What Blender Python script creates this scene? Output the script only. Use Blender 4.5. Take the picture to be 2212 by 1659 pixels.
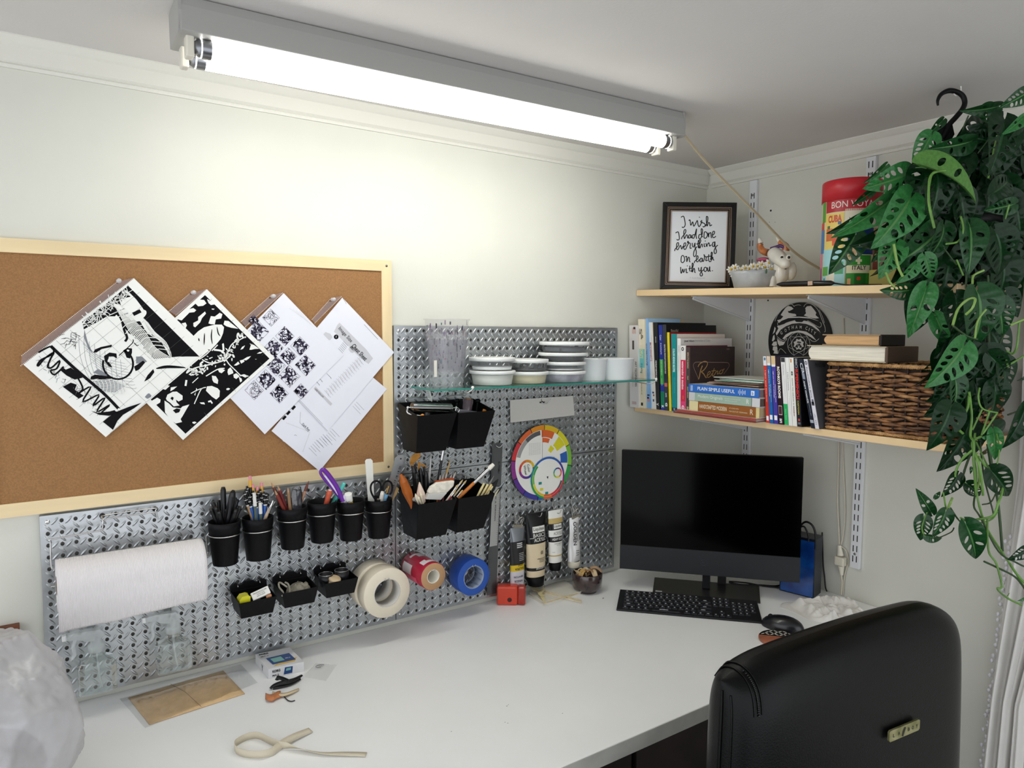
import bpy, bmesh, math, random
from mathutils import Vector, Matrix, noise
random.seed(7)
PI = math.pi
SC = bpy.context.scene
C = SC.collection
for o in list(bpy.data.objects): bpy.data.objects.remove(o)
V = Vector

# ------------------------------------------------------------------ camera
CAM_P = V((-2.10507, -1.80173, 1.55939))
CR = V((0.8231022, -0.5678643, 0.0057282)); CU = V((0.0365511, 0.0630401, 0.9973414)); CF = V((0.5667157, 0.8207046, -0.0726445))
FPX = 1555.941
cd = bpy.data.cameras.new('camera'); cam = bpy.data.objects.new('camera', cd); C.objects.link(cam)
cd.sensor_width = 36; cd.sensor_fit = 'HORIZONTAL'; cd.lens = FPX*36/2212; cd.clip_start = .02
M4 = Matrix.Identity(4)
for i in range(3):
    M4[i][0] = CR[i]; M4[i][1] = CU[i]; M4[i][2] = -CF[i]; M4[i][3] = CAM_P[i]
cam.matrix_world = M4
SC.camera = cam

# ------------------------------------------------------------------ world, exposure
W = bpy.data.worlds.new('world'); SC.world = W; W.use_nodes = True
bg = W.node_tree.nodes['Background']
bg.inputs[0].default_value = (.935, .965, 1, 1); bg.inputs[1].default_value = 1.35
SC.view_settings.view_transform = 'Standard'; SC.view_settings.look = 'None'
SC.view_settings.gamma = 1; SC.view_settings.use_curve_mapping = False
SC.view_settings.exposure = 0.42
TUBE_EMIT = 11.0

# ------------------------------------------------------------------ pixel -> point on a known plane of the room
def ray(px, py): return CR*((px-1106)/FPX) - CU*((py-829.5)/FPX) + CF
def at(px, py, ax, v):
    d = ray(px, py); return CAM_P + d*((v-CAM_P[ax])/d[ax])
def L(px, py, y=-.02): return at(px, py, 1, y)     # plane parallel to the left wall
def R(px, py, x=0): return at(px, py, 0, x)        # plane parallel to the right wall
def D(px, py, z=.74): return at(px, py, 2, z)      # horizontal plane

# ------------------------------------------------------------------ materials
def lin(c):
    if isinstance(c, str): c = [int(c[i:i+2], 16) for i in (0, 2, 4)]
    return tuple((x/255/12.92 if x/255 <= .04045 else ((x/255+.055)/1.055)**2.4) for x in c)+(1,)
MC = {}
def mat(name, col='808080', rough=.5, metal=0, spec=.5, var=0, vscale=8, bump=0, bscale=60, coat=0, trans=0, ior=1.45,
        alpha=1, emit=0, col2=None, stretch=(1, 1, 1), sheen=0, kind='noise'):
    if name in MC: return MC[name]
    m = bpy.data.materials.new(name); m.use_nodes = True; MC[name] = m
    nt = m.node_tree; b = nt.nodes['Principled BSDF']; I = b.inputs
    c = lin(col); I['Base Color'].default_value = c
    I['Roughness'].default_value = rough; I['Metallic'].default_value = metal
    I['Specular IOR Level'].default_value = spec; I['IOR'].default_value = ior
    I['Coat Weight'].default_value = coat; I['Coat Roughness'].default_value = .1
    I['Transmission Weight'].default_value = trans; I['Alpha'].default_value = alpha
    I['Sheen Weight'].default_value = sheen
    if emit:
        I['Emission Color'].default_value = c; I['Emission Strength'].default_value = emit
    if var or col2 or bump:
        tc = nt.nodes.new('ShaderNodeTexCoord'); mp = nt.nodes.new('ShaderNodeMapping')
        mp.inputs['Scale'].default_value = stretch
        nt.links.new(tc.outputs['Object'], mp.inputs[0])
    if var or col2:
        if kind == 'voronoi':
            n = nt.nodes.new('ShaderNodeTexVoronoi'); n.inputs['Scale'].default_value = vscale; out = n.outputs['Distance']
        elif kind == 'wave':
            n = nt.nodes.new('ShaderNodeTexWave'); n.inputs['Scale'].default_value = vscale
            n.inputs['Distortion'].default_value = 6; n.inputs['Detail'].default_value = 3; out = n.outputs['Fac']
        else:
            n = nt.nodes.new('ShaderNodeTexNoise'); n.inputs['Scale'].default_value = vscale
            n.inputs['Detail'].default_value = 6; out = n.outputs['Fac']
        nt.links.new(mp.outputs[0], n.inputs['Vector'])
        r = nt.nodes.new('ShaderNodeValToRGB')
        r.color_ramp.elements[0].position = .35; r.color_ramp.elements[1].position = .65
        if col2: a, d = lin(col2), c
        else:
            a = tuple(x*(1-var) for x in c[:3])+(1,); d = tuple(min(1, x*(1+var)) for x in c[:3])+(1,)
        r.color_ramp.elements[0].color = a; r.color_ramp.elements[1].color = d
        nt.links.new(out, r.inputs[0]); nt.links.new(r.outputs[0], I['Base Color'])
    if bump:
        n2 = nt.nodes.new('ShaderNodeTexNoise'); n2.inputs['Scale'].default_value = bscale; n2.inputs['Detail'].default_value = 4
        nt.links.new(mp.outputs[0], n2.inputs['Vector'])
        bn = nt.nodes.new('ShaderNodeBump'); bn.inputs['Strength'].default_value = bump; bn.inputs['Distance'].default_value = .002
        nt.links.new(n2.outputs['Fac'], bn.inputs['Height']); nt.links.new(bn.outputs[0], I['Normal'])
    return m
def K(c, rough=.5, **k): return mat('paint_'+c+('_%d' % int(rough*100)), c, rough, **k)   # plain coloured surface

def clearmat(name, tint='f4f8f8', base=.06, gloss=.05, k=.7, rough=.05):
    if name in MC: return MC[name]
    m = bpy.data.materials.new(name); m.use_nodes = True; MC[name] = m; nt = m.node_tree; nt.nodes.clear()
    o = nt.nodes.new('ShaderNodeOutputMaterial'); mx = nt.nodes.new('ShaderNodeMixShader'); tr = nt.nodes.new('ShaderNodeBsdfTransparent')
    gl = nt.nodes.new('ShaderNodeBsdfGlossy'); lw = nt.nodes.new('ShaderNodeLayerWeight'); ma = nt.nodes.new('ShaderNodeMath')
    tr.inputs[0].default_value = lin(tint); gl.inputs['Roughness'].default_value = rough; gl.inputs[0].default_value = (.95, .97, .97, 1)
    lw.inputs[0].default_value = .35; ma.operation = 'MULTIPLY_ADD'; ma.inputs[1].default_value = k; ma.inputs[2].default_value = base
    nt.links.new(lw.outputs['Facing'], ma.inputs[0]); nt.links.new(ma.outputs[0], mx.inputs[0])
    nt.links.new(tr.outputs[0], mx.inputs[1]); nt.links.new(gl.outputs[0], mx.inputs[2]); nt.links.new(mx.outputs[0], o.inputs[0])
    return m
BLACKP = mat('black_plastic', '0a0a0d', .45, spec=.2, bump=.15, bscale=900)
WIRE = mat('bright_wire', 'c8c8c8', .25, metal=1)
STEEL = mat('steel', 'a9abad', .35, metal=1, bump=.05, bscale=40)
CHROME = mat('chrome', 'd8d8d8', .12, metal=1)
WHITE = mat('white_plastic', 'e6e6e2', .45)
INK = mat('black_ink', '0a0a0e', .6)
PAPER = mat('white_paper', 'ecebe8', .7)

# ------------------------------------------------------------------ mesh builder
def smooth_path(pts, n=6, closed=False):
    P = [V(p) for p in pts]; out = []; m = len(P)
    rng = range(m if closed else m-1)
    for i in rng:
        if closed: a, b, c, d = P[(i-1) % m], P[i], P[(i+1) % m], P[(i+2) % m]
        else: a, b, c, d = P[max(i-1, 0)], P[i], P[i+1], P[min(i+2, m-1)]
        for k in range(n):
            t = k/n
            out.append(.5*((2*b)+(c-a)*t+(2*a-5*b+4*c-d)*t*t+(3*b-a-3*c+d)*t*t*t))
    if not closed: out.append(P[-1])
    return out
def frame_of(d):
    d = d.normalized(); u = V((0, 0, 1)) if abs(d.z) < .95 else V((1, 0, 0))
    x = d.cross(u).normalized(); y = x.cross(d).normalized(); return x, y
def axes(o, x, y, z=None):
    x = V(x).normalized(); y = V(y); y = (y-x*y.dot(x)).normalized()
    z = x.cross(y); M = Matrix.Identity(4)
    for i in range(3): M[i][0] = x[i]; M[i][1] = y[i]; M[i][2] = z[i]; M[i][3] = o[i]
    return M
TXTC = {}
def text_mesh(s, bold=0, shear=0, sp=1.0):
    k = (s, bold, shear, sp)
    if k not in TXTC:
        cu = bpy.data.curves.new('t', 'FONT'); cu.body = s; cu.size = 1; cu.offset = bold; cu.shear = shear
        cu.space_character = sp; cu.resolution_u = 3
        ob = bpy.data.objects.new('t', cu); C.objects.link(ob)
        dg = bpy.context.evaluated_depsgraph_get(); dg.update()
        me = bpy.data.meshes.new_from_object(ob.evaluated_get(dg))
        vs = [v.co.copy() for v in me.vertices]; fs = [list(p.vertices) for p in me.polygons]
        bpy.data.objects.remove(ob); bpy.data.curves.remove(cu); bpy.data.meshes.remove(me)
        x0 = min(v.x for v in vs); x1 = max(v.x for v in vs); y0 = min(v.y for v in vs); y1 = max(v.y for v in vs)
        TXTC[k] = ([((v.x-x0)/(x1-x0)-.5, (v.y-y0)/(y1-y0)-.5) for v in vs], fs, (x1-x0)/(y1-y0))
    return TXTC[k]
class MB:
    def __init__(s, T=None): s.v = []; s.f = []; s.m = []; s.s = []; s.T = T or Matrix.Identity(4)
    def add(s, vs, fs, mi=0, sm=False, T=None):
        n = len(s.v); M = s.T if T is None else s.T @ T
        s.v += [M @ V(v) for v in vs]
        for i, f in enumerate(fs):
            s.f.append([a+n for a in f]); s.m.append(mi[i] if isinstance(mi, list) else mi); s.s.append(sm)
        return s
    def box(s, x0, x1, y0, y1, z0, z1, mi=0, T=None):
        v = [(x, y, z) for z in (z0, z1) for y in (y0, y1) for x in (x0, x1)]
        return s.add(v, [(0, 2, 3, 1), (4, 5, 7, 6), (0, 1, 5, 4), (2, 6, 7, 3), (0, 4, 6, 2), (1, 3, 7, 5)], mi, False, T)
    def hexa(s, bot, top, mi=0, T=None):      # four bottom, four top points, counter-clockwise seen from above
        v = list(bot)+list(top)
        return s.add(v, [(3, 2, 1, 0), (4, 5, 6, 7)]+[(i, (i+1) % 4, 4+(i+1) % 4, 4+i) for i in range(4)], mi, False, T)
    def tube(s, pts, r, seg=8, mi=0, closed=False, T=None, caps=True, flat=1.0):
        P = [V(p) for p in pts]; n = len(P); vs = []; x = y = None
        for i in range(n):
            if closed: d = P[(i+1) % n]-P[i-1]
            else: d = P[min(i+1, n-1)]-P[max(i-1, 0)]
            if d.length < 1e-9: d = V((0, 0, 1))
            d.normalize()
            if x is None: x, y = frame_of(d)
            else:
                x = (x-d*x.dot(d)); x = x.normalized() if x.length > 1e-6 else frame_of(d)[0]; y = x.cross(d).normalized()
            rr = r[i] if isinstance(r, (list, tuple)) else r
            for k in range(seg):
                a = 2*PI*k/seg; vs.append(P[i]+(x*math.cos(a)+y*math.sin(a)*flat)*rr)
        fs = []
        for i in range(n if closed else n-1):
            for k in range(seg):
                j = (i+1) % n; fs.append((i*seg+k, j*seg+k, j*seg+(k+1) % seg, i*seg+(k+1) % seg))
        s.add(vs, fs, mi, True, T)
        if caps and not closed:
            s.add(vs[:seg], [tuple(range(seg))], mi, False, T); s.add(vs[-seg:], [tuple(range(seg))[::-1]], mi, False, T)
        return s
    def lathe(s, prof, seg=32, mi=0, T=None, sm=True, arc=2*PI, a0=0):
        vs = []; fs = []; ms = []; full = abs(arc-2*PI) < 1e-6; cols = seg if full else seg+1
        for r, z in prof:
            for k in range(cols):
                a = a0+arc*k/seg; vs.append((r*math.cos(a), r*math.sin(a), z))
        for i in range(len(prof)-1):
            for k in range(seg):
                k2 = (k+1) % cols
                fs.append((i*cols+k, i*cols+k2, (i+1)*cols+k2, (i+1)*cols+k)); ms.append(mi[i] if isinstance(mi, list) else mi)
        return s.add(vs, fs, ms, sm, T)
    def disc(s, r, z=0, seg=32, mi=0, T=None):
        return s.add([(r*math.cos(2*PI*k/seg), r*math.sin(2*PI*k/seg), z) for k in range(seg)], [tuple(range(seg))], mi, False, T)
    def prism(s, poly, z0, z1, mi=0, T=None, side=None):
        n = len(poly); v = [(p[0], p[1], z0) for p in poly]+[(p[0], p[1], z1) for p in poly]
        s.add(v, [tuple(range(n))[::-1], tuple(range(n, 2*n))], mi, False, T)
        return s.add(v, [(i, (i+1) % n, n+(i+1) % n, n+i) for i in range(n)], mi if side is None else side, False, T)
    def poly(s, pts, mi=0, T=None): return s.add(pts, [tuple(range(len(pts)))], mi, False, T)
    def grid(s, nu, nv, fn, mi=0, sm=True, T=None, wrapu=False, keep=None, mfn=None):
        vs = [fn(i/(nu if wrapu else nu-1), j/(nv-1)) for j in range(nv) for i in range(nu)]; fs = []; ms = []
        for j in range(nv-1):
            for i in range(nu if wrapu else nu-1):
                if keep and not keep(i, j): continue
                i2 = (i+1) % nu; fs.append((j*nu+i, j*nu+i2, (j+1)*nu+i2, (j+1)*nu+i)); ms.append(mfn(i, j) if mfn else mi)
        return s.add(vs, fs, ms, sm, T)
    def ball(s, c, r, seg=12, mi=0, T=None, sc=(1, 1, 1)):
        c = V(c)
        def fn(u, v):
            a = 2*PI*u; b = PI*v
            return c+V((r*sc[0]*math.cos(a)*math.sin(b), r*sc[1]*math.sin(a)*math.sin(b), r*sc[2]*math.cos(b)))
        return s.grid(seg, max(4, seg//2+1), fn, mi, True, T, wrapu=True)
    def text(s, t, o, x, y, w, h, mi=0, bold=0, shear=0, sp=1.0, keepasp=False, lift=.0004):
        """text stretched into a box of width w, height h centred at o; x = reading direction, y = up"""
        x = V(x).normalized(); y = V(y).normalized(); n = x.cross(y); o = V(o)+n*lift
        vs, fs, asp = text_mesh(t, bold, shear, sp)
        if keepasp: w = min(w, h*asp)
        return s.add([o+x*(a*w)+y*(b*h) for a, b in vs], fs, mi)
    def stroke(s, pts, w, o, x, y, mi=0, lift=.0004, n=5, closed=False, taper=False):
        """flat pen stroke through 2D points, in the plane of x, y at o"""
        x = V(x).normalized(); y = V(y).normalized(); nn = x.cross(y); o = V(o)+nn*lift
        P = smooth_path([(a, b, 0) for a, b in pts], n, closed) if n > 1 else [V((a, b, 0)) for a, b in pts]
        vs = []; m = len(P)
        for i in range(m):
            d = (P[(i+1) % m]-P[i-1]) if closed else P[min(i+1, m-1)]-P[max(i-1, 0)]
            if d.length < 1e-9: d = V((1, 0, 0))
            d.normalize(); q = V((-d.y, d.x, 0))*w*.5
            if taper: q *= .35+.65*math.sin(PI*min(1, max(0, i/(m-1))))
            for sg in (1, -1):
                p = P[i]+q*sg; vs.append(o+x*p.x+y*p.y)
        fs = [(2*i, 2*i+1, (2*i+3) % (2*m), (2*i+2) % (2*m)) for i in range(m if closed else m-1)]
        return s.add(vs, fs, mi)
    def build(s, name, mats, parent=None, bev=0, bseg=2, local=False, sub=0, solid=0, label=None, stuff=False, auto=None):
        if not isinstance(mats, (list, tuple)): mats = [mats]
        me = bpy.data.meshes.new(name); vs = s.v
        if parent is not None and not local and parent.name in WM: 
            inv = WM[parent.name].inverted(); vs = [inv @ v for v in s.v]
        me.from_pydata([tuple(v) for v in vs], [], s.f)
        for m in mats: me.materials.append(m)
        me.polygons.foreach_set('material_index', s.m); me.polygons.foreach_set('use_smooth', s.s)
        me.update()
        o = bpy.data.objects.new(name, me); C.objects.link(o)
        if parent is not None:
            o.parent = parent
            if parent.name in WM: WM[o.name] = WM[parent.name]
        if bev:
            b = o.modifiers.new('bevel', 'BEVEL'); b.width = bev; b.segments = bseg; b.limit_method = 'ANGLE'; b.angle_limit = .6
        if solid:
            b = o.modifiers.new('solid', 'SOLIDIFY'); b.thickness = solid
        if sub:
            b = o.modifiers.new('sub', 'SUBSURF'); b.levels = sub; b.render_levels = sub
        if label: o['label'] = label
        if stuff: o['kind'] = 'stuff'
        return o
WM = {}
def thing(name, label, cat, loc=(0, 0, 0), rotz=0, group=None, M=None):
    o = bpy.data.objects.new(name, None); C.objects.link(o); o.empty_display_size = .05
    M = M if M is not None else Matrix.Translation(V(loc)) @ Matrix.Rotation(rotz, 4, 'Z')
    o.matrix_basis = M; WM[o.name] = M
    o['label'] = label; o['category'] = cat
    if group: o['group'] = group
    return o
def tag(o, label, cat, group=None, kind=None):
    o['label'] = label; o['category'] = cat
    if group: o['group'] = group
    if kind: o['kind'] = kind
    return o
def struct(o): o['kind'] = 'structure'; return o
def rebase(o):
    """give a single-mesh thing an origin at its own base"""
    me = o.data; vs = [v.co.copy() for v in me.vertices]
    c = V(((min(v.x for v in vs)+max(v.x for v in vs))/2, (min(v.y for v in vs)+max(v.y for v in vs))/2, min(v.z for v in vs)))
    for v in me.vertices: v.co -= c
    o.location = o.location+c; WM[o.name] = Matrix.Translation(c)
    return o
def copy_tree(src, M, label=None, group=None):
    def rec(s, par):
        c = s.copy(); C.objects.link(c)
        if par: c.parent = par
        for k in list(s.children): rec(k, c)
        return c
    r = rec(src, None); r.matrix_basis = M
    if label: r['label'] = label
    if group: r['group'] = group
    WM[r.name] = M
    return r
X, Y, Z = V((1, 0, 0)), V((0, 1, 0)), V((0, 0, 1))
TR = Matrix.Translation
def RZ(a): return Matrix.Rotation(a, 4, 'Z')
def RX(a): return Matrix.Rotation(a, 4, 'X')
def RY(a): return Matrix.Rotation(a, 4, 'Y')
# ================================================================== room
CEIL = 2.143
wallm = mat('wall_paint', 'd3d3ca', .75, spec=.25, var=.03, vscale=3, bump=.12, bscale=140)
trimm = mat('trim_paint', 'd8d7cf', .5, spec=.4, bump=.05, bscale=60)
b = MB(); b.box(-3.2, .1, 0, .1, -.0, CEIL+.02); struct(b.build('wall_left', wallm))
b = MB(); b.box(0, .1, -2.7, 0, -.0, CEIL+.02); struct(b.build('wall_right', wallm))
b = MB(); b.box(-3.2, .1, -3.2, .1, CEIL, CEIL+.1)
struct(b.build('ceiling', mat('ceiling_paint', 'd3d0cd', .85, spec=.2, var=.03, vscale=2.5, bump=.15, bscale=160)))
b = MB(); b.box(-3.2, .1, -3.2, .1, -.1, 0); struct(b.build('floor', mat('dark_floor', '2a211c', .6, var=.3, vscale=14)))
# crown moulding, flat board with a small cap and foot bead
def crown(name, a, c, inward):
    b = MB(); a = V(a); c = V(c); inward = V(inward)
    prof = [(0, -.062), (.006, -.062), (.007, -.055), (.004, -.052), (.010, -.047), (.011, -.018), (.016, -.014), (.026, -.003), (.026, 0), (0, 0)]
    vs = [p+inward*d+Z*(CEIL+z) for p in (a, c) for d, z in prof]; n = len(prof)
    b.add(vs, [(i, (i+1) % n, n+(i+1) % n, n+i) for i in range(n)]+[tuple(range(n)), tuple(range(2*n-1, n-1, -1))])
    return struct(b.build(name, trimm))
crown('trim_1', (-3.2, 0, 0), (0, 0, 0), (0, -1, 0))
crown('trim_2', (0, -2.7, 0), (0, -.026, 0), (-1, 0, 0))

# ================================================================== desk
dm = mat('white_laminate', 'f2f3f3', .38, spec=.45, var=.015, vscale=5)
t = thing('desk', 'large white laminate desk worktop with grey front edge running along the wall', 'desk', (-1.35, -.4, 0))
b = MB(); b.box(-2.75, -.001, -.785, -.001, .705, .74); b.build('worktop', dm, t, bev=.002)
b = MB(); b.box(-2.75, -.001, -.7865, -.785, .706, .739); b.build('edge_band', mat('edge_band', 'b9b9b2', .6, var=.08, vscale=20), t)
for x in (-2.7, -.06):
    for y in (-.74, -.06):
        b = MB(); b.box(x-.025, x+.025, y-.025, y+.025, 0, .705); b.build('leg', K('3a3835'), t)
for i, (px, py, w) in enumerate(((1095, 1525, .004), (1098, 1522, .003), (975, 1580, .003), (1215, 1541, .003), (1091, 1560, .003), (1097, 1562, .003))):
    p = D(px, py, .7402); b2 = MB(); b2.ball(p, w*.5, 6, sc=(1, .6, .12))
    rebase(tag(b2.build('speck', K('6f6c66')), 'tiny grey crumb lying on the open middle of the white desk', 'crumb', 'crumbs on the open desk'))

# ================================================================== pegboard panels (diamond plate steel)
galv = mat('galvanised_steel', 'b2b6b9', .36, metal=.88, var=.10, vscale=26, bump=.06, bscale=30)
PW, PH, PZ, PX = .8128, .4064, .76, -.4485
def peg_mesh():
    b = MB(); c = .0254; r = .0041; t = .0175
    big = {(3, 15-1), (14, 15-1), (28, 14)}
    for j in range(16):
        for i in range(32):
            cx, cz = (i+.5)*c, (j+.5)*c; h = c/2; vs = []
            for k in range(8):
                a = PI/4*k; ca, sa = math.cos(a), math.sin(a); q = h/max(abs(ca), abs(sa))
                vs.append((cx+ca*r, 0, cz+sa*r*1.12)); vs.append((cx+ca*q, 0, cz+sa*q)); vs.append((cx+ca*r, .003, cz+sa*r*1.12))
            fs = []
            for k in range(8):
                k2 = (k+1) % 8; fs += [(3*k, 3*k+1, 3*k2+1, 3*k2), (3*k, 3*k2, 3*k2+2, 3*k+2)]
            b.add(vs, fs)
    def lug(cx, cz, a):
        base = []; top = []
        for k in range(8):
            q = 2*PI*k/8; x, z = math.cos(q)*.0106, math.sin(q)*.0029
            for lst, s_, y in ((base, 1, -.0001), (top, .45, -.0024)):
                lst.append((cx+(x*math.cos(a)-z*math.sin(a))*s_, y, cz+(x*math.sin(a)+z*math.cos(a))*s_))
        b.add(base+top, [(k, (k+1) % 8, 8+(k+1) % 8, 8+k) for k in range(8)]+[tuple(range(8, 16))], 0, True)
    for j in range(16):
        for i in range(32):
            if i < 31: lug((i+1)*c, (j+.5)*c, math.radians(50))
            if j < 15: lug((i+.5)*c, (j+1)*c, math.radians(-48))
    for x0, x1, z0, z1 in ((-.001, 0, 0, PH), (PW, PW+.001, 0, PH), (0, PW, -.001, 0), (0, PW, PH, PH+.001)):
        b.box(x0, x1, 0, t, z0, z1)
    return b
for n, (x0, z0, lab) in enumerate(((PX-2*PW, PZ, 'left steel pegboard panel under the cork board, holding paper towels and black cups'),
        (PX-PW, PZ, 'lower right steel pegboard panel, below the horizontal seam, with tape rolls and paint tubes'),
        (PX-PW, PZ+PH, 'upper right steel pegboard panel beside the cork board, behind the glass shelf'))):
    M = TR(V((x0, -.0195, z0)))
    if n == 0:
        t = thing('pegboard_panel', lab, 'pegboard', M=M, group='diamond plate pegboard panels'); pg0 = t
        b = peg_mesh(); b.T = Matrix.Identity(4); b.build('plate', galv, t, local=True)
        for x in (.5, 31.5):
            for z in (.5, 15.5):
                s = MB(); s.lathe([(0, -.0022), (.0035, -.0018), (.0048, 0)], 12, T=TR(V((x*.0254, 0, z*.0254))) @ RX(-PI/2) @ RX(PI))
                s.v = []; s.f = []; s.m = []; s.s = []
                s.ball((x*.0254, -.0003, z*.0254), .0048, 10, sc=(1, .4, 1)); s.build('screw', CHROME, t, local=True)
    else: copy_tree(pg0, M, lab)

# ================================================================== cork board
cork = mat('cork', '97704b', .85, spec=.15, var=.12, vscale=330, bump=.5, bscale=260)
pine = mat('pale_pine', 'e2cda4', .5, spec=.35, var=.06, vscale=9, stretch=(.35, 4, 4))
pinez = mat('pale_pine_upright', 'e2cda4', .5, spec=.35, var=.06, vscale=9, stretch=(4, 4, .35))
CX0, CX1, CZ0, CZ1 = -2.172, -1.2625, 1.1765, 1.7467
t = thing('cork_board', 'large brown cork board in a pale pine frame on the left wall', 'cork board', M=TR(V((CX1, -.001, CZ0))) @ RY(-.006))
M0 = WM[t.name]; w = CX1-CX0; h = CZ1-CZ0; fw = .0285
b = MB(); b.box(-w+.01, -.01, -.010, 0, .01, h-.01); b.build('cork', cork, t, local=True)
for nm, m_, poly in (('frame_rail', pine, [(-w, h), (-w+fw, h-fw), (-fw, h-fw), (0, h)]), ('frame_rail', pine, [(-w, 0), (0, 0), (-fw, fw), (-w+fw, fw)]),
                 ('frame_stile', pinez, [(0, 0), (0, h), (-fw, h-fw), (-fw, fw)]), ('frame_stile', pinez, [(-w, 0), (-w+fw, fw), (-w+fw, h-fw), (-w, h)])):
    b = MB(); b.prism(poly, 0, .014, T=RX(PI/2)); b.build(nm, m_, t, local=True, bev=.0012)
for x, z in ((-.0145, h-.0145), (-.016, .014), (-w+.016, .018), (-w+.016, h-.014)):
    b = MB(); b.ball((x, -.0142, z), .0034, 10, sc=(1, .4, 1)); b.ball((x, -.0153, z), .0012, 6, mi=1); b.build('screw', [K('77736b', .35, metal=.9), K('1c1a18')], t, local=True)

# ================================================================== shelves on standards, right wall
boardm = mat('shelf_pine', 'e3c69a', .5, spec=.35, var=.07, vscale=7, stretch=(3, .5, 3))
SLO, SHI = 1.3055, 1.7035          # top surfaces
def zhi(y): return 1.7035+(y+.007)*.0292
t = thing('shelf_board', 'lower pale pine shelf board carrying the books and the wicker basket', 'shelf', (-.174, -.5, SLO), group='pine shelf boards')
b = MB(); b.box(-.348, -.002, -1.0295, -.003, SLO-.0185, SLO); b.build('board', boardm, t, bev=.0015)
t = thing('shelf_board', 'upper pale pine shelf board carrying the picture frame and the tin', 'shelf', (-.174, -.5, SHI), group='pine shelf boards')
b = MB()
for y0, y1 in ((-1.025, -.003),):
    b.hexa([(-.348, y0, zhi(y0)-.0205), (-.002, y0, zhi(y0)-.0205), (-.002, y1, zhi(y1)-.0205), (-.348, y1, zhi(y1)-.0205)],
           [(-.348, y0, zhi(y0)), (-.002, y0, zhi(y0)), (-.002, y1, zhi(y1)), (-.348, y1, zhi(y1))])
b.build('board', boardm, t, bev=.0015)
stdm = mat('white_metal', 'dcdee2', .4, spec=.4); slot = K('151515', .8)
def standard(y, z0, z1, lab):
    t = thing('shelf_standard', lab, 'shelf upright', (-.008, y, z0), group='slotted shelf uprights')
    b = MB(); b.box(-.013, -.001, y-.0145, y+.0145, z0, z1); b.build('channel', stdm, t, bev=.001)
    b = MB(); z = z0+.02
    while z < z1-.03:
        for dy in (-.0058, .0058): b.box(-.0134, -.013, y+dy-.0014, y+dy+.0014, z, z+.019)
        z += .032
    b.build('slots', slot, t)
    for z in (z0+.045, z1-.05):
        b = MB(); b.ball((-.0133, y, z), .0042, 10, sc=(.4, 1, 1)); b.build('screw', K('8b8a86', .35, metal=.8), t)
standard(-.211, .62, 2.078, 'slotted white shelf upright nearer the room corner, behind the monitor')
standard(-.622, .842, 2.078, 'slotted white shelf upright further from the corner, ending above the chair')
def bracket(y, ztop, lab, low):
    t = thing('shelf_bracket', lab, 'bracket', (-.014, y, ztop), group='white shelf brackets')
    b = MB(); d = .075 if not low else .062
    poly = [(-.0136, ztop), (-.30, ztop), (-.30, ztop-.012), (-.0136, ztop-d)]
    b.prism([(-p[0], p[1]) for p in poly], -.001, .001, T=TR(V((0, y, 0))) @ RX(PI/2) @ Matrix.Scale(-1, 4, X))
    b.build('web', stdm, t)
    b = MB(); b.box(-.30, -.0136, y-.008, y+.008, ztop-.0015, ztop-.0002); b.build('flange', stdm, t)
    b = MB(); b.tube([(-.30, y, ztop-.008), (-.0136, y, ztop-d)], .0032, 6); b.build('rib', stdm, t)
for y in (-.211, -.622):
    near = y > -.4
    bracket(y, zhi(y)-.0207, 'white triangular bracket under the upper shelf, '+('nearer the corner' if near else 'above the black round plaque'), False)
    bracket(y, SLO-.0187, 'white bracket under the lower shelf, '+('nearer the corner, above the monitor' if near else 'under the basket end'), True)

# ================================================================== fluorescent light
tubem = mat('lit_tube', 'fffef6', .3, emit=TUBE_EMIT)
FM = TR(V((-1.235, -.395, CEIL))) @ RZ(-.0365)
t = thing('fluorescent_light', 'white twin-tube fluorescent ceiling fixture, switched on', 'light', M=FM)
hw = mat('fixture_enamel', 'a09f9c', .45, spec=.4)
b = MB(FM); Lh = .612
prof = [(-.030, -.0015), (-.036, -.020), (-.043, -.065), (.072, -.065), (.068, -.020), (.066, -.0015)]
n = len(prof); b.add([(s_*Lh, y, z) for s_ in (-1, 1) for y, z in prof], [(i, n+i, n+(i+1) % n, (i+1) % n) for i in range(n)]+[tuple(range(n)), tuple(range(2*n-1, n-1, -1))])
b.build('housing', hw, t, bev=.002)
for s_ in (-1, 1):
    b = MB(FM); x = s_*Lh
    b.prism([(-.034, -.002), (.072, -.002), (.072, -.030), (.066, -.066), (-.036, -.066), (-.038, -.030)], 0, .006, T=TR(V((x-.003, 0, 0))) @ RY(PI/2) @ RZ(PI/2))
    b.build('end_plate', hw, t, bev=.001)
    for yy in (-.010, .050):
        b = MB(FM); b.box(x-.018*s_-.007, x-.018*s_+.007, yy-.012, yy+.012, -.101, -.06); b.build('lamp_holder', K('d9d5c8'), t, bev=.003)
for yy in (-.010, .050):
    b = MB(FM); b.tube([(-Lh+.036, yy, -.080), (Lh-.036, yy, -.080)], .0165, 20); b.build('tube', tubem, t)
    for s_ in (-1, 1):
        b = MB(FM); b.lathe([(0, .017), (.0105, .017), (.0158, .008), (.0172, 0), (.0172, -.012)], 20, T=TR(V((s_*(Lh-.042), yy, -.080))) @ RY(PI/2*s_)); b.build('tube_cap', mat('tube_cap', '8d8f94', .3, metal=.9), t)
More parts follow.
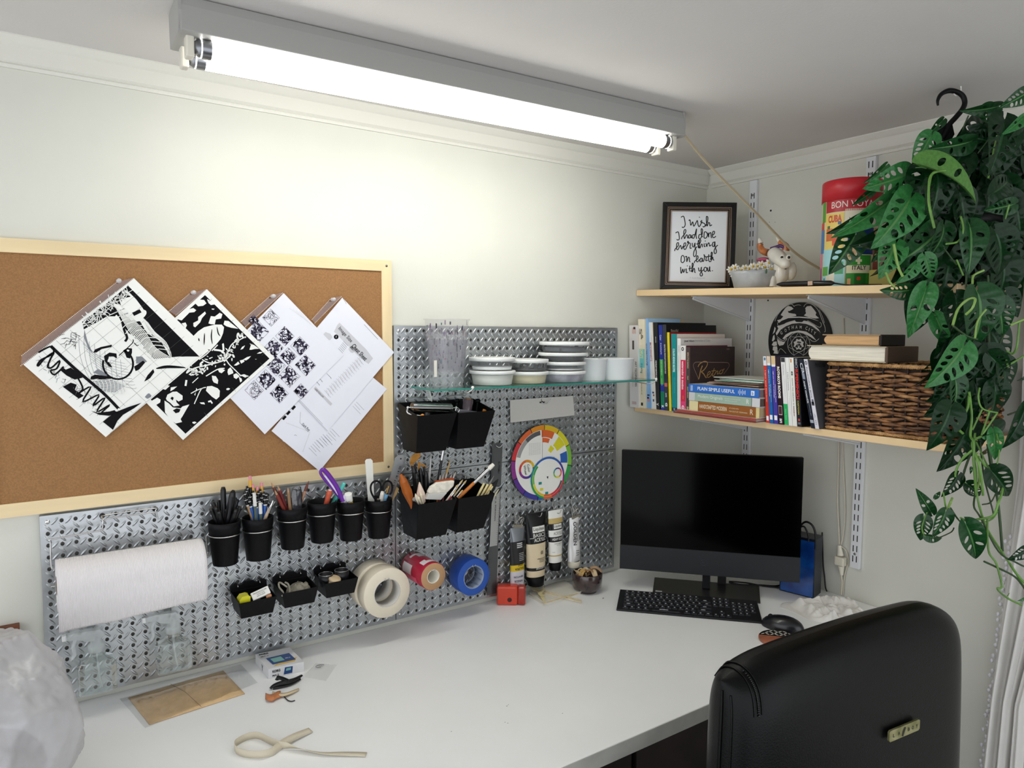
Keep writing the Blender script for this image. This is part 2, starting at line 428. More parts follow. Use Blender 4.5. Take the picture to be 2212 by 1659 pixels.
# supply cord: sags from the fixture end down to the shelf behind the tin
p0 = FM @ V((Lh+.003, -.02, -.045)); 
pts = [p0, V((-.50, -.44, 1.99)), V((-.36, -.46, 1.90)), V((-.22, -.50, 1.80)), V((-.12, -.545, 1.735)), V((-.05, -.585, 1.700))]
tgt = [(1478, 292), (1530, 355), (1625, 452), (1700, 530), (1740, 562), (1783, 587)]
xs = [p0.x, -.50, -.34, -.20, -.12, -.05]
pts = [p0]+[R(px, py, x) for (px, py), x in zip(tgt[1:], xs[1:])]
b = MB(); q = smooth_path(pts, 8)
b.tube([p+V((0, 0, .0019)) for p in q], .0023, 8); b.tube([p-V((0, 0, .0019)) for p in q], .0023, 8)
b.build('power_cord', mat('cord_ivory', 'b9ab90', .5), bpy.data.objects['fluorescent_light'], label='beige flat power cord')

b = MB()
for px, py, r in ((1665, 455, .0035), (1659, 649, .003), (1737, 655, .003), (1662, 480, .0012), (1674, 480, .0012)): b.ball(R(px, py, -.0004), r, 8, sc=(.2, 1, 1))
struct(b.build('screw_holes', K('14120f', .9), bpy.data.objects['wall_right']))
# ================================================================== things on the pegboard
galvw = WIRE
def vec(p): return V(p)
def stick(name, lab, cat, grp, a, c, secs, seg=8, extra=None):
    """a slim round thing from a (base) to c (tip); secs = list of (fraction, radius, material, part name)"""
    a = V(a); c = V(c)
    for i in range(6):      # keep the foot inside its cup, leaning away from the tip
        o = V((a.x-cupx[i], a.y+.0695, 0))
        if o.length < .036 and abs(a.z-(cupz[i]-.094)) < .002:
            q = V((c.x-cupx[i], c.y+.0695, 0))
            if q.length > .022: a = V((cupx[i], -.0695, a.z))-q.normalized()*min(.021, q.length*.55)
    d = (c-a); t = thing(name, lab, cat, a, group=grp)
    parts = {}
    for i in range(len(secs)-1):
        f0, r0, m_, pn = secs[i]; f1, r1 = secs[i+1][0], secs[i+1][1]
        b = parts.setdefault(pn, [MB(), m_])[0]
        b.tube([a+d*f0, a+d*f1], [r0, r1], seg)
    for pn, (b, m_) in parts.items(): b.build(pn, m_, t)
    return t

# ---- round black cups in wire rings
cupx = [-1.7185, -1.643, -1.5605, -1.486, -1.410, -1.333]; cupz = [1.117, 1.116, 1.129, 1.133, 1.126, 1.120]
CUPLAB = ['black cup holding dark brown fineliners, leftmost of the round cups', 'black cup packed with blue drawing pencils, second round cup from the left',
          'black cup holding reddish brown pencils and a plastic sleeve', 'black cup holding the coral pen and the teal pen',
          'black cup holding the white glue stick and purple scissors', 'black cup holding black handled scissors and a white folder, rightmost round cup']
def cup_mesh(t):
    b = MB()
    b.lathe([(0, 0), (.0265, 0), (.0278, .003), (.0345, .082), (.0352, .0825), (.0362, .101), (.0352, .1015), (.0340, .1005), (.0325, .082), (.0262, .004), (0, .004)], 36)
    b.build('bucket', BLACKP, t, local=True)
    b = MB(); b.tube([(.0352*math.cos(2*PI*k/28), .0352*math.sin(2*PI*k/28), .071) for k in range(28)], .0014, 8, closed=True)
    for s_ in (-1, 1): b.tube(smooth_path([(s_*.012, .033, .071), (s_*.012, .044, .074), (s_*.012, .052, .071), (s_*.012, .050, .058)], 5), .0012, 6)
    b.build('wire_ring', WIRE, t, local=True)
    for s_ in (-1, 1):
        b = MB(); b.ball((s_*.010, .020, -.001), .003, 8); b.build('foot_peg', BLACKP, t, local=True)
c0 = None
for i in range(6):
    M = TR(V((cupx[i], -.0695, cupz[i]-.101))) @ RZ(.0)
    if c0 is None:
        c0 = thing('pen_cup', CUPLAB[0], 'cup', M=M, group='round black cups on the pegboard'); cup_mesh(c0)
    else: copy_tree(c0, M, CUPLAB[i])
def incup(i, dx, dy): return V((cupx[i]+dx, -.0695+dy, cupz[i]-.094))
dkbr = mat('marker_brown', '3a2425', .4, spec=.4); blk = mat('cap_black', '0d0d10', .3)
g1 = 'dark fineliners in the leftmost cup'
for k, (px, py, y, dx, dy) in enumerate([(459, 1084, -.06, -.018, .006), (466, 1095, -.09, -.014, -.012), (473, 1104, -.095, -.006, -.018), (481, 1082, -.055, .0, .012),
        (489, 1100, -.07, .003, -.004), (513, 1078, -.06, .016, .010), (519, 1094, -.085, .018, -.006), (510, 1101, -.095, .012, -.016), (472, 1080, -.05, -.008, .016), (455, 1098, -.08, -.02, -.004)]):
    c = L(px, py, y); stick('fineliner', 'dark brown capped fineliner marker in the leftmost black cup', 'marker', g1, incup(0, dx, dy), c,
        [(0, .0046, dkbr, 'barrel'), (.62, .0046, dkbr, 'barrel'), (.62, .0052, blk, 'cap'), (.97, .0050, blk, 'cap'), (1, .0035, blk, 'cap')])
stick('marker', 'tall black capped marker rising highest from the leftmost cup', 'marker', None, incup(0, 0, .004), L(482, 1052, -.062),
      [(0, .0055, blk, 'barrel'), (.7, .0055, blk, 'barrel'), (.7, .0066, blk, 'cap'), (.96, .0062, blk, 'cap'), (1, .004, blk, 'cap')], 12)
t = stick('marker', 'thick black permanent marker with a grey label in the leftmost cup', 'marker', None, incup(0, -.002, -.014), L(504, 1059, -.085),
      [(0, .0076, K('b9b9bb'), 'barrel'), (.44, .0082, K('b9b9bb'), 'barrel'), (.44, .0086, blk, 'cap'), (.92, .0074, blk, 'cap'), (.97, .006, blk, 'cap'), (1, .003, blk, 'cap')], 14)
# cup 2 : pencils
bl = mat('pencil_blue', '2f62b8', .35, coat=.4); tn = mat('pencil_wood', 'a98763', .6); wt = K('dcdcd8', .4)
random.seed(11)
pp = [(533, 1050), (530, 1056), (527, 1062), (540, 1068), (547, 1072), (552, 1066), (558, 1060), (562, 1056), (566, 1070), (572, 1074), (578, 1073), (538, 1078), (546, 1060), (560, 1078), (570, 1062), (529, 1075), (553, 1080), (575, 1064)]
for k, (px, py) in enumerate(pp):
    col = bl if k % 5 else tn; yb = -.055-.03*((py-1050)/30)
    u = (px-555)/30
    c = L(px, py, yb); a = incup(1, u*.019, (-.0695-yb)*-.0+(yb+.0695)*.7)
    stick('drawing_pencil', 'slim blue drawing pencil with black and white tip in the second cup', 'pencil', 'drawing pencils in the second cup', a, c,
        [(0, .0036, col, 'barrel'), (.86, .0036, col, 'barrel'), (.86, .0037, wt, 'ring'), (.88, .0037, wt, 'ring'), (.88, .0038, blk, 'cap'), (.955, .0038, blk, 'cap'), (.955, .0037, wt, 'cap_tip'), (.965, .0037, wt, 'cap_tip'), (.965, .0036, blk, 'cap'), (1, .0024, blk, 'cap')], 7)
pk = K('d98b9c', .6); yl = K('d9a63c', .5)
for k, (px, py, lab) in enumerate([(540, 1028, 'tallest pencil in the second cup, black with gold bands and pink eraser'), (546, 1046, 'pencil with a pink eraser tip, left of the centre of the second cup'),
                                   (556, 1051, 'pencil with a pink eraser tip at the centre of the second cup'), (565, 1043, 'pink tipped pencil at the right side of the second cup')]):
    c = L(px, py, -.058); stick('pencil', lab, 'pencil', None, incup(1, (px-552)*.0008, .008), c,
        [(0, .0035, blk, 'barrel'), (.86, .0035, blk, 'barrel'), (.86, .0038, yl, 'ferrule'), (.89, .0038, blk, 'ferrule'), (.93, .0038, yl, 'ferrule'), (.95, .0037, pk, 'eraser'), (1, .0034, pk, 'eraser')], 8)
for k, (px, py) in enumerate([(549, 1067), (562, 1088)]):
    stick('blending_stump', 'white capped pencil standing among the blue pencils', 'pencil', 'white capped pencils in the second cup', incup(1, (px-553)*.0007, -.012), L(px, py-2, -.088),
        [(0, .004, K('4e5a52'), 'barrel'), (.8, .004, K('4e5a52'), 'barrel'), (.8, .0045, wt, 'cap'), (1, .004, wt, 'cap')])
stick('pen', 'chrome pen leaning out at the right of the second cup', 'pen', None, incup(1, .010, -.01), L(590, 1081, -.085), [(0, .004, CHROME, 'barrel'), (.9, .0036, CHROME, 'barrel'), (1, .0016, CHROME, 'barrel')])
stick('pencil', 'short cream pencil at the right rim of the second cup', 'pencil', None, incup(1, .012, -.016), L(581, 1098, -.098), [(0, .0042, K('b8a48c'), 'barrel'), (.85, .0042, K('b8a48c'), 'barrel'), (1, .0018, K('c04a6a'), 'point')])
# cup 3
for px, py, y, dx, col, tip, lab in [(586, 1043, -.06, -.012, '5a3326', '6e5a4a', 'brown pencil leaning left out of the third cup'), (600, 1050, -.07, -.004, '6e2326', 'b5a094', 'dark red pencil at the left side of the third cup'),
                            (622, 1054, -.08, .000, '8a6a4c', '5a4030', 'tan pencil at the middle of the third cup'), (594, 1060, -.085, -.010, '7c2f26', '40201a', 'rust coloured pencil in front in the third cup')]:
    stick('pencil', lab, 'pencil', None, incup(2, dx, y+.0695), L(px, py, y), [(0, .0042, K(col), 'barrel'), (.9, .0042, K(col), 'barrel'), (.93, .0030, K('b08a68'), 'point'), (1, .0012, K(tip), 'point')])
stick('paintbrush', 'dark tipped slim paintbrush leaning right out of the third cup', 'paintbrush', None, incup(2, .014, .008), L(667, 1039, -.06),
      [(0, .0028, K('5a3a36'), 'handle'), (.62, .0040, K('5a3a36'), 'handle'), (.64, .0040, K('b0866a'), 'ferrule'), (.84, .0036, K('6a3a30'), 'bristles'), (.9, .004, K('2a1c1c'), 'bristles'), (1, .0006, K('2a1c1c'), 'bristles')])
foil = mat('dark_sleeve', '3a3a40', .18, spec=.8, bump=.9, bscale=70, coat=.8, var=.6, vscale=40)
t = thing('pencil_pouch', 'crinkled clear and black plastic sleeve sticking out of the third cup', 'plastic sleeve', incup(2, .008, -.008))
b = MB(); p0 = L(641, 1054, -.075); a0 = incup(2, .008, -.006)
b.grid(8, 14, lambda u, v: a0.lerp(p0, v)+V(((u-.5)*.030*(1-.35*max(0, v-.85)/.15), -.006*math.sin(u*PI)-.003*math.sin(u*17+v*9), .004*math.sin(u*9))))
b.build('sleeve', foil, t, solid=.002)
# cup 4 and 5
stick('pen', 'coral orange pen in the fourth round cup', 'pen', None, incup(3, -.004, -.018), L(713, 1058, -.085), [(0, .0062, K('c4573c', .35), 'barrel'), (.88, .0066, K('c4573c', .35), 'barrel'), (.92, .007, K('c4573c', .35), 'cap'), (.985, .0062, K('c4573c', .35), 'cap'), (.99, .0045, K('e6ddd8'), 'tip'), (1, .0045, K('e6ddd8'), 'tip')], 14)
stick('pen', 'teal pen leaning right out of the fourth round cup', 'pen', None, incup(3, -.006, -.022), L(744, 1043, -.075), [(0, .0052, K('2fa79b', .35), 'barrel'), (.85, .0052, K('2fa79b', .35), 'barrel'), (.86, .0056, K('56c6bb', .35), 'cap'), (.98, .0050, K('56c6bb', .35), 'cap'), (1, .003, K('56c6bb', .35), 'cap')], 12)
t = thing('scissors', 'purple and white handled craft scissors leaning left out of the fifth cup', 'scissors', incup(4, -.004, .0))
pur = mat('purple_plastic', '6a2a9c', .3); q = [(741, 1082), (736, 1070), (725, 1048), (708, 1024), (697, 1013)]
b = MB(); b.tube(smooth_path([L(px, py, -.088) for px, py in q], 6), .0058, 10); b.build('handle', pur, t)
q = [(734, 1075), (716, 1052), (700, 1034), (692, 1020), (697, 1012)]
b = MB(); b.tube(smooth_path([L(px, py, -.082) for px, py in q], 6), .0036, 8); b.build('handle', pur, t, label='thin purple second handle')
b = MB(); b.tube(smooth_path([L(px, py, -.085) for px, py in [(731, 1068), (716, 1046), (701, 1026)]], 5), .0030, 8); b.build('grip_lining', K('e4dff0', .4), t)
b = MB(); b.tube([L(740, 1085, -.083), incup(4, -.004, 0)], [.005, .002], 8); b.build('blade', STEEL, t)
t = stick('glue_stick', 'white capped glue stick with a yellow label in the fifth cup', 'glue stick', None, incup(4, .008, -.008), L(752, 1066, -.09), [(0, .0098, K('d8b52c'), 'tube'), (.83, .0098, K('d8b52c'), 'tube'), (.83, .0102, K('ecebe6'), 'cap'), (.99, .0098, K('ecebe6'), 'cap'), (1, .008, K('ecebe6'), 'cap')], 20)
b = MB(); b.text('UHU', L(751, 1086, -.1015), X, Z, .012, .008, bold=.02); b.build('lettering', INK, t)
stick('pen', 'clear white pen beside the glue stick in the fifth cup', 'pen', None, incup(4, -.006, -.014), L(742, 1071, -.09), [(0, .0058, K('cfc8dc', .3), 'barrel'), (.94, .0058, K('cfc8dc', .3), 'barrel'), (1, .004, K('cfc8dc', .3), 'barrel')], 12)
# cup 6
def slab(name, lab, cat, pts, y, th, m_, rnd=.002, parent=None, text=None):
    P = [L(px, py, y) for px, py in pts]; b = MB(); n = len(P)
    b.add([p for p in P]+[p+V((0, th, 0)) for p in P], [tuple(range(n)), tuple(range(2*n-1, n-1, -1))]+[(i, n+i, n+(i+1) % n, (i+1) % n) for i in range(n)])
    if parent: return b.build(name, m_, parent)
    t = thing(name, lab, cat, V((sum(p.x for p in P)/n, y, min(p.z for p in P)))); b.build('blade', m_, t); return t
slab('bone_folder', 'white flat folding tool standing tallest in the rightmost cup', 'folding tool', [(789, 996), (792, 992), (801, 991), (805, 995), (809, 1090), (796, 1090)], -.062, .002, K('e2e2dc', .4))
t = slab('ruler', 'short steel ruler numbered to 20 leaning right out of the rightmost cup', 'ruler', [(853, 990), (860, 983), (870, 983), (876, 990), (843, 1092), (829, 1088)], -.055, .001, STEEL)
b = MB(); xd = (L(870, 1000, -.055)-L(843, 1076, -.055)).normalized(); yd = V((-xd.z, 0, xd.x)); c = L(857, 1030, -.0555)
b.text('16 17 18 19 20', c, xd, yd, .060, .0055); b.build('lettering', INK, t)
b = MB(); b.disc(.0022, 0, 12, T=axes(L(866, 991, -.0556), X, Z)); b.build('hang_hole', K('202022'), t)
t = thing('scissors', 'scissors with black looped handles in the rightmost cup', 'scissors', incup(5, 0, 0))
for q in ([(815, 1085), (803, 1066), (801, 1050), (808, 1040), (819, 1041), (823, 1052), (819, 1070)], [(828, 1068), (827, 1052), (833, 1040), (843, 1041), (847, 1050), (846, 1062), (842, 1068)]):
    b = MB(); b.tube(smooth_path([L(px, py, -.088) for px, py in q], 6, closed=False), .0026, 8); b.build('handle', BLACKP, t)
b = MB(); b.tube([L(818, 1078, -.087), incup(5, 0, 0)], [.005, .0025], 8); b.build('blade', STEEL, t)
stick('craft_knife', 'white handled craft knife in the rightmost cup', 'knife', None, incup(5, .004, -.018), L(826, 1062, -.092), [(0, .005, K('dad6cc'), 'handle'), (.95, .0058, K('dad6cc'), 'handle'), (1, .004, K('dad6cc'), 'handle')], 12)
stick('box_cutter', 'light blue box cutter with a brass clip in the rightmost cup', 'box cutter', None, incup(5, .010, -.014), L(840, 1050, -.088), [(0, .0062, K('7fb2da'), 'body'), (.84, .0062, K('7fb2da'), 'body'), (.84, .003, K('a8844a', .3, metal=.9), 'clip'), (1, .003, K('a8844a', .3, metal=.9), 'clip')], 10)
slab('wooden_spreader', 'pale wooden spreader behind the box cutter in the rightmost cup', 'spreader', [(846, 1085), (838, 1088), (852, 1048), (862, 1056), (858, 1066)], -.05, .002, K('c9a873'))

# ---- shallow trays
def tapered(b, x0, x1, y0, y1, zt, zb, ins, insf, th=.0022, slope=0):
    """open box: top rectangle, bottom rectangle inset at the sides and the front; slope lowers the front rim"""
    o = [(x0, y0, zt-slope), (x1, y0, zt-slope), (x1, y1, zt), (x0, y1, zt)]
    q = [(x0+ins, y0+insf, zb), (x1-ins, y0+insf, zb), (x1-ins, y1, zb), (x0+ins, y1, zb)]
    oi = [(x0+th, y0+th, zt-slope), (x1-th, y0+th, zt-slope), (x1-th, y1-th, zt), (x0+th, y1-th, zt)]
    qi = [(x0+ins+th, y0+insf+th, zb+th), (x1-ins-th, y0+insf+th, zb+th), (x1-ins-th, y1-th, zb+th), (x0+ins+th, y1-th, zb+th)]
    vs = o+q+oi+qi; fs = []
    for k in range(4):
        k2 = (k+1) % 4
        fs += [(k, 4+k, 4+k2, k2), (8+k, 8+k2, 12+k2, 12+k), (k, k2, 8+k2, 8+k)]
    fs += [(7, 6, 5, 4), (12, 13, 14, 15)]
    b.add(vs, fs); return b
TL = ['shallow black tray holding the yellow sharpener and white eraser', 'shallow black tray holding wadded grey cloth, middle of the three trays', 'shallow black tray holding tape rings and wooden discs, rightmost of the trays']
tr0 = None
for i, (x, z) in enumerate(((-1.657, .9335), (-1.556, .9365), (-1.452, .9395))):
    M = TR(V((x, 0, z)))
    if tr0 is None:
        tr0 = thing('storage_tray', TL[0], 'tray', M=M, group='shallow trays on the pegboard')
        b = MB(); tapered(b, -.0435, .0435, -.113, -.030, 0, -.045, .007, .010, .002, .004); b.build('bin', BLACKP, tr0, local=True, bev=.0012)
        b = MB(); pr = [(-.043, -.006), (-.043, .012), (-.03, .018), (-.018, .010), (-.010, .018), (.010, .018), (.018, .010), (.03, .018), (.043, .012), (.043, -.006)]
        b.prism(pr, .028, .0305, T=RX(PI/2)); b.build('back_plate', BLACKP, tr0, local=True, bev=.0008)
        for s_ in (-1, 1):
            b = MB(); b.tube(smooth_path([(s_*.026, -.031, .004), (s_*.026, -.034, .010), (s_*.026, -.026, .014), (s_*.026, -.021, .008)], 4), .0014, 6); b.build('hook', WIRE, tr0, local=True)
    else: copy_tree(tr0, M, TL[i])
t = thing('pencil_sharpener', 'bright yellow rounded sharpener in the left tray', 'sharpener', (-1.688, -.09, .895))
b = MB(); P = [(-.011, -.011), (.011, -.011), (.012, .010), (.006, .013), (-.006, .012), (-.012, .004)]
b.prism([(x*1.05, z) for x, z in P], -.013, .013, T=TR(V((-1.684, -.089, .928))) @ RX(PI/2)); b.build('case', K('d4cf1e', .35), t, bev=.004, bseg=3)
b = MB(); b.box(-1.694, -1.674, -.095, -.083, .897, .917); b.build('base', K('8f8c1a'), t)
t = thing('eraser', 'white block eraser with black lettering in the left tray', 'eraser', (-1.652, -.085, .90))
ME = axes(L(563, 1281, -.098), (L(582, 1276, -.098)-L(546, 1293, -.098)), V((.1, .55, .8)))
b = MB(ME); b.box(-.021, .021, -.0095, .0095, -.009, 0); b.build('block', K('e9e8e4', .6), t, bev=.001)
b = MB(ME)
for s_, yy, h, w in (('PRISMACOLOR', .0045, .0032, .032), ('MAGIC RUB', 0, .0022, .018), ('ERASER', -.004, .0022, .02)): b.text(s_, (0, yy, 0), X, Y, w, h, lift=.0005)
b.build('lettering', INK, t)
b = MB(); b.box(-1.66, -1.645, -.09, -.075, .89, .921); b.build('sleeve', K('77736c'), t)
b = MB(); b.tube([L(575, 1290, -.1), L(586, 1286, -.1)], .0042, 10)
b.tube([L(580, 1288, -.1), V((-1.633, -.09, .892))], .003, 6); rebase(tag(b.build('cork_stub', K('c08a62')), 'small tan cork stub at the right front of the left tray', 'cork'))
cloth = mat('grey_cloth', '8f8a7c', .9, var=.35, vscale=60, bump=.9, bscale=120)
b = MB(); c = V((-1.552, -.078, .915)); random.seed(5)
b.grid(26, 14, lambda u, v: c+V((.031*math.cos(2*PI*u)*math.sin(PI*v), .026*math.sin(2*PI*u)*math.sin(PI*v), .022*math.cos(PI*v)))+V((1, .5, 1))*.007*noise.noise(V((u*7, v*6, 3)))+V((.4, 1, 1))*.006*noise.noise(V((u*15, v*13, 9))), wrapu=True)
b.tube(smooth_path([L(620, 1268, -.1), L(604, 1258, -.095), L(603, 1268, -.1), L(612, 1280, -.105), L(609, 1288, -.105)], 5), .0022, 6)
b.tube(smooth_path([L(616, 1250+8, -.08), L(623, 1263, -.09), L(626, 1278, -.1), L(618, 1286, -.1)], 5), .0025, 6)
rebase(tag(b.build('rag', cloth), 'crumpled grey rag filling the middle tray', 'rag'))
for px, py, lab in ((704, 1240, 'left thin metal ring standing in the right tray'), (738, 1231, 'right thin metal ring standing in the right tray')):
    t = thing('metal_ring', lab, 'ring', L(px, py, -.07)-V((0, 0, .03)))
    b = MB(); c = L(px, py, -.075)
    b.lathe([(.0172, -.028), (.0178, -.028), (.0178, 0), (.0170, 0), (.0170, -.028)], 32, T=TR(c)); b.build('wall', K('17171a', .4), t)
    b = MB(); b.tube([c+V((.0174*math.cos(a*PI/16), .0174*math.sin(a*PI/16), 0)) for a in range(32)], .0007, 6, closed=True); b.build('rim', WIRE, t)
for k, (dx, dz, ty) in enumerate(((0, 0, .5), (.003, .008, .35))):
    c = L(723, 1258-k*7, -.095); b = MB(TR(c) @ RY(.15) @ RX(.3)); b.lathe([(0, -.004), (.014, -.004), (.0155, -.002), (.0155, .002), (.014, .004), (0, .004)], 24)
    o = b.build('wooden_disc', mat('wood_disc', 'cdb692', .6, var=.12, vscale=40)); tag(o, ('lower' if k == 0 else 'upper')+' pale wooden disc leaning in the right tray', 'wooden disc', 'wooden discs in the right tray'); rebase(o)
b = MB(); b.box(-1.462, -1.428, -.10, -.075, .897, .921); rebase(tag(b.build('small_box', K('1c1c20')), 'black little box under the wooden discs in the right tray', 'box'))

# ---- deep hanging bins
BL = [('deep black bin with the silver brayer roller, upper left of the four', 0), ('deep black bin with the clear film roll, upper right of the four', 0),
      ('deep black bin crowded with paintbrushes, lower left of the four', 0), ('deep black bin with blue ended brushes, lower right of the four', 0)]
bn0 = None; BC = [(-1.200, 1.366), (-1.078, 1.366), (-1.200, 1.134), (-1.078, 1.134)]
for i, (x, z) in enumerate(BC):
    M = TR(V((x, 0, z)))
    if bn0 is None:
        bn0 = thing('hanging_bin', BL[0][0], 'bin', M=M, group='deep black bins on the pegboard')
        b = MB(); tapered(b, -.0585, .0585, -.150, -.034, 0, -.128, .014, .036, .0022, .024); b.build('bin', BLACKP, bn0, local=True, bev=.005, bseg=3)
        b = MB(); b.tube(smooth_path([(-.03, -.034, -.004), (-.03, -.030, .010), (.03, -.030, .010), (.03, -.034, -.004)], 5), .0012, 6)
        for s_ in (-1, 1): b.tube([(s_*.026, -.030, .010), (s_*.026, -.020, .013)], .0012, 6)
        b.build('wire_hanger', WIRE, bn0, local=True)
    else: copy_tree(bn0, M, BL[i][0])
def inbin(i, dx, y, h=.012): return V((BC[i][0]+dx, y, BC[i][1]-.128+h))
t = thing('brayer', 'silver metal brayer roller lying across the upper left bin', 'roller', L(935, 895, -.1))
b = MB(); a, c = L(890, 880, -.105), L(974, 882, -.105); b.tube([a, c], .0125, 20); b.build('roller', mat('roller_steel', '9a9a9c', .2, metal=1), t)
b = MB(); b.tube(smooth_path([a+V((-.012, 0, 0)), a+V((-.010, -.004, -.016)), L(935, 900, -.12), c+V((.010, -.004, -.016)), c+V((.012, 0, 0))], 6), .0022, 8)
b.tube([a-V((.012, 0, 0)), c+V((.016, 0, 0))], .0024, 8); b.ball(c+V((.016, 0, 0)), .005, 10); b.ball(a-V((.012, 0, 0)), .004, 10); b.build('yoke', CHROME, t)
b = MB(); b.tube([L(935, 900, -.12), inbin(0, 0, -.08)], .006, 10); b.build('handle', K('7a4a2c'), t)
stick('paint_tool', 'orange and blue handled tool lying under the brayer', 'tool', None, inbin(0, .02, -.08, .02), L(912, 897, -.135), [(0, .005, K('2a8ab0'), 'handle'), (.75, .006, K('2a8ab0'), 'handle'), (.75, .006, K('d98a2c'), 'tip'), (1, .005, K('d98a2c'), 'tip')])
rebase(tag((lambda b: (b.tube([inbin(0, -.02, -.08), L(930, 875, -.06)], [.008, .010], 12), b.build('film_tube', K('55565a', .3, metal=.6)))[1])(MB()), 'dull grey tube standing behind the brayer in the upper left bin', 'tube'))
t = thing('film_roll', 'roll of clear plum coloured film with a brown core, in the upper right bin', 'film roll', inbin(1, -.012, -.085))
a, c = inbin(1, -.010, -.085, .004), L(1012, 860, -.09)
b = MB(axes(a, X, Y)); hh = (c-a).length
Mx = Matrix.Translation(a) @ (c-a).to_track_quat('Z', 'Y').to_matrix().to_4x4()
b = MB(Mx); b.lathe([(.008, 0), (.0145, 0), (.0145, hh-.004), (.0135, hh-.003), (.008, hh-.003)], 28); b.build('film', mat('plum_film', '4a3a44', .2, spec=.7, coat=.6, var=.4, vscale=30), t)
b = MB(Mx); b.lathe([(.0085, 0), (.0085, hh), (.0070, hh), (.0070, 0)], 24); b.build('core', K('8a6248', .7), t)
for px, py, lab in ((988, 866, 'left black binder clip beside the film roll'), (1032, 866, 'right black binder clip beside the film roll')):
    c = L(px, py, -.06); b = MB(); b.ball(c, .0085, 12, sc=(1.1, .7, .8)); b.tube([c, inbin(1, (px-1010)*.0015, -.07)], .004, 8)
    rebase(tag(b.build('binder_clip', BLACKP), lab, 'clip'))
slab('palette_knife', 'grey palette knife blade lying in front of the film roll', 'palette knife', [(985, 883), (1030, 889), (1033, 894), (990, 893)], -.125, .003, K('8c8a92', .35, metal=.7))
stick('tool_handle', 'orange tool end showing at the right of the upper right bin', 'tool', None, inbin(1, .02, -.09), L(1047, 885, -.12), [(0, .005, K('d07a1c'), 'handle'), (1, .005, K('d07a1c'), 'handle')], 10)
t = thing('key_ring', 'chrome key ring hanging at the brayer end', 'ring', L(988, 885, -.13))
b = MB(); c = L(988, 886, -.13); b.tube([c+V((.006*math.cos(a*PI/10), 0, .006*math.sin(a*PI/10))) for a in range(20)], .0012, 6, closed=True); b.build('loop', CHROME, t)
t = thing('price_tag', 'white barcode tag standing between wires above the upper left bin', 'tag', L(925, 862, -.045))
b = MB(); P = [(919, 838), (926, 836), (934, 862), (933, 868), (924, 862)]; b.poly([L(px, py, -.052) for px, py in P]); b.build('card', K('d8d8d6'), t, solid=.0004)
b = MB()
for k in range(7): p = L(923+.7*k, 843+k*2.6, -.0525); b.box(p.x-.004, p.x+.004, p.y-.0002, p.y, p.z, p.z+.0009)
b.build('barcode', INK, t)

# ---- brushes in the lower bins
def brush(i, tip, y, base, kind, lab, cat='paintbrush', grp=None, r=.0035, hc='9c6a3a', fc=None, bc='e6ded0', flat=0, fr=.80, br=.90):
    a = inbin(i, base[0], base[1]); c = L(tip[0], tip[1], y); fm = WIRE if fc is None else K(fc, .35)
    return stick('paintbrush', lab, cat, grp, a, c, [(0, r*.6, K(hc, .35), 'handle'), (fr-.25, r, K(hc, .35), 'handle'), (fr, r*.8, fm, 'ferrule'), (br, r*1.05, K(bc, .8), 'bristles'), (br+.4*(1-br), r*1.1, K(bc, .8), 'bristles'), (1, r*(.9 if flat else .15), K(bc, .8), 'bristles')], 8)
bamb = mat('palette_leaf_wood', 'b07a2e', .5, var=.3, vscale=30)
def blade2(name, lab, cat, pts, y, col, th=.0035, base=None):
    P = [L(px, py, y) for px, py in pts]; n = len(P); t = thing(name, lab, cat, V((sum(p.x for p in P)/n, y, min(p.z for p in P))))
    b = MB(); b.add(P+[p+V((0, th, 0)) for p in P], [tuple(range(n)), tuple(range(2*n-1, n-1, -1))]+[(i, n+i, n+(i+1) % n, (i+1) % n) for i in range(n)])
    b.build('head', col, t, bev=.0008)
    if base: b = MB(); b.tube([base[0], base[1]], [.003, .0035], 8); b.build('handle', K('15151a', .35), t)
    return t
def px2(l, ox=840, oy=960, s=7.54): return [(ox+x/s, oy+y/s) for x, y in l]
for k, (pts, lab) in enumerate([(px2([(345, 290), (375, 190), (512, 80), (522, 185), (470, 260), (420, 300), (400, 330), (365, 345)]), 'large tan wooden comb head at the back of the brush bin'),
        (px2([(345, 310), (400, 300), (385, 375)]), 'small tan wedge tip at the left back of the brush bin'),
        (px2([(478, 290), (510, 285), (508, 400), (490, 440), (475, 400)]), 'narrow tan tip standing in the middle of the brush bin'),
        (px2([(525, 300), (615, 350), (622, 380), (560, 370), (520, 345)]), 'tan slanted tip at the right back of the brush bin')]):
    c = pts[len(pts)//2]
    blade2('wooden_comb', lab, 'wooden tool', pts, -.075-.004*k, bamb, base=(inbin(2, -.02+.012*k, -.09), L(sum(p[0] for p in pts)/len(pts), max(p[1] for p in pts)-3, -.073-.004*k)))
for k, (tp, yy, bx) in enumerate([((893, 1008), -.095, -.014), ((908, 1012), -.09, -.006), ((920, 1018), -.1, .002), ((899, 1022), -.105, -.010)]):
    stick('dark_brush', 'thick black tapered brush handle standing at the back of the brush bin', 'paintbrush', 'black handles in the brush bin', inbin(2, bx, -.085), L(*tp, yy), [(0, .004, blk, 'handle'), (.6, .0085, blk, 'handle'), (.92, .0065, blk, 'handle'), (1, .003, blk, 'handle')], 12)
stick('paintbrush', 'orange lacquered broad brush leaning far left out of the brush bin', 'paintbrush', None, inbin(2, -.012, -.085), L(866, 1026, -.125), [(0, .006, K('a8591c', .3), 'handle'), (.5, .008, K('b5621e', .3), 'handle'), (.72, .013, K('cc7418', .3), 'handle'), (.9, .0105, K('cc7418', .3), 'handle'), (1, .004, K('cc7418', .3), 'handle')], 14)
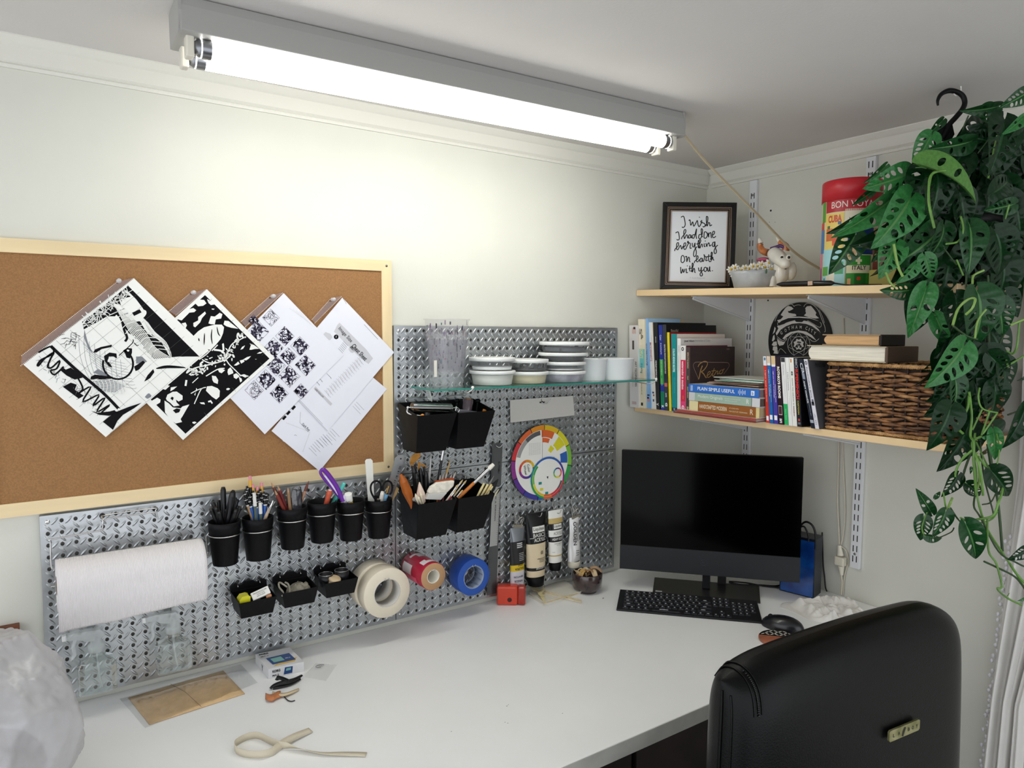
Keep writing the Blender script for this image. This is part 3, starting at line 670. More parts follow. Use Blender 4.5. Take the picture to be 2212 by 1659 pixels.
brush(2, (906, 1042), -.125, (-.012, -.1), 0, 'soft cream mop brush with a dark spot, in front of the black handles', r=.011, bc='e3cdbd', hc='c2a083', fr=.55, br=.62)
t = thing('paintbrush', 'wide flat white bristle brush at the centre of the brush bin', 'paintbrush', inbin(2, .01, -.1))
wb = px2([(690, 690), (790, 625), (960, 600), (1075, 590), (1060, 680), (950, 790), (660, 800), (640, 780)])
P = [L(px, py, -.13) for px, py in wb]; n = len(P); b = MB(); b.add(P+[p+V((0, .012, 0)) for p in P], [tuple(range(n)), tuple(range(2*n-1, n-1, -1))]+[(i, n+i, n+(i+1) % n, (i+1) % n) for i in range(n)])
b.build('bristles', mat('white_bristle', 'e2ddd0', .9, var=.12, vscale=90, bump=.6, bscale=200), t, bev=.003)
wf = px2([(660, 800), (950, 790), (850, 905), (610, 895)]); P = [L(px, py, -.133) for px, py in wf]; b = MB(); b.add(P+[p+V((0, .016, 0)) for p in P], [(0, 1, 2, 3), (7, 6, 5, 4)]+[(i, 4+i, 4+(i+1) % 4, (i+1) % 4) for i in range(4)]); b.build('ferrule', K('c9c9c5', .4), t, bev=.001)
b = MB(); b.tube([L(895, 1077, -.125), inbin(2, .01, -.09)], .006, 8); b.build('handle', K('8a8a88'), t)
stick('foam_handle', 'short orange brush handle lying behind the wide white brush', 'paintbrush', None, L(940, 1043, -.10), L(978, 1036, -.09), [(0, .006, K('b8562c', .4), 'handle'), (1, .006, K('b8562c', .4), 'handle')], 12)
brush(2, (932, 981), -.07, (.0, -.07), 0, 'slender white tipped brush with a light blue band, standing tall', r=.003, hc='3a5a74', bc='dcdcdc', fc='5aa0d8', fr=.55, br=.62)
brush(2, (960, 958), -.065, (.02, -.07), 0, 'tallest black brush with a silver tip, reaching up between the two upper bins', r=.0045, hc='101014', bc='3a3a40', fr=.80, br=.94)
brush(2, (973, 991), -.08, (.02, -.08), 0, 'round tan tipped brush standing right of the tall black one', r=.0030, hc='8a4a2c', bc='c2a060', fr=.55, br=.7)
for k, (px, py) in enumerate([(958, 1024), (966, 1020), (985, 1018), (976, 1024), (951, 1026)]):
    brush(2, (px, py), -.085, (.015+.002*k, -.085), 0, 'thin red and clear brush handle behind the wide white brush', grp='thin handles in the brush bin', r=.0022, hc=['7a2a22', '8a3030', 'c0b8b0', '96504a', 'c07838'][k], bc='d0c8c0')
for k, (px, py, cx) in enumerate([(897, 1066, 902), (908, 1063, 914), (902, 1071, 908)]):
    brush(2, (px, py), -.14, (-.01+.01*k, -.105), 0, 'pale cream stick in the left front of the brush bin', grp='pale sticks at the front of the brush bin', r=.0032, hc='e6dcc4', bc='e6dcc4', fc='e6dcc4')
brush(2, (1066, 1003), -.13, (-.022, -.10), 0, 'big orange handled flat brush with white bristles leaning far right', r=.0062, hc='c4742c', bc='e8e4da', flat=1, fr=.72, br=.93)
for k, (px, py, hc) in enumerate([(990, 1046, 'd8cfc0'), (1000, 1036, 'e0d8c8'), (1008, 1037, 'cdbfa0'), (985, 1058, '8c2a3a'), (1000, 1058, 'cfc4a8')]):
    brush(2, (px, py), -.138, (-.022+.003*k, -.105), 0, 'slim light brush leaning right at the front of the brush bin', grp='slim brushes at the right of the brush bin', r=.0027, hc=hc, bc='b8a070', fr=.85, br=.93)
for k, (px, py, hc, tc) in enumerate([(1046, 1044, '2f9ab0', 'e2d39a'), (1054, 1046, '2f9ab0', 'e2d39a'), (1062, 1046, '2f9ab0', 'e0c88a'), (1064, 1050, '2f9ab0', 'dcd0a0')]):
    brush(3, (px, py), -.125, (-.022+.006*k, -.105), 0, 'yellow bristle brush with a bright blue handle, in the lower right bin', grp='blue handled brushes', r=.0035, hc=hc, bc=tc, fc=tc, fr=.62, br=.8, flat=1)
for k, (px, py, bc, lab) in enumerate([(1067, 1028, '8a8a88', 'grey tipped thin brush rising from the lower right bin'), (1076, 1035, '1a1a1e', 'brush with a round black mop head at the right of the lower right bin'),
                              (1098, 1033, '9aa2a8', 'long silver ferruled brush pointing right over the steel ruler'), (1092, 1040, '23231f', 'dark tipped brush pointing right over the steel ruler'), (1078, 1056, 'd9d3b4', 'cream stick leaning right over the bin rim')]):
    brush(3, (px, py), -.12, (-.012+.008*k, -.10), 0, lab, r=.0038 if k != 1 else .009, hc='d2c498' if k > 1 else '2a2a2a', bc=bc, fr=.55, br=.7)

# ---- tape rolls
def roll(name, lab, cx, cz, y0, y1, ro, ri, mo, mf, mc, core=.0018, tilt=0):
    t = thing(name, lab, 'tape roll', M=TR(V((cx, y0, cz))) @ RX(tilt)); M = WM[t.name] @ RX(PI/2)   # local z points to the room
    w = abs(y1-y0); b = MB(M); e = .0012
    b.lathe([(ri, 0), (ro-e, 0), (ro, e), (ro, w-e), (ro-e, w), (ri, w)], 56, mi=[1, 0, 0, 0, 1]); b.build('tape', [mo, mf], t)
    b = MB(M); b.lathe([(ri, -.0003), (ri, w+.0004), (ri-core, w+.0004), (ri-core, -.0003), (ri, -.0003)], 48); b.build('core', mc, t); return t
cream = mat('masking_cream', 'd9cfbb', .6); creamf = mat('masking_edge', 'e0d7c4', .7, bump=.15, bscale=400)
roll('masking_tape', 'cream masking tape roll nearer the pegboard, behind its twin', -1.338, .884, -.030, -.070, .0640, .0375, cream, creamf, K('ddd8d0'))
roll('masking_tape', 'cream masking tape roll hanging in front of its twin', -1.3305, .8795, -.0725, -.115, .0655, .0372, cream, creamf, K('c9c6c0'))
t = roll('packing_tape', 'brown packing tape roll with a red and white printed wrapper', -1.214, .911, -.032, -.150, .0372, .0185, K('a32038', .3), mat('kraft_edge', 'b58f68', .7, bump=.15, bscale=300), K('d8d3c6'))
b = MB(TR(V((-1.214, -.032, .911))) @ RX(PI/2))
for a0, arc, z0, z1, mi in ((.9, 1.3, .02, .105, 0), (1.2, .55, .05, .09, 1), (2.6, .7, .01, .06, 0), (1.75, .5, .03, .08, 1), (3.3, 1.0, .03, .09, 2)):
    b.lathe([(.0375+.0001*mi, z0), (.0375+.0001*mi, z1)], 12, mi=mi, arc=arc, a0=a0)
b.build('label_print', [K('ddd6d8', .3), K('b01838', .3), K('e04a6a', .3)], t)
t = roll('painters_tape', 'wide blue painters tape roll hanging left of the ruler', -1.048, .8585, -.034, -.085, .0535, .0335, K('2552ae', .5), mat('blue_edge', '2a58b4', .6, bump=.15, bscale=400), mat('clear_core', 'a9b6cc', .15, spec=.6, trans=.2))
b = MB(TR(V((-1.048, -.034, .8585))) @ RX(PI/2))
for a in range(0, 12): b.box(-.0008, .0008, .029, .0318, .002, .048, T=RZ(a*PI/6))
b.tube([(.029*math.cos(k*PI/12), .029*math.sin(k*PI/12), .006) for k in range(24)], .0012, 6, closed=True); b.build('core_ribs', K('8fa0bd', .2), t)
def peghook(x, z, ln, lab, parent=None, drop=.0, nm='peg_hook'):
    t = thing(nm, lab, 'hook', (x, -.02, z-.01), group='wire hooks holding the tape rolls')
    for dx in (-.005, .005):
        b = MB(); b.tube(smooth_path([(x+dx, -.016, z+.026), (x+dx, -.024, z+.030), (x+dx, -.026, z+.020), (x+dx, -.024, z+.004), (x+dx, -.03, z), (x+dx, -.03-ln*.9, z-.001), (x+dx, -.03-ln, z+.006)], 5), .0013, 6); b.build('wire', WIRE, t)
    return t
peghook(-1.333, .9145, .09, 'double wire hook carrying the two masking tape rolls')
peghook(-1.214, .9265, .12, 'double wire hook carrying the red wrapped packing tape')
peghook(-1.048, .8885, .055, 'double wire hook carrying the blue tape')

# ---- paper towel roll and wire holder
tw = mat('paper_towel', 'e8e4e6', .9, bump=.25, bscale=300)
nt = tw.node_tree; wv = nt.nodes.new('ShaderNodeTexWave'); wv.inputs['Scale'].default_value = 125; wv.bands_direction = 'X'
tc = nt.nodes.new('ShaderNodeTexCoord'); bn = nt.nodes.new('ShaderNodeBump'); bn.inputs['Strength'].default_value = .6; bn.inputs['Distance'].default_value = .0012
nt.links.new(tc.outputs['Object'], wv.inputs['Vector']); nt.links.new(wv.outputs['Fac'], bn.inputs['Height']); nt.links.new(bn.outputs[0], nt.nodes['Principled BSDF'].inputs['Normal'])
t = thing('paper_towel_roll', 'white ribbed paper towel roll with a loose hanging sheet', 'paper towels', (-1.912, -.086, .98))
b = MB(TR(V((-2.052, -.086, 1.034))) @ RY(PI/2)); b.lathe([(.0195, 0), (.0525, 0), (.0525, .280), (.0195, .280)], 56); b.build('roll', tw, t)
b = MB(TR(V((-2.052, -.086, 1.034))) @ RY(PI/2)); b.lathe([(.0195, -.0005), (.0195, .2805), (.018, .2805), (.018, -.0005), (.0195, -.0005)], 32); b.build('core', K('6a5444', .8), t)
b = MB()
def sheet(u, v):
    a = 1.9-v*2.0 if v < .8 else 0; x = -2.0525+.281*u; r = .0532
    if v < .5:
        a = 1.75-v/.5*1.75; return V((x, -.086-r*math.cos(a), 1.034+r*math.sin(a)))
    k = (v-.5)/.5; z1 = .947+.013*u*u+.004*math.sin(u*5+1)+(.010*math.sin((u-.35)*PI/.65) if u > .35 else 0)
    return V((x, -.086-r-.004*math.sin(k*PI)+.010*k*k+.004*math.sin(u*7)*k, 1.034+(z1-1.034)*k))
b.grid(40, 30, sheet); b.build('loose_sheet', tw, t, solid=.0006)
t = thing('towel_holder', 'bent wire paper towel holder hooked into the left pegboard panel', 'wire holder', (-1.95, -.04, 1.05))
q = [(128, 1231), (115, 1229), (111, 1222), (109, 1172), (113, 1165), (212, 1147), (221, 1141), (223, 1122), (228, 1113), (333, 1098), (336, 1103), (341, 1122)]
b = MB(); b.tube(smooth_path([L(px, py, -.055 if k < 8 else -.035) for k, (px, py) in enumerate(q)], 4), .0016, 8); b.build('wire', WIRE, t)
q = [(226, 1124), (232, 1120), (335, 1106)]; b = MB(); b.tube([L(px, py, -.038) for px, py in q], .0016, 8); b.build('wire', WIRE, t)
b = MB(); b.tube([V((-2.062, -.086, 1.034)), V((-1.762, -.086, 1.034)), V((-1.756, -.07, 1.05)), V((-1.752, -.03, 1.078))], .0016, 8); b.build('axle', WIRE, t)
for px, py in ((221, 1114), (335, 1100)):
    b = MB(); b.ball(L(px, py, -.021), .0058, 12, sc=(1, .3, 1)); b.build('hole_plug', K('0b0b0d'), t)

# ---- locker hooks with hanging clear spray bottles
clear = clearmat('clear_plastic', 'f4f7f6', .05, k=.9)
frost = mat('frosted_plastic', 'd9dfe0', .3, alpha=.42, spec=.6)
def bottle(cx, z0, side, hk):
    t = thing('spray_bottle', 'empty clear square spray bottle hanging below the paper towel roll, '+side, 'spray bottle', (cx, -.07, z0), group='clear spray bottles')
    b = MB(); hw = .036
    def ring(w, z, c=.008): return [(x*w+sx*0, y*w*.62, z) for x, y, sx in ((-1, -.7, 0), (-.7, -1, 0), (.7, -1, 0), (1, -.7, 0), (1, .7, 0), (.7, 1, 0), (-.7, 1, 0), (-1, .7, 0))]
    lv = [(.030, 0), (.036, .004), (.036, .058), (.031, .070), (.015, .080), (.013, .084), (.013, .094)]
    vs = []
    for w_, z in lv:
        vs += [(cx+x, -.068+y, z0+z) for x, y, _ in ring(w_, z)]
    fs = [(i*8+k, i*8+(k+1) % 8, i*8+8+(k+1) % 8, i*8+8+k) for i in range(len(lv)-1) for k in range(8)]+[tuple(range(8))[::-1]]
    b.add(vs, fs, 0, False); b.build('bottle', clear, t, bev=.0018)
    zc = z0+.088
    b = MB(); b.lathe([(.0135, 0), (.0165, .001), (.0165, .016), (.0120, .020), (.009, .034), (0, .034)], 24, T=TR(V((cx, -.068, zc)))); b.build('collar', frost, t)
    b = MB(); c = V((cx-.006, -.068, zc+.030))
    b.add([c+V(p) for p in [(-.050, -.007, .006), (-.050, -.007, .018), (-.030, -.009, .020), (.014, -.009, .018), (.024, -.008, .004), (.012, -.009, -.006), (-.012, -.009, -.004), (-.030, -.008, .004)]]+
          [c+V(p) for p in [(-.050, .007, .006), (-.050, .007, .018), (-.030, .009, .020), (.014, .009, .018), (.024, .008, .004), (.012, .009, -.006), (-.012, .009, -.004), (-.030, .008, .004)]],
          [tuple(range(8)), tuple(range(15, 7, -1))]+[(k, 8+k, 8+(k+1) % 8, (k+1) % 8) for k in range(8)]); b.build('sprayer_head', frost, t, bev=.002)
    b = MB(); b.box(c.x-.056, c.x-.048, -.074, -.062, c.z+.006, c.z+.018); b.build('nozzle', K('e6e8e8', .3), t, bev=.001)
    b = MB(); b.tube(smooth_path([c+V((-.030, 0, .006)), c+V((-.036, 0, -.010)), c+V((-.034, 0, -.028)), c+V((-.040, 0, -.038))], 4), [.004]*12+[.003], 8); b.build('trigger', frost, t)
    b = MB(); b.tube(smooth_path([V((cx, -.068, zc)), V((cx+.003, -.068, z0+.04)), V((cx+.008, -.066, z0+.006))], 5), .0022, 8); b.build('dip_tube', frost, t)
    p = L(*hk, -.021); t2 = thing('locker_hook', 'small grey metal locking hook above the '+side+' spray bottle', 'hook', p, group='small locking hooks')
    b = MB(); b.prism([(-.008, -.012), (.008, -.012), (.008, .003), (.005, .009), (-.005, .009), (-.008, .003)], 0, .0016, T=TR(p) @ RX(PI/2)); b.build('plate', mat('hook_steel', '8c9696', .35, metal=.8), t2, bev=.0006)
    b = MB(); b.tube(smooth_path([p+V((0, -.001, .002)), p+V((0, -.006, .006)), p+V((.004, -.014, .000)), p+V((0, -.034, -.012)), p+V((0, -.045, -.010))], 5), .0014, 6); b.build('wire', WIRE, t2)
    b = MB(); b.ball(p+V((0, -.002, .001)), .0036, 10, sc=(1, .5, 1)); b.build('screw', K('3a3f40', .3, metal=.8), t2)
bottle(-1.984, .785, 'left one', (196, 1343)); bottle(-1.834, .790, 'right one', (362, 1310))

# ---- glass shelf
glass = clearmat('shelf_glass', 'dff0ea', .06, k=.8, rough=.02); gedge = mat('glass_edge', '2f8577', .15, spec=.6)
GZ = 1.4085
t = thing('glass_shelf', 'long clear glass shelf with a green edge held over the pegboard', 'glass shelf', (-.8, -.09, GZ-.005))
b = MB(); b.box(-1.213, -.402, -.158, -.024, GZ-.005, GZ); b.build('glass', glass, t)
b = MB(); b.box(-1.2131, -.4019, -.1586, -.158, GZ-.005, GZ); b.box(-1.2137, -1.213, -.158, -.024, GZ-.005, GZ); b.box(-.402, -.4013, -.158, -.024, GZ-.005, GZ); b.build('green_edge', gedge, t)
for x, lab in ((-1.12, 'bent wire bracket under the left end of the glass shelf'), (-.438, 'bent wire bracket under the right end of the glass shelf')):
    t = thing('wire_bracket', lab, 'bracket', (x, -.03, GZ-.03), group='wire brackets under the glass shelf')
    b = MB(); b.tube(smooth_path([(x-.03, -.02, GZ-.028), (x-.03, -.026, GZ-.012), (x-.026, -.05, GZ-.008), (x-.02, -.12, GZ-.009), (x-.006, -.165, GZ-.013), (x+.004, -.182, GZ-.004), (x+.006, -.184, GZ+.001)], 5), .0019, 8); b.build('arm', WIRE, t)
    b = MB(); b.ball((x+.006, -.184, GZ+.003), .0042, 12); b.build('ball_end', WHITE, t)
# ================================================================== papers pinned on the cork board
def CRP(ox, oy, s): return lambda l: [(ox+x/s, oy+y/s) for x, y in l]
class Flat:
    """drawing on a flat sheet lying in a plane parallel to the left wall"""
    def __init__(s, y, conv): s.y = y; s.c = conv; s.b = MB(); s.k = 0
    def P(s, pts, lay): return [L(px, py, s.y-.00012*lay) for px, py in s.c(pts)]
    def poly(s, pts, mi, lay=1): s.b.add(s.P(pts, lay), [tuple(range(len(pts)))], mi)
    def line(s, pts, w, mi, lay=2, n=4, taper=False, closed=False):
        q = [(p.x, p.y) for p in smooth_path([(a, b_, 0) for a, b_ in pts], n, closed)] if n > 1 else pts
        P = s.P(q, lay); m = len(P); vs = []; wl = w*.00030
        for i in range(m):
            d = (P[(i+1) % m]-P[i-1]) if closed else (P[min(i+1, m-1)]-P[max(i-1, 0)])
            if d.length < 1e-9: d = V((1, 0, 0))
            d.normalize(); nn = V((-d.z, 0, d.x))*wl*.5*((.3+.7*math.sin(PI*i/(m-1))) if taper else 1)
            vs += [P[i]+nn, P[i]-nn]
        s.b.add(vs, [(2*i, 2*i+1, (2*i+3) % (2*m), (2*i+2) % (2*m)) for i in range(m if closed else m-1)], mi)
    def blob(s, cx, cy, rx, ry, a, mi, lay=2, n=12, wob=.15, seed=0):
        rnd = random.Random(seed+cx*7+cy); pts = []
        for k in range(n):
            t = 2*PI*k/n; q = 1+rnd.uniform(-wob, wob); x, y = rx*math.cos(t)*q, ry*math.sin(t)*q
            pts.append((cx+x*math.cos(a)-y*math.sin(a), cy+x*math.sin(a)+y*math.cos(a)))
        pts = [(p.x, p.y) for p in smooth_path([(a_, b_, 0) for a_, b_ in pts], 2, True)]
        s.poly(pts, mi, lay)
    def text(s, t, c, d, u, w, h, mi, **k):
        o = s.P([c], 3)[0]; e = s.P([(c[0]+d[0], c[1]+d[1])], 3)[0]-o; f = s.P([(c[0]+u[0], c[1]+u[1])], 3)[0]-o
        s.b.text(t, o, e, f if abs(e.normalized().dot(f.normalized())) < .9 else V((-e.z, 0, e.x)), w, h, mi, lift=.0002, **k)
prw = mat('print_paper', 'e9eae6', .55, spec=.4, coat=.25); cool = mat('copy_paper', 'dfe0ea', .5, spec=.4, coat=.3)
ink = mat('print_ink', '060609', .6, spec=.15); gry = mat('print_grey', '7d8087', .6); purp = mat('sketch_ink', '2d2640', .6); lg = mat('light_print', 'c3c4ca', .6); gl2 = mat('grid_line', '50504e', .6)
sleeve = clearmat('sheet_protector', 'd8bfae', .09, k=.4, rough=.12); dot = K('e8e2d8', .4)
def sheet(name, lab, y, conv, corners, base):
    F = Flat(y, conv); F.poly(corners, 0, 0); F.lab = lab; F.name = name; F.corn = corners; F.base = base; return F
def finish(F, strip=None, stripconv=None):
    P = [L(px, py, F.y) for px, py in F.c(F.corn)]
    t = thing(F.name, F.lab, 'paper', V((sum(p.x for p in P)/len(P), F.y, min(p.z for p in P))))
    n = len(P); F.b.add([p+V((0, .0002, 0)) for p in P]+[p+V((0, .0009, 0)) for p in P], [tuple(range(2*n-1, n-1, -1))]+[(i, (i+1) % n, n+(i+1) % n, n+i) for i in range(n)], 0)
    F.b.build('paper', [F.base, ink, gry, purp, lg, gl2], t)
    if strip:
        b = MB(); Q = [L(px, py, F.y+.0004) for px, py in strip]; b.add(Q, [(0, 1, 2, 3)]); b.build('sleeve_strip', sleeve, t)
        b = MB()
        for a, c in ((Q[0], Q[1]), (Q[3], Q[2])):
            nn = int((c-a).length/.0032)
            for k in range(nn): p = a.lerp(c, k/nn); b.box(p.x-.0007, p.x+.0007, p.y-.0006, p.y-.0002, p.z-.0007, p.z+.0007)
        b.build('stitch_dots', dot, t)
    return t
# --- sheet 5 (bottom of the pile)
c3 = CRP(490, 620, 4.149)
F = sheet('pinned_notes', 'lowest white notes hanging below the overlapping sheets, titled Dark Key', -.0162, c3, [(1005, 555), (1435, 915), (830, 1650), (400, 1290)], cool)
F.text('Dark Key', (708, 1258), (10, 9), (9, -10), .026, .008, 1)
for k, (x, y) in enumerate(((515, 1172), (552, 1128), (598, 1082))): F.poly([(x-22, y+8), (x+5, y-22), (x+22, y-8), (x-5, y+22)], 1, 2)
F.poly([(530, 1215), (745, 1300), (650, 1450), (500, 1380)], 0, 2)
F.line([(530, 1215), (745, 1300), (680, 1478)], 3, 4, 3, 1); F.line([(660, 1120), (655, 1215), (730, 1300)], 2, 2, 3, 1); F.line([(605, 1330), (615, 1325), (625, 1332)], 3, 2, 4)
for gx, gy, n in ((1150, 1030, 3), (930, 1270, 6), (790, 1370, 5), (850, 1320, 4)):
    for k in range(n): F.line([(gx-k*16+10, gy+k*18), (gx-k*16+80-(k % 2)*20, gy+k*18+72-(k % 2)*18)], 2.2, 2, 2, 1)
finish(F)
# --- sheet 4
F = sheet('pinned_printout', 'white printout titled Image Size Cheat Sheet, rightmost of the pinned sheets', -.0178, c3, [(1035, 95), (1500, 585), (905, 1290), (440, 800)], cool)
F.poly([(990, 340), (1010, 320), (1250, 560), (1310, 640), (1270, 690), (1200, 640), (960, 400)], 4, 1); F.blob(1125, 555, 32, 32, 0, 4, 1); F.blob(905, 440, 40, 30, .7, 4, 1)
F.text('Image Size', (1062, 430), (10, 11), (11, -10), .049, .0125, 1); F.text('Cheat Sheet', (1190, 585), (10, 11), (11, -10), .054, .0125, 1, bold=.012)
F.blob(980, 447, 21, 21, 0, 1, 2, wob=0); F.text('f', (980, 447), (10, 0), (0, -10), .0024, .006, 0)
for k in range(6): F.line([(1045-k*9, 485+k*13), (1085-k*9, 528+k*13)], 3, 2, 2, 1)
F.poly([(1035, 650), (1230, 800), (935, 1060), (790, 890)], 0, 2); F.poly([(780, 905), (795, 890), (945, 1045), (930, 1065)], 4, 3); F.text('ASPECTION LOW', (828, 950), (10, 10), (10, -10), .032, .0045, 1)
random.seed(3)
for k in range(15):
    x, y = 890+k*21, 955-k*21
    for j in range(4): F.line([(x+j*7, y-10+j*12), (x+j*7+2+random.random()*4, y-10+j*12-18-random.random()*8)], 5, 4, 3, 1)
    F.line([(x-15, y-30), (x+42, y+36)], 1.6, 2, 3, 1)
for x, y in ((930, 810), (850, 840), (825, 870)): F.line([(x-35, y-35), (x, y)], 2.5, 1, 4, 1); F.line([(x, y), (x+6, y+12)], 3, 1, 4, 1)
F.line([(1230, 335), (1355, 468)], 3, 2, 2, 1); F.line([(1040, 100), (1072, 152)], 3, 2, 2, 1); F.line([(650, 1010), (860, 1230)], 2, 2, 2, 1)
F.line([(640, 1020), (905, 1290)], 3, 4, 3, 1)
finish(F, [(674, 690), (714, 645), (739, 639), (680, 698)])
# --- sheet 3: thumbnail sketches
F = sheet('pinned_sketches', 'white sheet of small purple ink thumbnail sketches, second pinned sheet from the right', -.0193, c3, [(510, 55), (1045, 612), (340, 1320), (-195, 760)], cool)
cells = [(395, 275, .9), (285, 400, 1.1), (520, 440, 1), (420, 545, 1.05), (655, 530, 1), (550, 620, .9), (440, 705, 1.05), (705, 700, 1.1), (350, 830, 1.05), (560, 800, 1.15), (245, 925, 1), (470, 955, 1), (665, 935, .8), (240, 300, .6)]
random.seed(21)
for n_, (cx, cy, sc) in enumerate(cells):
    def cc(u, v): return (cx+(u*.70+v*.66)*sc*62, cy+(u*.72-v*.70)*sc*62)
    F.line([cc(-1, -1), cc(1, -1), cc(1, 1), cc(-1, 1)], 2.5, 3, 2, 1, closed=True)
    light = n_ in (10, 0)
    for k in range(34):
        u, v = random.uniform(-.9, .9), random.uniform(-.9, .9); a = random.uniform(0, 6.3); l = random.uniform(.25, .7)
        q = [cc(max(-1, min(1, u+l*math.cos(a+.6*s_)*s_)), max(-1, min(1, v+l*math.sin(a+.6*s_)*s_))) for s_ in (-1, 0, 1)]
        F.line(q, random.choice((2, 3, 4) if light else (3, 6, 10, 14)), 3, 3, 3, taper=True)
    if not light:
        for k in range(7):
            u, v = random.uniform(-.75, .75), random.uniform(-.75, .75); x, y = cc(u, v); F.blob(x, y, 15*sc, 9*sc, random.uniform(0, 3), 3, 4, 7, .4, n_*9+k)
        for k in range(5):
            u, v = random.uniform(-.75, .75), random.uniform(-.75, .75); x, y = cc(u, v); F.blob(x, y, 11*sc, 6*sc, random.uniform(0, 3), 0, 5, 7, .4, n_*5+k)
for k in range(4): F.line([(560+k*30, 190+k*10), (700+k*25, 290+k*22)], 2, 4, 1)
finish(F, [(521, 694), (585, 638), (612, 631), (530, 706)])
# --- sheet 2: black leaf print
c2 = CRP(310, 610, 4.741)
F = sheet('pinned_print', 'black and white print of leafy twigs, second pinned sheet from the left', -.0207, c2, [(650, 70), (1345, 775), (405, 1615), (-290, 910)], prw)
F.poly([(630, 130), (1290, 780), (430, 1550), (-230, 900)], 1, 1)
blobs = [[(525, 210), (560, 175), (620, 180), (645, 215), (610, 240), (560, 245)], [(650, 170), (690, 190), (735, 225), (690, 232), (665, 210)], [(340, 370), (390, 330), (450, 280), (510, 262), (540, 285), (520, 305), (470, 310), (430, 350), (390, 390), (360, 380)],
 [(390, 420), (430, 410), (445, 440), (430, 470)], [(510, 415), (560, 390), (560, 355), (630, 298), (640, 320), (600, 365), (580, 410), (530, 460), (512, 450)], [(665, 420), (690, 345), (730, 350), (780, 312), (808, 325), (795, 370), (740, 380), (730, 430), (690, 428)],
 [(698, 268), (728, 270), (720, 280), (700, 278)], [(820, 430), (830, 392), (870, 395), (920, 435), (970, 475), (900, 465), (850, 450)], [(500, 560), (560, 500), (620, 460), (730, 432), (800, 432), (825, 460), (815, 520), (790, 580), (740, 640), (690, 690), (610, 680), (540, 620)],
 [(1085, 690), (1100, 640), (1085, 625), (1130, 640), (1185, 680), (1140, 682), (1105, 690)], [(1160, 730), (1190, 712), (1225, 712), (1200, 728)], [(1020, 790), (1060, 765), (1100, 755), (1080, 780), (1050, 800)], [(985, 800), (1025, 790), (1035, 810), (1000, 832)], [(925, 850), (970, 810), (985, 835), (950, 852)],
 [(1140, 785), (1160, 786), (1150, 790)], [(992, 690), (1010, 660), (1040, 645), (1020, 680)], [(848, 1088), (868, 1080), (888, 1090), (870, 1104), (850, 1102)], [(540, 1050+30), (550, 1095), (520, 1150), (530, 1160)], [(640, 1110), (650, 1065), (700, 1060), (760, 1085), (782, 1110), (778, 1170), (745, 1200), (700, 1170), (660, 1130)],
 [(275, 1115), (280, 1075), (345, 1065), (310, 1095)], [(230, 1190), (245, 1150), (300, 1120), (340, 1118), (400, 1160), (400, 1200), (360, 1220), (330, 1200), (340, 1230), (370, 1260), (310, 1270), (270, 1230), (240, 1210)],
 [(80, 1215), (140, 1180), (175, 1200), (170, 1230), (130, 1255), (100, 1245)], [(215, 1210), (260, 1240), (300, 1280), (380, 1290), (400, 1270), (470, 1250), (440, 1300), (400, 1370), (380, 1400), (395, 1430), (330, 1445), (270, 1400), (220, 1330)],
 [(660, 1215), (690, 1205), (710, 1235), (700, 1245), (685, 1225), (665, 1230)], [(575, 1230), (620, 1228), (630, 1250), (590, 1245)], [(500, 1430), (525, 1425), (545, 1435), (520, 1450), (502, 1442)], [(190, 1090), (240, 1050), (270, 1060), (225, 1100)], [(865, 890), (890, 870), (915, 905), (920, 930), (870, 950), (860, 920)],
 [(920, 945), (950, 930), (985, 960), (950, 990), (925, 975)], [(975, 965), (1005, 985), (1010, 1010), (990, 1025)], [(990, 950), (1030, 940), (1080, 960), (1040, 975)], [(705, 1000), (700, 955), (740, 960), (765, 1000), (760, 1040), (720, 1025)], [(760, 890), (800, 880), (835, 900), (800, 930), (775, 920)]]
for q in blobs: F.poly(q, 0, 2)
for q, w in (([(440, 930), (520, 880), (640, 850), (760, 820), (840, 790), (900, 740)], 9), ([(600, 790), (680, 825), (800, 800)], 8), ([(840, 770), (900, 640), (980, 590), (1040, 560)], 8), ([(980, 600), (960, 560), (970, 520), (990, 560), (1010, 520), (1015, 560), (1050, 560)], 12), ([(830, 760), (870, 830), (940, 900), (1000, 960)], 8),
             ([(640, 960), (760, 890), (830, 880)], 8), ([(820, 700), (815, 640), (810, 628)], 14), ([(830, 730), (790, 700), (720, 690)], 14), ([(700, 700), (760, 640)], 8), ([(640, 1075), (590, 1095), (540, 1200), (520, 1245)], 7), ([(600, 1085), (545, 1105), (485, 1138)], 7), ([(430, 1060), (440, 1000)], 14), ([(500, 1030), (560, 975)], 6), ([(570, 790), (640, 740), (690, 690)], 7)): F.line(q, w, 0, 3)
random.seed(8)
for k in range(62):
    t_ = random.random(); x = 430+t_*470+random.gauss(0, 16); y = 945-t_*200+random.gauss(0, 32); F.blob(x, y, random.uniform(9, 26), random.uniform(4, 10), random.uniform(0, 3.1), 0, 4, 7, .25, k)
for k in range(22):
    t_ = random.random(); F.blob(840+t_*140+random.gauss(0, 10), 760-t_*170+random.gauss(0, 18), random.uniform(8, 20), random.uniform(4, 8), random.uniform(0, 3.1), 0, 4, 7, .2, k+90)
for q in ([(700, 480), (695, 560), (705, 630)], [(752, 455), (765, 520), (785, 550)], [(625, 520), (620, 640)], [(565, 570), (570, 605)]): F.line(q, 9, 1, 5, taper=True)
F.poly([(300, 1310), (340, 1290), (380, 1300), (365, 1330), (330, 1340)], 1, 5); F.poly([(275, 1190), (290, 1170), (310, 1180), (300, 1210)], 1, 5)
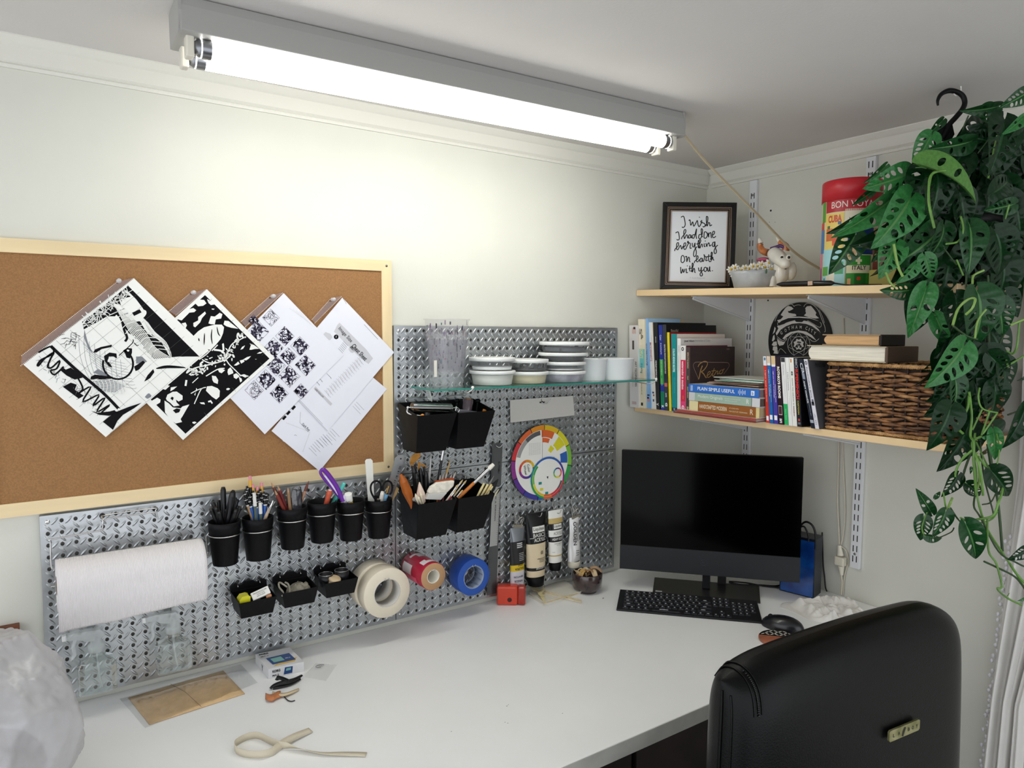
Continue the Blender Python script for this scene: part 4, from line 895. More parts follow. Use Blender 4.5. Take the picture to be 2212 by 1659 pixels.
for k in range(6):
    a = (630-140*0+(k+.5)*110, 130+(k+.5)*108); F.line([(a[0]+15, a[1]-15), (a[0]-25, a[1]+25)], 1.5, 5, 6, 1); c = (430+(k+.5)*143, 1550-(k+.5)*128); F.line([(c[0]+15, c[1]+15), (c[0]-25, c[1]-25)], 1.5, 5, 6, 1)
finish(F, [(365, 672), (411, 633), (447, 624), (380, 681)])
# --- sheet 1: veiled face
c1 = CRP(40, 590, 4.607)
F = sheet('pinned_print', 'large black and white print of a face behind a fishing net, leftmost pinned sheet', -.0222, c1, [(1150, 52), (1895, 772), (868, 1632), (48, 910)], prw)
F.poly([(1090, 125), (1800, 830), (1660, 830), (1510, 840), (1500, 740), (1430, 680), (1330, 620), (1270, 520), (1240, 450), (1270, 400), (1230, 340), (1170, 260), (1110, 200), (1050, 160)], 1, 1)
F.poly([(1045, 160), (1115, 235), (1000, 262), (1030, 345), (960, 430), (880, 430), (780, 490), (650, 560), (632, 485), (860, 315)], 1, 1)
F.poly([(990, 345), (1030, 380), (1120, 470), (1210, 480), (1280, 600), (1420, 680), (1510, 840), (1350, 855), (1280, 780), (1180, 640), (1100, 600), (1050, 540), (1000, 440), (950, 390)], 1, 1)
F.blob(1235, 400, 36, 40, 0, 0, 3); F.line([(1140, 410), (1215, 375)], 26, 1, 4, 1)
random.seed(4)
for k in range(70):   # tangled net across the crown
    t_ = random.random(); x = 650+t_*430; y = 520-t_*320+random.uniform(-40, 25); a = random.uniform(0, 3.1); l = random.uniform(30, 80)
    F.line([(x-l*math.cos(a), y-l*math.sin(a)), (x+random.uniform(-12, 12), y+random.uniform(-12, 12)), (x+l*math.cos(a), y+l*math.sin(a))], 4, 0, 4, 3)
def netline(q, m=0): F.line(q, 5 if m == 0 else 3, 0 if m == 0 else 2, 5)
for k in range(9):
    s_ = k/8
    netline([(950+70*s_, 300+20*s_), (1040+90*s_, 470-20*s_), (1150+110*s_, 640-50*s_), (1300+60*s_, 800-60*s_), (1360+150*s_, 870-30*s_)])
for k in range(11):
    s_ = k/10; netline([(900+410*s_, 420+460*s_), (970+400*s_, 390+370*s_), (1060+440*s_, 350+420*s_)])
for k in range(5): netline([(1245+10*k, 450+10*k), (1290+16*k, 560+6*k), (1380+22*k, 650+10*k), (1500+4*k, 760+14*k), (1520-6*k, 845)])
for k in range(9):    # net over cheek, grey on white
    F.line([(640+k*20, 700+k*38), (760+k*26, 800+k*38), (900+k*30, 860+k*36), (1060+k*14, 900+k*30)], 2, 2, 3)
    F.line([(600+k*52, 620+k*30), (610+k*52, 800+k*26), (660+k*48, 960+k*22), (760+k*38, 1140+k*6)], 2, 2, 3)
for q in ([(655, 560), (650, 640), (700, 760), (740, 800), (690, 690)], [(740, 1075), (900, 1050), (1060, 1120), (960, 1190), (800, 1180), (730, 1130)]): F.poly(q, 2, 2)
for k in range(10): F.line([(700+k*40, 1060), (740+k*36, 1120), (720+k*38, 1200)], 4, 0, 4); F.line([(700, 1070+k*14), (860, 1050+k*16), (1060, 1100+k*12)], 4, 0, 4)
F.poly([(745, 790), (760, 760), (820, 735), (930, 712), (925, 735), (830, 755), (775, 790)], 1, 4); F.poly([(850, 825), (905, 790), (975, 800), (980, 850), (945, 830), (900, 830), (890, 870), (935, 940), (900, 930), (860, 880)], 1, 4)
F.poly([(1040, 770), (1080, 745), (1130, 750), (1130, 790), (1110, 850), (1075, 840), (1060, 800)], 1, 4); F.blob(1090, 770, 14, 10, 0, 0, 5); F.blob(905, 860, 13, 26, .5, 0, 5)
F.line([(990+150*math.cos(a), 905+150*math.sin(a)) for a in [k*.25-1.1 for k in range(19)]], 13, 1, 4, 2); F.line([(1000, 820), (1130, 700), (1140, 660)], 6, 1, 4); F.line([(1150, 640), (1200, 660), (1215, 700), (1180, 720), (1150, 690)], 5, 1, 4)
F.poly([(720, 1030), (760, 1010), (930, 1030), (920, 1050), (820, 1058), (715, 1058)], 1, 4); F.poly([(740, 990), (790, 955), (920, 1030), (830, 1020)], 2, 4); F.poly([(1150, 930), (1190, 905), (1240, 870), (1260, 890), (1200, 960), (1165, 975)], 1, 4); F.poly([(1170, 830), (1230, 830), (1280, 880), (1230, 900), (1170, 900)], 2, 3)
F.poly([(1250, 1080), (1285, 1015), (1340, 955), (1352, 985), (1310, 1045), (1270, 1070)], 1, 4); F.line([(1370, 950), (1480, 932), (1660, 940)], 22, 1, 4, 5, taper=True); F.poly([(1340, 855), (1600, 830), (1790, 840), (1620, 1000), (1500, 950), (1370, 940), (1300, 900)], 0, 3)
F.line([(1020, 420), (1050, 560), (1080, 640), (1060, 680)], 16, 1, 3); F.blob(1290, 1225, 30, 22, -.6, 2, 4)
F.line([(320, 725), (430, 830), (560, 950), (700, 1070), (840, 1190), (940, 1290), (1005, 1360)], 20, 1, 5)
F.line([(200, 790), (250, 760), (330, 730), (345, 800), (230, 860), (190, 910), (200, 920), (260, 850), (350, 790), (320, 850), (290, 930), (330, 940), (410, 870), (380, 950), (320, 970), (360, 1010), (450, 930)], 11, 1, 5)
F.poly([(430, 930), (470, 960), (520, 940), (600, 1000), (640, 1040), (560, 1060), (480, 1020), (420, 970)], 1, 4); F.poly([(440, 1130), (520, 1090), (580, 1110), (560, 1160), (650, 1220), (600, 1250), (520, 1190)], 1, 4)
F.line([(590, 1040), (640, 1150), (590, 1200), (720, 1130), (640, 1280), (800, 1210), (740, 1320), (860, 1240), (780, 1380), (910, 1310), (820, 1400), (960, 1370)], 11, 1, 5); F.poly([(720, 1370), (790, 1390), (960, 1370), (1000, 1390), (900, 1420), (800, 1410)], 1, 4)
for k in range(60):
    t_ = random.random(); x = 190+t_*640; y = 850+t_*500+random.uniform(-50, 60); a = random.uniform(0, 3); F.line([(x, y), (x+40*math.cos(a), y+40*math.sin(a))], 2.2, random.choice((1, 2)), 4, 1)
for k in range(26):
    x, y = 540+random.uniform(-90, 40), 650+random.uniform(-60, 60); a = random.uniform(0, 3); F.line([(x, y), (x+50*math.cos(a), y+50*math.sin(a))], 2.5, 1, 4, 1)
F.poly([(960, 1385), (1100, 1330), (1225, 1290), (1150, 1345), (1040, 1410), (985, 1470), (940, 1560), (840, 1480), (900, 1430)], 1, 4)
for k in range(11): F.blob(975+k*24, 1365-k*9.5, 13-k*.4, 12-k*.4, 0, 0, 6, 8, 0)
for k in range(7):
    a = (1090-137*k+0, 125+105*k); F.line([(a[0]-30, a[1]+20), (a[0]-30+760, a[1]+20+720)] if k else [(1080, 130), (1095, 118)], 1.3, 5, 3, 1)
for k in range(1, 9): F.line([(1090+89*k+30, 125+88*k-26), (1090+89*k-900, 125+88*k+650+90)], 1.3, 5, 3, 1) if 0 else F.line([(1090+89*k+25, 125+88*k-22), (130+101*k-30, 860+88*k+30)], 1.3, 5, 3, 1)
finish(F, [(47, 768), (254, 608), (290, 600), (45, 790)])
for k, (px, py, lab) in enumerate([(256, 607, 'clear push pin holding the leftmost sheet'), (416.6, 632, 'clear push pin holding the leafy print'), (588.5, 640, 'clear push pin holding the thumbnail sketches'), (718, 647, 'clear push pin holding the cheat sheet')]):
    p = L(px, py, -.023); b = MB(TR(p+V((0, .0, 0))) @ RX(PI/2)); b.lathe([(.0012, -.011), (.0045, -.002), (.0048, 0), (.0030, .002), (.0026, .008), (.0048, .010), (.0050, .012), (0, .0125)], 16)
    rebase(tag(b.build('push_pin', mat('pin_plastic', 'd2cfd0', .12, spec=.8, alpha=.75)), lab, 'push pin', 'clear push pins'))

# ================================================================== colour wheel in its hang pack
t = thing('color_wheel', 'round colour mixing wheel hanging in a clear packet from the pegboard', 'colour wheel', V((-.767, -.03, 1.036)))
WC = ['d8622c', 'd98a1e', 'd9b41e', 'd8cf24', '7ab83a', '2f9a4a', '1f8a86', '2a5fae', '3a3a92', '5a2f8c', '8a2f86', 'c8323a']
b = MB(); cc = V((-.767, -.0315, 1.1535)); Rr = .1172
cw = [K('eceae4', .4)]+[K(c, .4) for c in WC]+[K('55555a'), K('9a9a98'), INK, K('c8362c')]
def sector(c, r0, r1, a0, a1, mi, lay=0, n=10, th=0):
    y = c.y-.0002*lay; vs = []
    for k in range(n+1):
        a = math.radians(a0+(a1-a0)*k/n); vs += [V((c.x+r0*math.cos(a), y, c.z+r0*math.sin(a))), V((c.x+r1*math.cos(a), y, c.z+r1*math.sin(a)))]
    b.add(vs, [(2*k, 2*k+1, 2*k+3, 2*k+2) for k in range(n)], mi)
sector(cc, 0, Rr, 0, 360, 0, 0, 60)
ang = [142, 113, 86, 56, 24, -10, -42, -68, -98, -128, -158, -188, -218]
for k, ci in enumerate([1, 2, 3, 4, 5, 6, 7, 8, 9, 10, 11, 12]):
    sector(cc, Rr*.87, Rr, ang[k], ang[k+1], ci, 1, 8)
    sector(cc, Rr*.87, Rr, ang[k]-.6, ang[k]+.6, 15, 2, 1)
sector(cc, Rr*.74, Rr*.86, 95, 130, 13, 1); sector(cc, Rr*.74, Rr*.86, 130, 165, 14, 1)
sector(cc, Rr*.68, Rr*.87, 62, 92, 1, 1); sector(cc, Rr*.56, Rr*.86, 28, 50, 4, 1); sector(cc, Rr*.62, Rr*.86, -6, 16, 8, 1); sector(cc, Rr*.54, Rr*.66, 68, 90, 1, 2); sector(cc, Rr*.36, Rr*.52, 40, 58, 4, 2); sector(cc, Rr*.28, Rr*.42, -6, 16, 7, 2)
b.add([cc+V((0, -.0006, 0)), cc+V((.0008, -.0006, 0)), cc+V((.0008, -.0006, Rr*.87)), cc+V((0, -.0006, Rr*.87))], [(0, 1, 2, 3)], 15)
for k in range(6):
    for j in range(9): x = cc.x-.052+k*.0078; z = cc.z+.062-.0042*j; b.box(x, x+.0062, cc.y-.0006, cc.y-.0005, z, z+.0007, 14)
c2_ = L(1138, 1014, -.0322); r2 = .0295
for k in range(8): sector(c2_, r2*.74, r2, 100+45*k, 145+45*k, [1, 12, 11, 10, 9, 8, 3, 2][k], 1, 6)
sector(c2_, 0, r2*.74, 0, 360, 0, 1, 30)
b.text('Color', c2_+V((.0065, -.0008, .003)), V((.25, 0, -1)), V((1, 0, .25)), .026, .0085, 15); b.text('Wheel', c2_+V((-.0065, -.0008, -.001)), V((.25, 0, -1)), V((1, 0, .25)), .030, .0085, 15)
c3_ = V(L(1183, 1032, -.0335)); r3 = .0665
sector(c3_, 0, r3, 0, 360, 0, 3, 48)
for k in range(12):
    sector(c3_, r3*.90, r3, 105-30*k, 75-30*k, [8, 8, 9, 11, 12, 12, 1, 6, 6, 7, 7, 8][k], 4, 5); sector(c3_, r3*.79, r3*.89, 105-30*k, 75-30*k, [0, 0, 0, 0, 13, 12, 1, 3, 4, 5, 6, 0][k], 4, 5)
c4_ = V(L(1204, 1021, -.0345)); 
for k in range(6): sector(c4_, .0125, .0165, 60*k, 60*k+60, [12, 9, 7, 5, 4, 1][k], 6, 5)
for dx, dz, a in ((-.030, -.014, .3), (-.024, -.034, .8), (-.004, -.048, 0)):
    p = c3_+V((dx, -.0012, dz)); b.add([p+V(q) for q in ((-.006, 0, -.004), (.006, 0, -.004), (.006, 0, .004), (-.006, 0, .004))], [(0, 1, 2, 3)], [7, 4, 1][int(a*2) % 3])
b.add([c3_+V((-.005, -.0012, .004)), c3_+V((.0, -.0012, -.004)), c3_+V((.002, -.0012, .005))], [(0, 1, 2)], 15)
b.build('wheel', cw, t)
b = MB(); P = [L(px, py, -.028) for px, py in ((1102, 864), (1238, 855), (1241, 897), (1103, 913))]; b.add(P+[p+V((0, .0022, 0)) for p in P], [(0, 1, 2, 3), (7, 6, 5, 4)]+[(i, 4+i, 4+(i+1) % 4, (i+1) % 4) for i in range(4)]); b.build('header_card', K('c9c6c0', .7), t)
b = MB(); p = L(1171, 869, -.0284); b.prism([(-.010, -.002), (.010, -.002), (.010, .002), (.003, .002), (0, .005), (-.003, .002), (-.010, .002)], 0, .0004, T=TR(p) @ RX(PI/2)); b.build('hang_slot', K('181818'), t)
b = MB(); P = [L(px, py, -.0265) for px, py in ((1102, 866), (1240, 857), (1246, 1070), (1104, 1082))]; b.add(P, [(0, 1, 2, 3)]); b.build('packet', clearmat('poly_bag', 'e4e6e6', .05, k=.3, rough=.1), t)
t = thing('peg_hook', 'wire hook with a steel clip holding the colour wheel header card', 'hook', L(1170, 855, -.02))
b = MB(); b.tube(smooth_path([L(1170, 850, -.018), L(1170, 868, -.032), L(1178, 872, -.036), L(1186, 868, -.046), L(1192, 861, -.05)], 5), .0013, 6); b.build('wire', WIRE, t)
b = MB(); b.tube([L(1170, 856, -.022)+V((.005*math.cos(k*PI/8), 0, .005*math.sin(k*PI/8))) for k in range(16)], .0012, 6, closed=True); b.build('eyelet', WIRE, t)

# ================================================================== rulers
t = thing('ruler', 'long dark grey ruler hanging full length right of the blue tape', 'ruler', (-.95, -.03, .774))
P = [L(1064, 958, -.030), L(1086, 957, -.030), L(1072, 1282, -.030), L(1052, 1286, -.030)]; b = MB(); b.add(P+[p+V((0, .0015, 0)) for p in P], [(0, 3, 2, 1), (4, 5, 6, 7)]+[(i, (i+1) % 4, 4+(i+1) % 4, 4+i) for i in range(4)]); b.build('blade', mat('ruler_dark', '5c5d60', .3, metal=.75, coat=.3), t)
b = MB(); ax = (P[0]-P[3]).normalized(); 
for k in range(88): p = P[3].lerp(P[0], .02+.95*k/88); l = .008 if k % 5 == 0 else .004; b.add([p+V(q)+V((.001, -.0004, 0)) for q in ((0, 0, 0), (l, 0, 0), (l, 0, .0006), (0, 0, .0006))], [(0, 1, 2, 3)])
b.text('C-THRU', L(1078, 1010, -.0304), -ax, V((1, 0, 0)), .035, .006, bold=.02); b.build('markings', INK, t)
t = thing('ruler', 'shorter bright steel ruler hanging in front of the long dark one', 'ruler', (-.94, -.033, .885))
P = [L(1064, 1052, -.034), L(1081, 1051, -.034), L(1074, 1178, -.034), L(1058, 1181, -.034)]; b = MB(); b.add(P+[p+V((0, .0012, 0)) for p in P], [(0, 3, 2, 1), (4, 5, 6, 7)]+[(i, (i+1) % 4, 4+(i+1) % 4, 4+i) for i in range(4)]); b.build('blade', mat('ruler_steel', 'b9bab8', .4, metal=.7), t)
b = MB(); b.text('W. A. PORTMAN', L(1070, 1098, -.0342), -ax, V((1, 0, 0)), .075, .005); 
for k in range(30): p = P[2].lerp(P[1], .03+.94*k/30); b.add([p+V(q)+V((-.006, -.0004, 0)) for q in ((0, 0, 0), (.005, 0, 0), (.005, 0, .0005), (0, 0, .0005))], [(0, 1, 2, 3)])
b.build('markings', INK, t)
t = thing('peg_hook', 'bent wire hook at the top of the rulers', 'hook', L(1075, 958, -.03))
b = MB(); b.tube(smooth_path([L(1066, 953, -.02), L(1072, 963, -.034), L(1080, 966, -.038), L(1088, 957, -.045)], 5), .0013, 6); b.build('wire', WIRE, t)

# ================================================================== hanging paint tubes
def ptube(lab, cx, z1, z0, w1, w0, bands, mats, y0=-.046, d0=.0165, capz=0, capm=None, txt=(), lean=0, wr=.0, clip=None, rev=False):
    t = thing('paint_tube', lab, 'paint tube', (cx, y0, z0))
    def hw(v): return (w1*(1-v)+w0*v)/2
    def dp(v): return .0012+(d0-.0012)*min(1, (v*1.35))**.75
    def off(v): return lean*v
    def fn(u, v):
        a = 2*PI*u; x = hw(v)*math.cos(a); q = dp(v)
        return V((cx+off(v)+x, y0-q*math.sin(a)-wr*math.sin(v*9+x*80)*.5, z1+(z0-z1)*v))
    nv = 41; b = MB()
    def mfn(i, j):
        v = j/(nv-1)
        for v0, mi in bands[::-1]:
            if v >= v0-1e-6: return mi
        return 0
    b.grid(32, nv, fn, wrapu=True, mfn=mfn)
    b.add([fn(k/32, 0) for k in range(32)], [tuple(range(32))]); b.add([fn(k/32, 1) for k in range(32)], [tuple(range(32))[::-1]], bands[-1][1]); b.build('body', mats, t)
    if capz:
        b = MB(TR(V((cx+lean, y0, z0)))); r = w0/2*.86; b.lathe([(r*.9, 0), (r, -.0015), (r*.93, -capz+.001), (r*.9, -capz), (0, -capz)], 24); b.build('cap', capm or BLACKP, t)
    if txt:
        b = MB(); mm = []
        for s_, xo, v, w, h, col, ang in txt:
            zc = z1+(z0-z1)*v; n0 = len(b.v); ca, sa = math.cos(ang), math.sin(ang)
            if col not in mm: mm.append(col)
            if s_ is None:
                g = 8; vs = [(cx+off(v)+xo+w*(i/g-.5), 0, zc+h*(j-.5)) for j in (0, 1) for i in range(g+1)]; b.add(vs, [(i, i+1, g+2+i, g+1+i) for i in range(g)], mm.index(col))
            else: b.text(s_, V((cx+off(v)+xo, 0, zc)), V((ca, 0, sa)), V((-sa, 0, ca)), w, h, mm.index(col), bold=.01)
            for k in range(n0, len(b.v)):
                p = b.v[k]; vv = (p.z-z1)/(z0-z1); xx = max(-.97, min(.97, (p.x-cx-off(vv))/hw(vv)))
                p.y = y0-dp(vv)*math.sqrt(1-xx*xx)-wr*math.sin(vv*9+xx*hw(vv)*80)*.5-.0004-(0 if s_ is None else .0003)
        b.build('label_print', [K(c) for c in mm], t)
    return t
bk, wh = '0d0d10', 'e6e5e0'
ptube('grey and black paint tube with a yellow band, hanging upside down from a clip', -.8695, .968, .778, .054, .048, [(0, 0), (.22, 1), (.58, 2), (.70, 3)], [mat('tube_foil', '8e9299', .25, metal=.8), K('201f22', .35), K('d8b81c'), K('cfccd2')], d0=.012,
      txt=[('WINSOR', -.002, .86, .030, .007, '2a3050', PI), ('NEWTON', -.002, .79, .032, .006, '2a3050', PI), ('GALERIA', .002, .665, .034, .0075, '28282a', PI), ('ACRYLIC', .006, .61, .022, .0045, '28282a', PI)]+[(None, .010, .42+.028*k, .018, .0018, 'b8b8b8', 0) for k in range(5)]+[(None, .004, .26+.03*k, .020, .003, 'd8d8d8', 0) for k in range(3)])
ptube('large black and beige acrylic paint tube, second of the four hanging tubes', -.7995, 1.003, .806, .077, .064, [(0, 0), (.455, 1), (.83, 0), (.89, 1)], [K(bk, .3), mat('tube_beige', 'd9c8a8', .4)], d0=.021, capz=.030, txt=[
      (None, .004, .255, .047, .019, wh, 0), ('Liquitex', .004, .255, .042, .013, bk, 0), ('BASICS', .005, .345, .046, .0115, wh, 0), ('ACRYLIC', .007, .415, .046, .0115, wh, 0), (None, -.022, .385, .014, .0012, wh, 0), ('@', .010, .62, .011, .011, '4a443a', 0), ('UNBLEACHED', .008, .71, .034, .0035, '2a2825', 0), ('TITANIUM', .010, .735, .024, .0032, '2a2825', 0), ('TITANE ECRU', .010, .76, .024, .003, '2a2825', 0), ('250 ml 8.45 fl oz', .006, .86, .038, .006, wh, 0)])
ptube('slim white and gold heavy body paint tube, third of the four hanging tubes', -.7235, 1.001, .836, .058, .046, [(0, 0), (.13, 1), (.24, 2), (.37, 0), (.50, 2), (.59, 0), (.83, 1), (.87, 0)], [K(wh, .35), mat('tube_gold', 'c0a86a', .35), K(bk, .3)], d0=.0165, capz=.026, txt=[
      (None, .003, .305, .032, .015, wh, 0), ('Liquitex', .003, .305, .029, .0105, bk, 0), ('ACRYLIC', .003, .435, .036, .010, '8a8a88', 0), ('HEAVY BODY', .002, .545, .042, .008, wh, 0), ('PARCHMENT', .002, .63, .030, .003, '6a6862', 0), ('series', .002, .66, .016, .002, '6a6862', 0), (None, -.015, .79, .008, .001, '8a8a88', 0)])
ptube('crumpled white metal paint tube lettered vertically, rightmost hanging tube', -.6475, .966, .825, .036, .048, [(0, 0)], [mat('tube_white_metal', 'dcdcdc', .3, metal=.25, bump=.6, bscale=50)], d0=.0125, capz=.020, capm=K('cfc9b8', .5), wr=.004, lean=.001, txt=[
      ('GOLDEN', -.002, .36, .075, .013, bk, -PI/2), ('ARTIST COLORS', .009, .33, .06, .004, '55555a', -PI/2), (None, .004, .75, .012, .002, '55555a', 0), (None, .004, .80, .014, .002, '55555a', 0), (None, .004, .85, .012, .002, '55555a', 0)])
def bulldog(x, z, lab, tilt=.0):
    t = thing('bulldog_clip', lab, 'clip', (x, -.045, z), group='steel clips on the paint tubes')
    b = MB(TR(V((x, -.045, z))) @ RY(tilt)); b.box(-.018, .018, -.0035, .0035, -.006, .004); b.build('jaw', mat('clip_nickel', 'b6b2a8', .2, metal=1), t, bev=.001)
    for s_ in (-1, 1):
        b = MB(TR(V((x, -.045, z))) @ RY(tilt)); b.tube(smooth_path([(-.010, s_*.003, .004), (-.007, s_*.010, .022), (.004, s_*.013, .029), (.010, s_*.009, .020), (.010, s_*.003, .004)], 5), .0014, 6); b.build('handle', mat('clip_nickel'), t)
bulldog(-.867, .972, 'nickel clip gripping the grey tube, left clip', .15); bulldog(-.640, .968, 'nickel clip gripping the white metal tube, right clip', -.1)
for x, zt, ze, lab in ((-.868, 1.028, .990, 'wire hook above the grey paint tube'), (-.793, 1.028, .998, 'wire hook through the large black tube'), (-.718, 1.027, .997, 'wire hook through the white and gold tube'), (-.641, 1.026, .985, 'wire hook above the white metal tube')):
    t = thing('peg_hook', lab, 'hook', (x, -.02, ze), group='wire hooks above the paint tubes')
    b = MB(); b.ball((x, -.0195, zt), .0062, 12, sc=(1, .25, 1)); b.build('hole_plug', K('0b0b0d'), t)
    b = MB(); b.tube(smooth_path([(x, -.018, zt+.002), (x, -.026, zt-.004), (x-.004, -.030, zt-.018), (x-.003, -.044, ze-.004), (x+.002, -.056, ze-.006), (x+.006, -.060, ze+.006)], 5), .0013, 6); b.build('wire', WIRE, t)

# ================================================================== things on the glass shelf
tubc = mat('deli_plastic', 'e6eaeb', .15, alpha=.13, spec=.8); lidm = mat('lid_white', 'e8eae8', .35)
def xr_(p0, p1, yy=-.09): a = L(p0, 800, yy).x; c = L(p1, 800, yy).x; return (a+c)/2, (c-a)/2
cx, r = xr_(919, 1008.5)
for k, (lab, z0, zt, ro, ri, m_) in enumerate((('tall clear plastic cup stained with purple and grey paint, outer of the nested pair', GZ, 1.551, .0605, .043, mat('hazy_plastic', 'c6cacd', .25, alpha=.20)), ('paint splashed clear cup nested inside the tall one, its rim standing higher', GZ+.036, 1.592, .0625, .044, mat('hazy_inner', 'b9b7bd', .25, alpha=.20)))):
    t = thing('plastic_cup', lab, 'cup', (cx, -.092, z0)); T = TR(V((cx, -.092, z0))); H = zt-z0
    b = MB(T); b.lathe([(0, .001), (ri, .001), (ri+.001, .004), (ro-.003, H-.004), (ro, H-.003), (ro+.0012, H), (ro-.0015, H)], 48); b.build('wall', m_, t)
    b = MB(T); random.seed(k+2)
    if k:
        for j in range(240):
            a = random.uniform(0, 2*PI); z = H*min(.97, random.betavariate(2.2, 2.2)*.9+.04); rr = ri+(ro-ri)*z/H+.0006; h = random.uniform(.002, .016); w = random.uniform(.0008, .0028)
            b.lathe([(rr, z), (rr+.0003, z+h)], 1, mi=random.choice((0, 0, 1, 2, 3, 4)), arc=w/rr*1.4, a0=a)
        b.lathe([(ri+.001, .006), (ri+.012, H*.62)], 48, mi=5); b.build('paint_stains', [K('4a4450'), K('6e5a7c'), K('35606a'), K('26262c'), K('8a4a60'), mat('dried_wash', '8e8d98', .6, alpha=.42, var=.4, vscale=40, stretch=(1, 1, .25))], t)
    else:
        b.box(-.056, -.048, -.032, -.030, .030, .074); b.build('tape_strip', K('d9d6cc'), t)
def tub(lab, p0, p1, zb, zt, fill, fh, lid=True, yy=-.09, inv=False, smear=0, dx=0):
    cx, r = xr_(p0, p1, yy); cx += dx; t = thing('deli_tub', lab, 'tub', (cx, yy, zb), group=None); T = TR(V((cx, yy, zb))); H = zt-zb; hl = .0095 if lid else 0
    b = MB(T); b.lathe([(0, .0008), (r*.84, .0008), (r*.86, .003), (r*.94, H-hl), (r*.955, H-hl)], 44); b.build('bowl', tubc, t)
    if fill: b = MB(T); b.lathe([(0, .0022), (r*.83, .0022), (r*(.84+.09*fh), H*fh), (0, H*fh+.0004)], 40); b.build('contents', fill, t)
    if smear:
        b = MB(T); random.seed(int(p0))
        for j in range(smear):
            a = random.uniform(0, 2*PI); z = random.uniform(.002, H*.75); h = random.uniform(.003, .016); rr = r*(.853+.085*(z/H))
            b.lathe([(rr-.0008, z), (rr-.0006+r*.12*h/H, min(z+h, H-hl))], 3, arc=random.uniform(.05, .3), a0=a)
        b.build('paint_smears', K('15151a', .3), t)
    if lid: b = MB(T); b.lathe([(r*.90, H-hl-.001), (r*.97, H-hl), (r, H-hl+.001), (r, H-.001), (r*.985, H), (r*.95, H), (r*.90, H-.0018), (0, H-.0018)], 44); b.build('lid', lidm, t)
    return t
g = GZ
tub('wide clear tub with pale wash inside and a white lid, bottom of the left stack', 1021, 1105, g, g+.0415, mat('pale_wash', 'd6d8cf', .5), .72)
tub('wide empty clear tub with a white lid, top of the left stack', 1020, 1104, g+.042, g+.078, mat('white_residue', 'e2e5e4', .5), .3)
tub('clear tub of cream coloured paint with a white lid, bottom of the middle stack', 1102, 1176, g, g+.036, mat('cream_paint', 'cdc3a2', .5), .75)
tub('clear tub smeared with black paint, top of the middle stack', 1103, 1176, g+.0365, g+.071, mat('black_paint', '1a1a20', .3), .25, smear=26)
tub('clear tub with grey paint and foil inside, lowest of the tall right stack', 1175, 1254, g, g+.0345, mat('grey_paint', '9a98a4', .35, var=.3, vscale=30), .8)
tub('clear tub with a white lump inside, second from the bottom of the right stack', 1176, 1254, g+.035, g+.062, K('dcdcdc'), .22)
tub('clear tub lined with black paint, third in the tall right stack', 1173, 1257, g+.0625, g+.089, mat('black_paint'), .7, smear=14)
tub('clear tub with dark grey paint at one side, topmost of the right stack', 1175, 1260, g+.0895, g+.121, mat('slate_paint', '4a4c54', .35), .5, smear=12)
for p0, p1, lab, yy in ((1253, 1303, 'white paper cup beside the stacked tubs, turned upside up', -.085), (1300, 1359, 'white paper cup at the right end of the glass shelf', -.095)):
    cx, r = xr_(p0, p1, yy); t = thing('paper_cup', lab, 'cup', (cx, yy, GZ)); b = MB(TR(V((cx, yy, GZ)))); b.lathe([(0, .002), (r*.84, .002), (r*.86, 0), (r*.87, .0015), (r*.985, .0655), (r, .0665), (r*.985, .068), (r*.96, .067), (r*.84, .004), (0, .004)], 44); b.build('cup_wall', mat('cup_white', 'dfe3e4', .5), t)
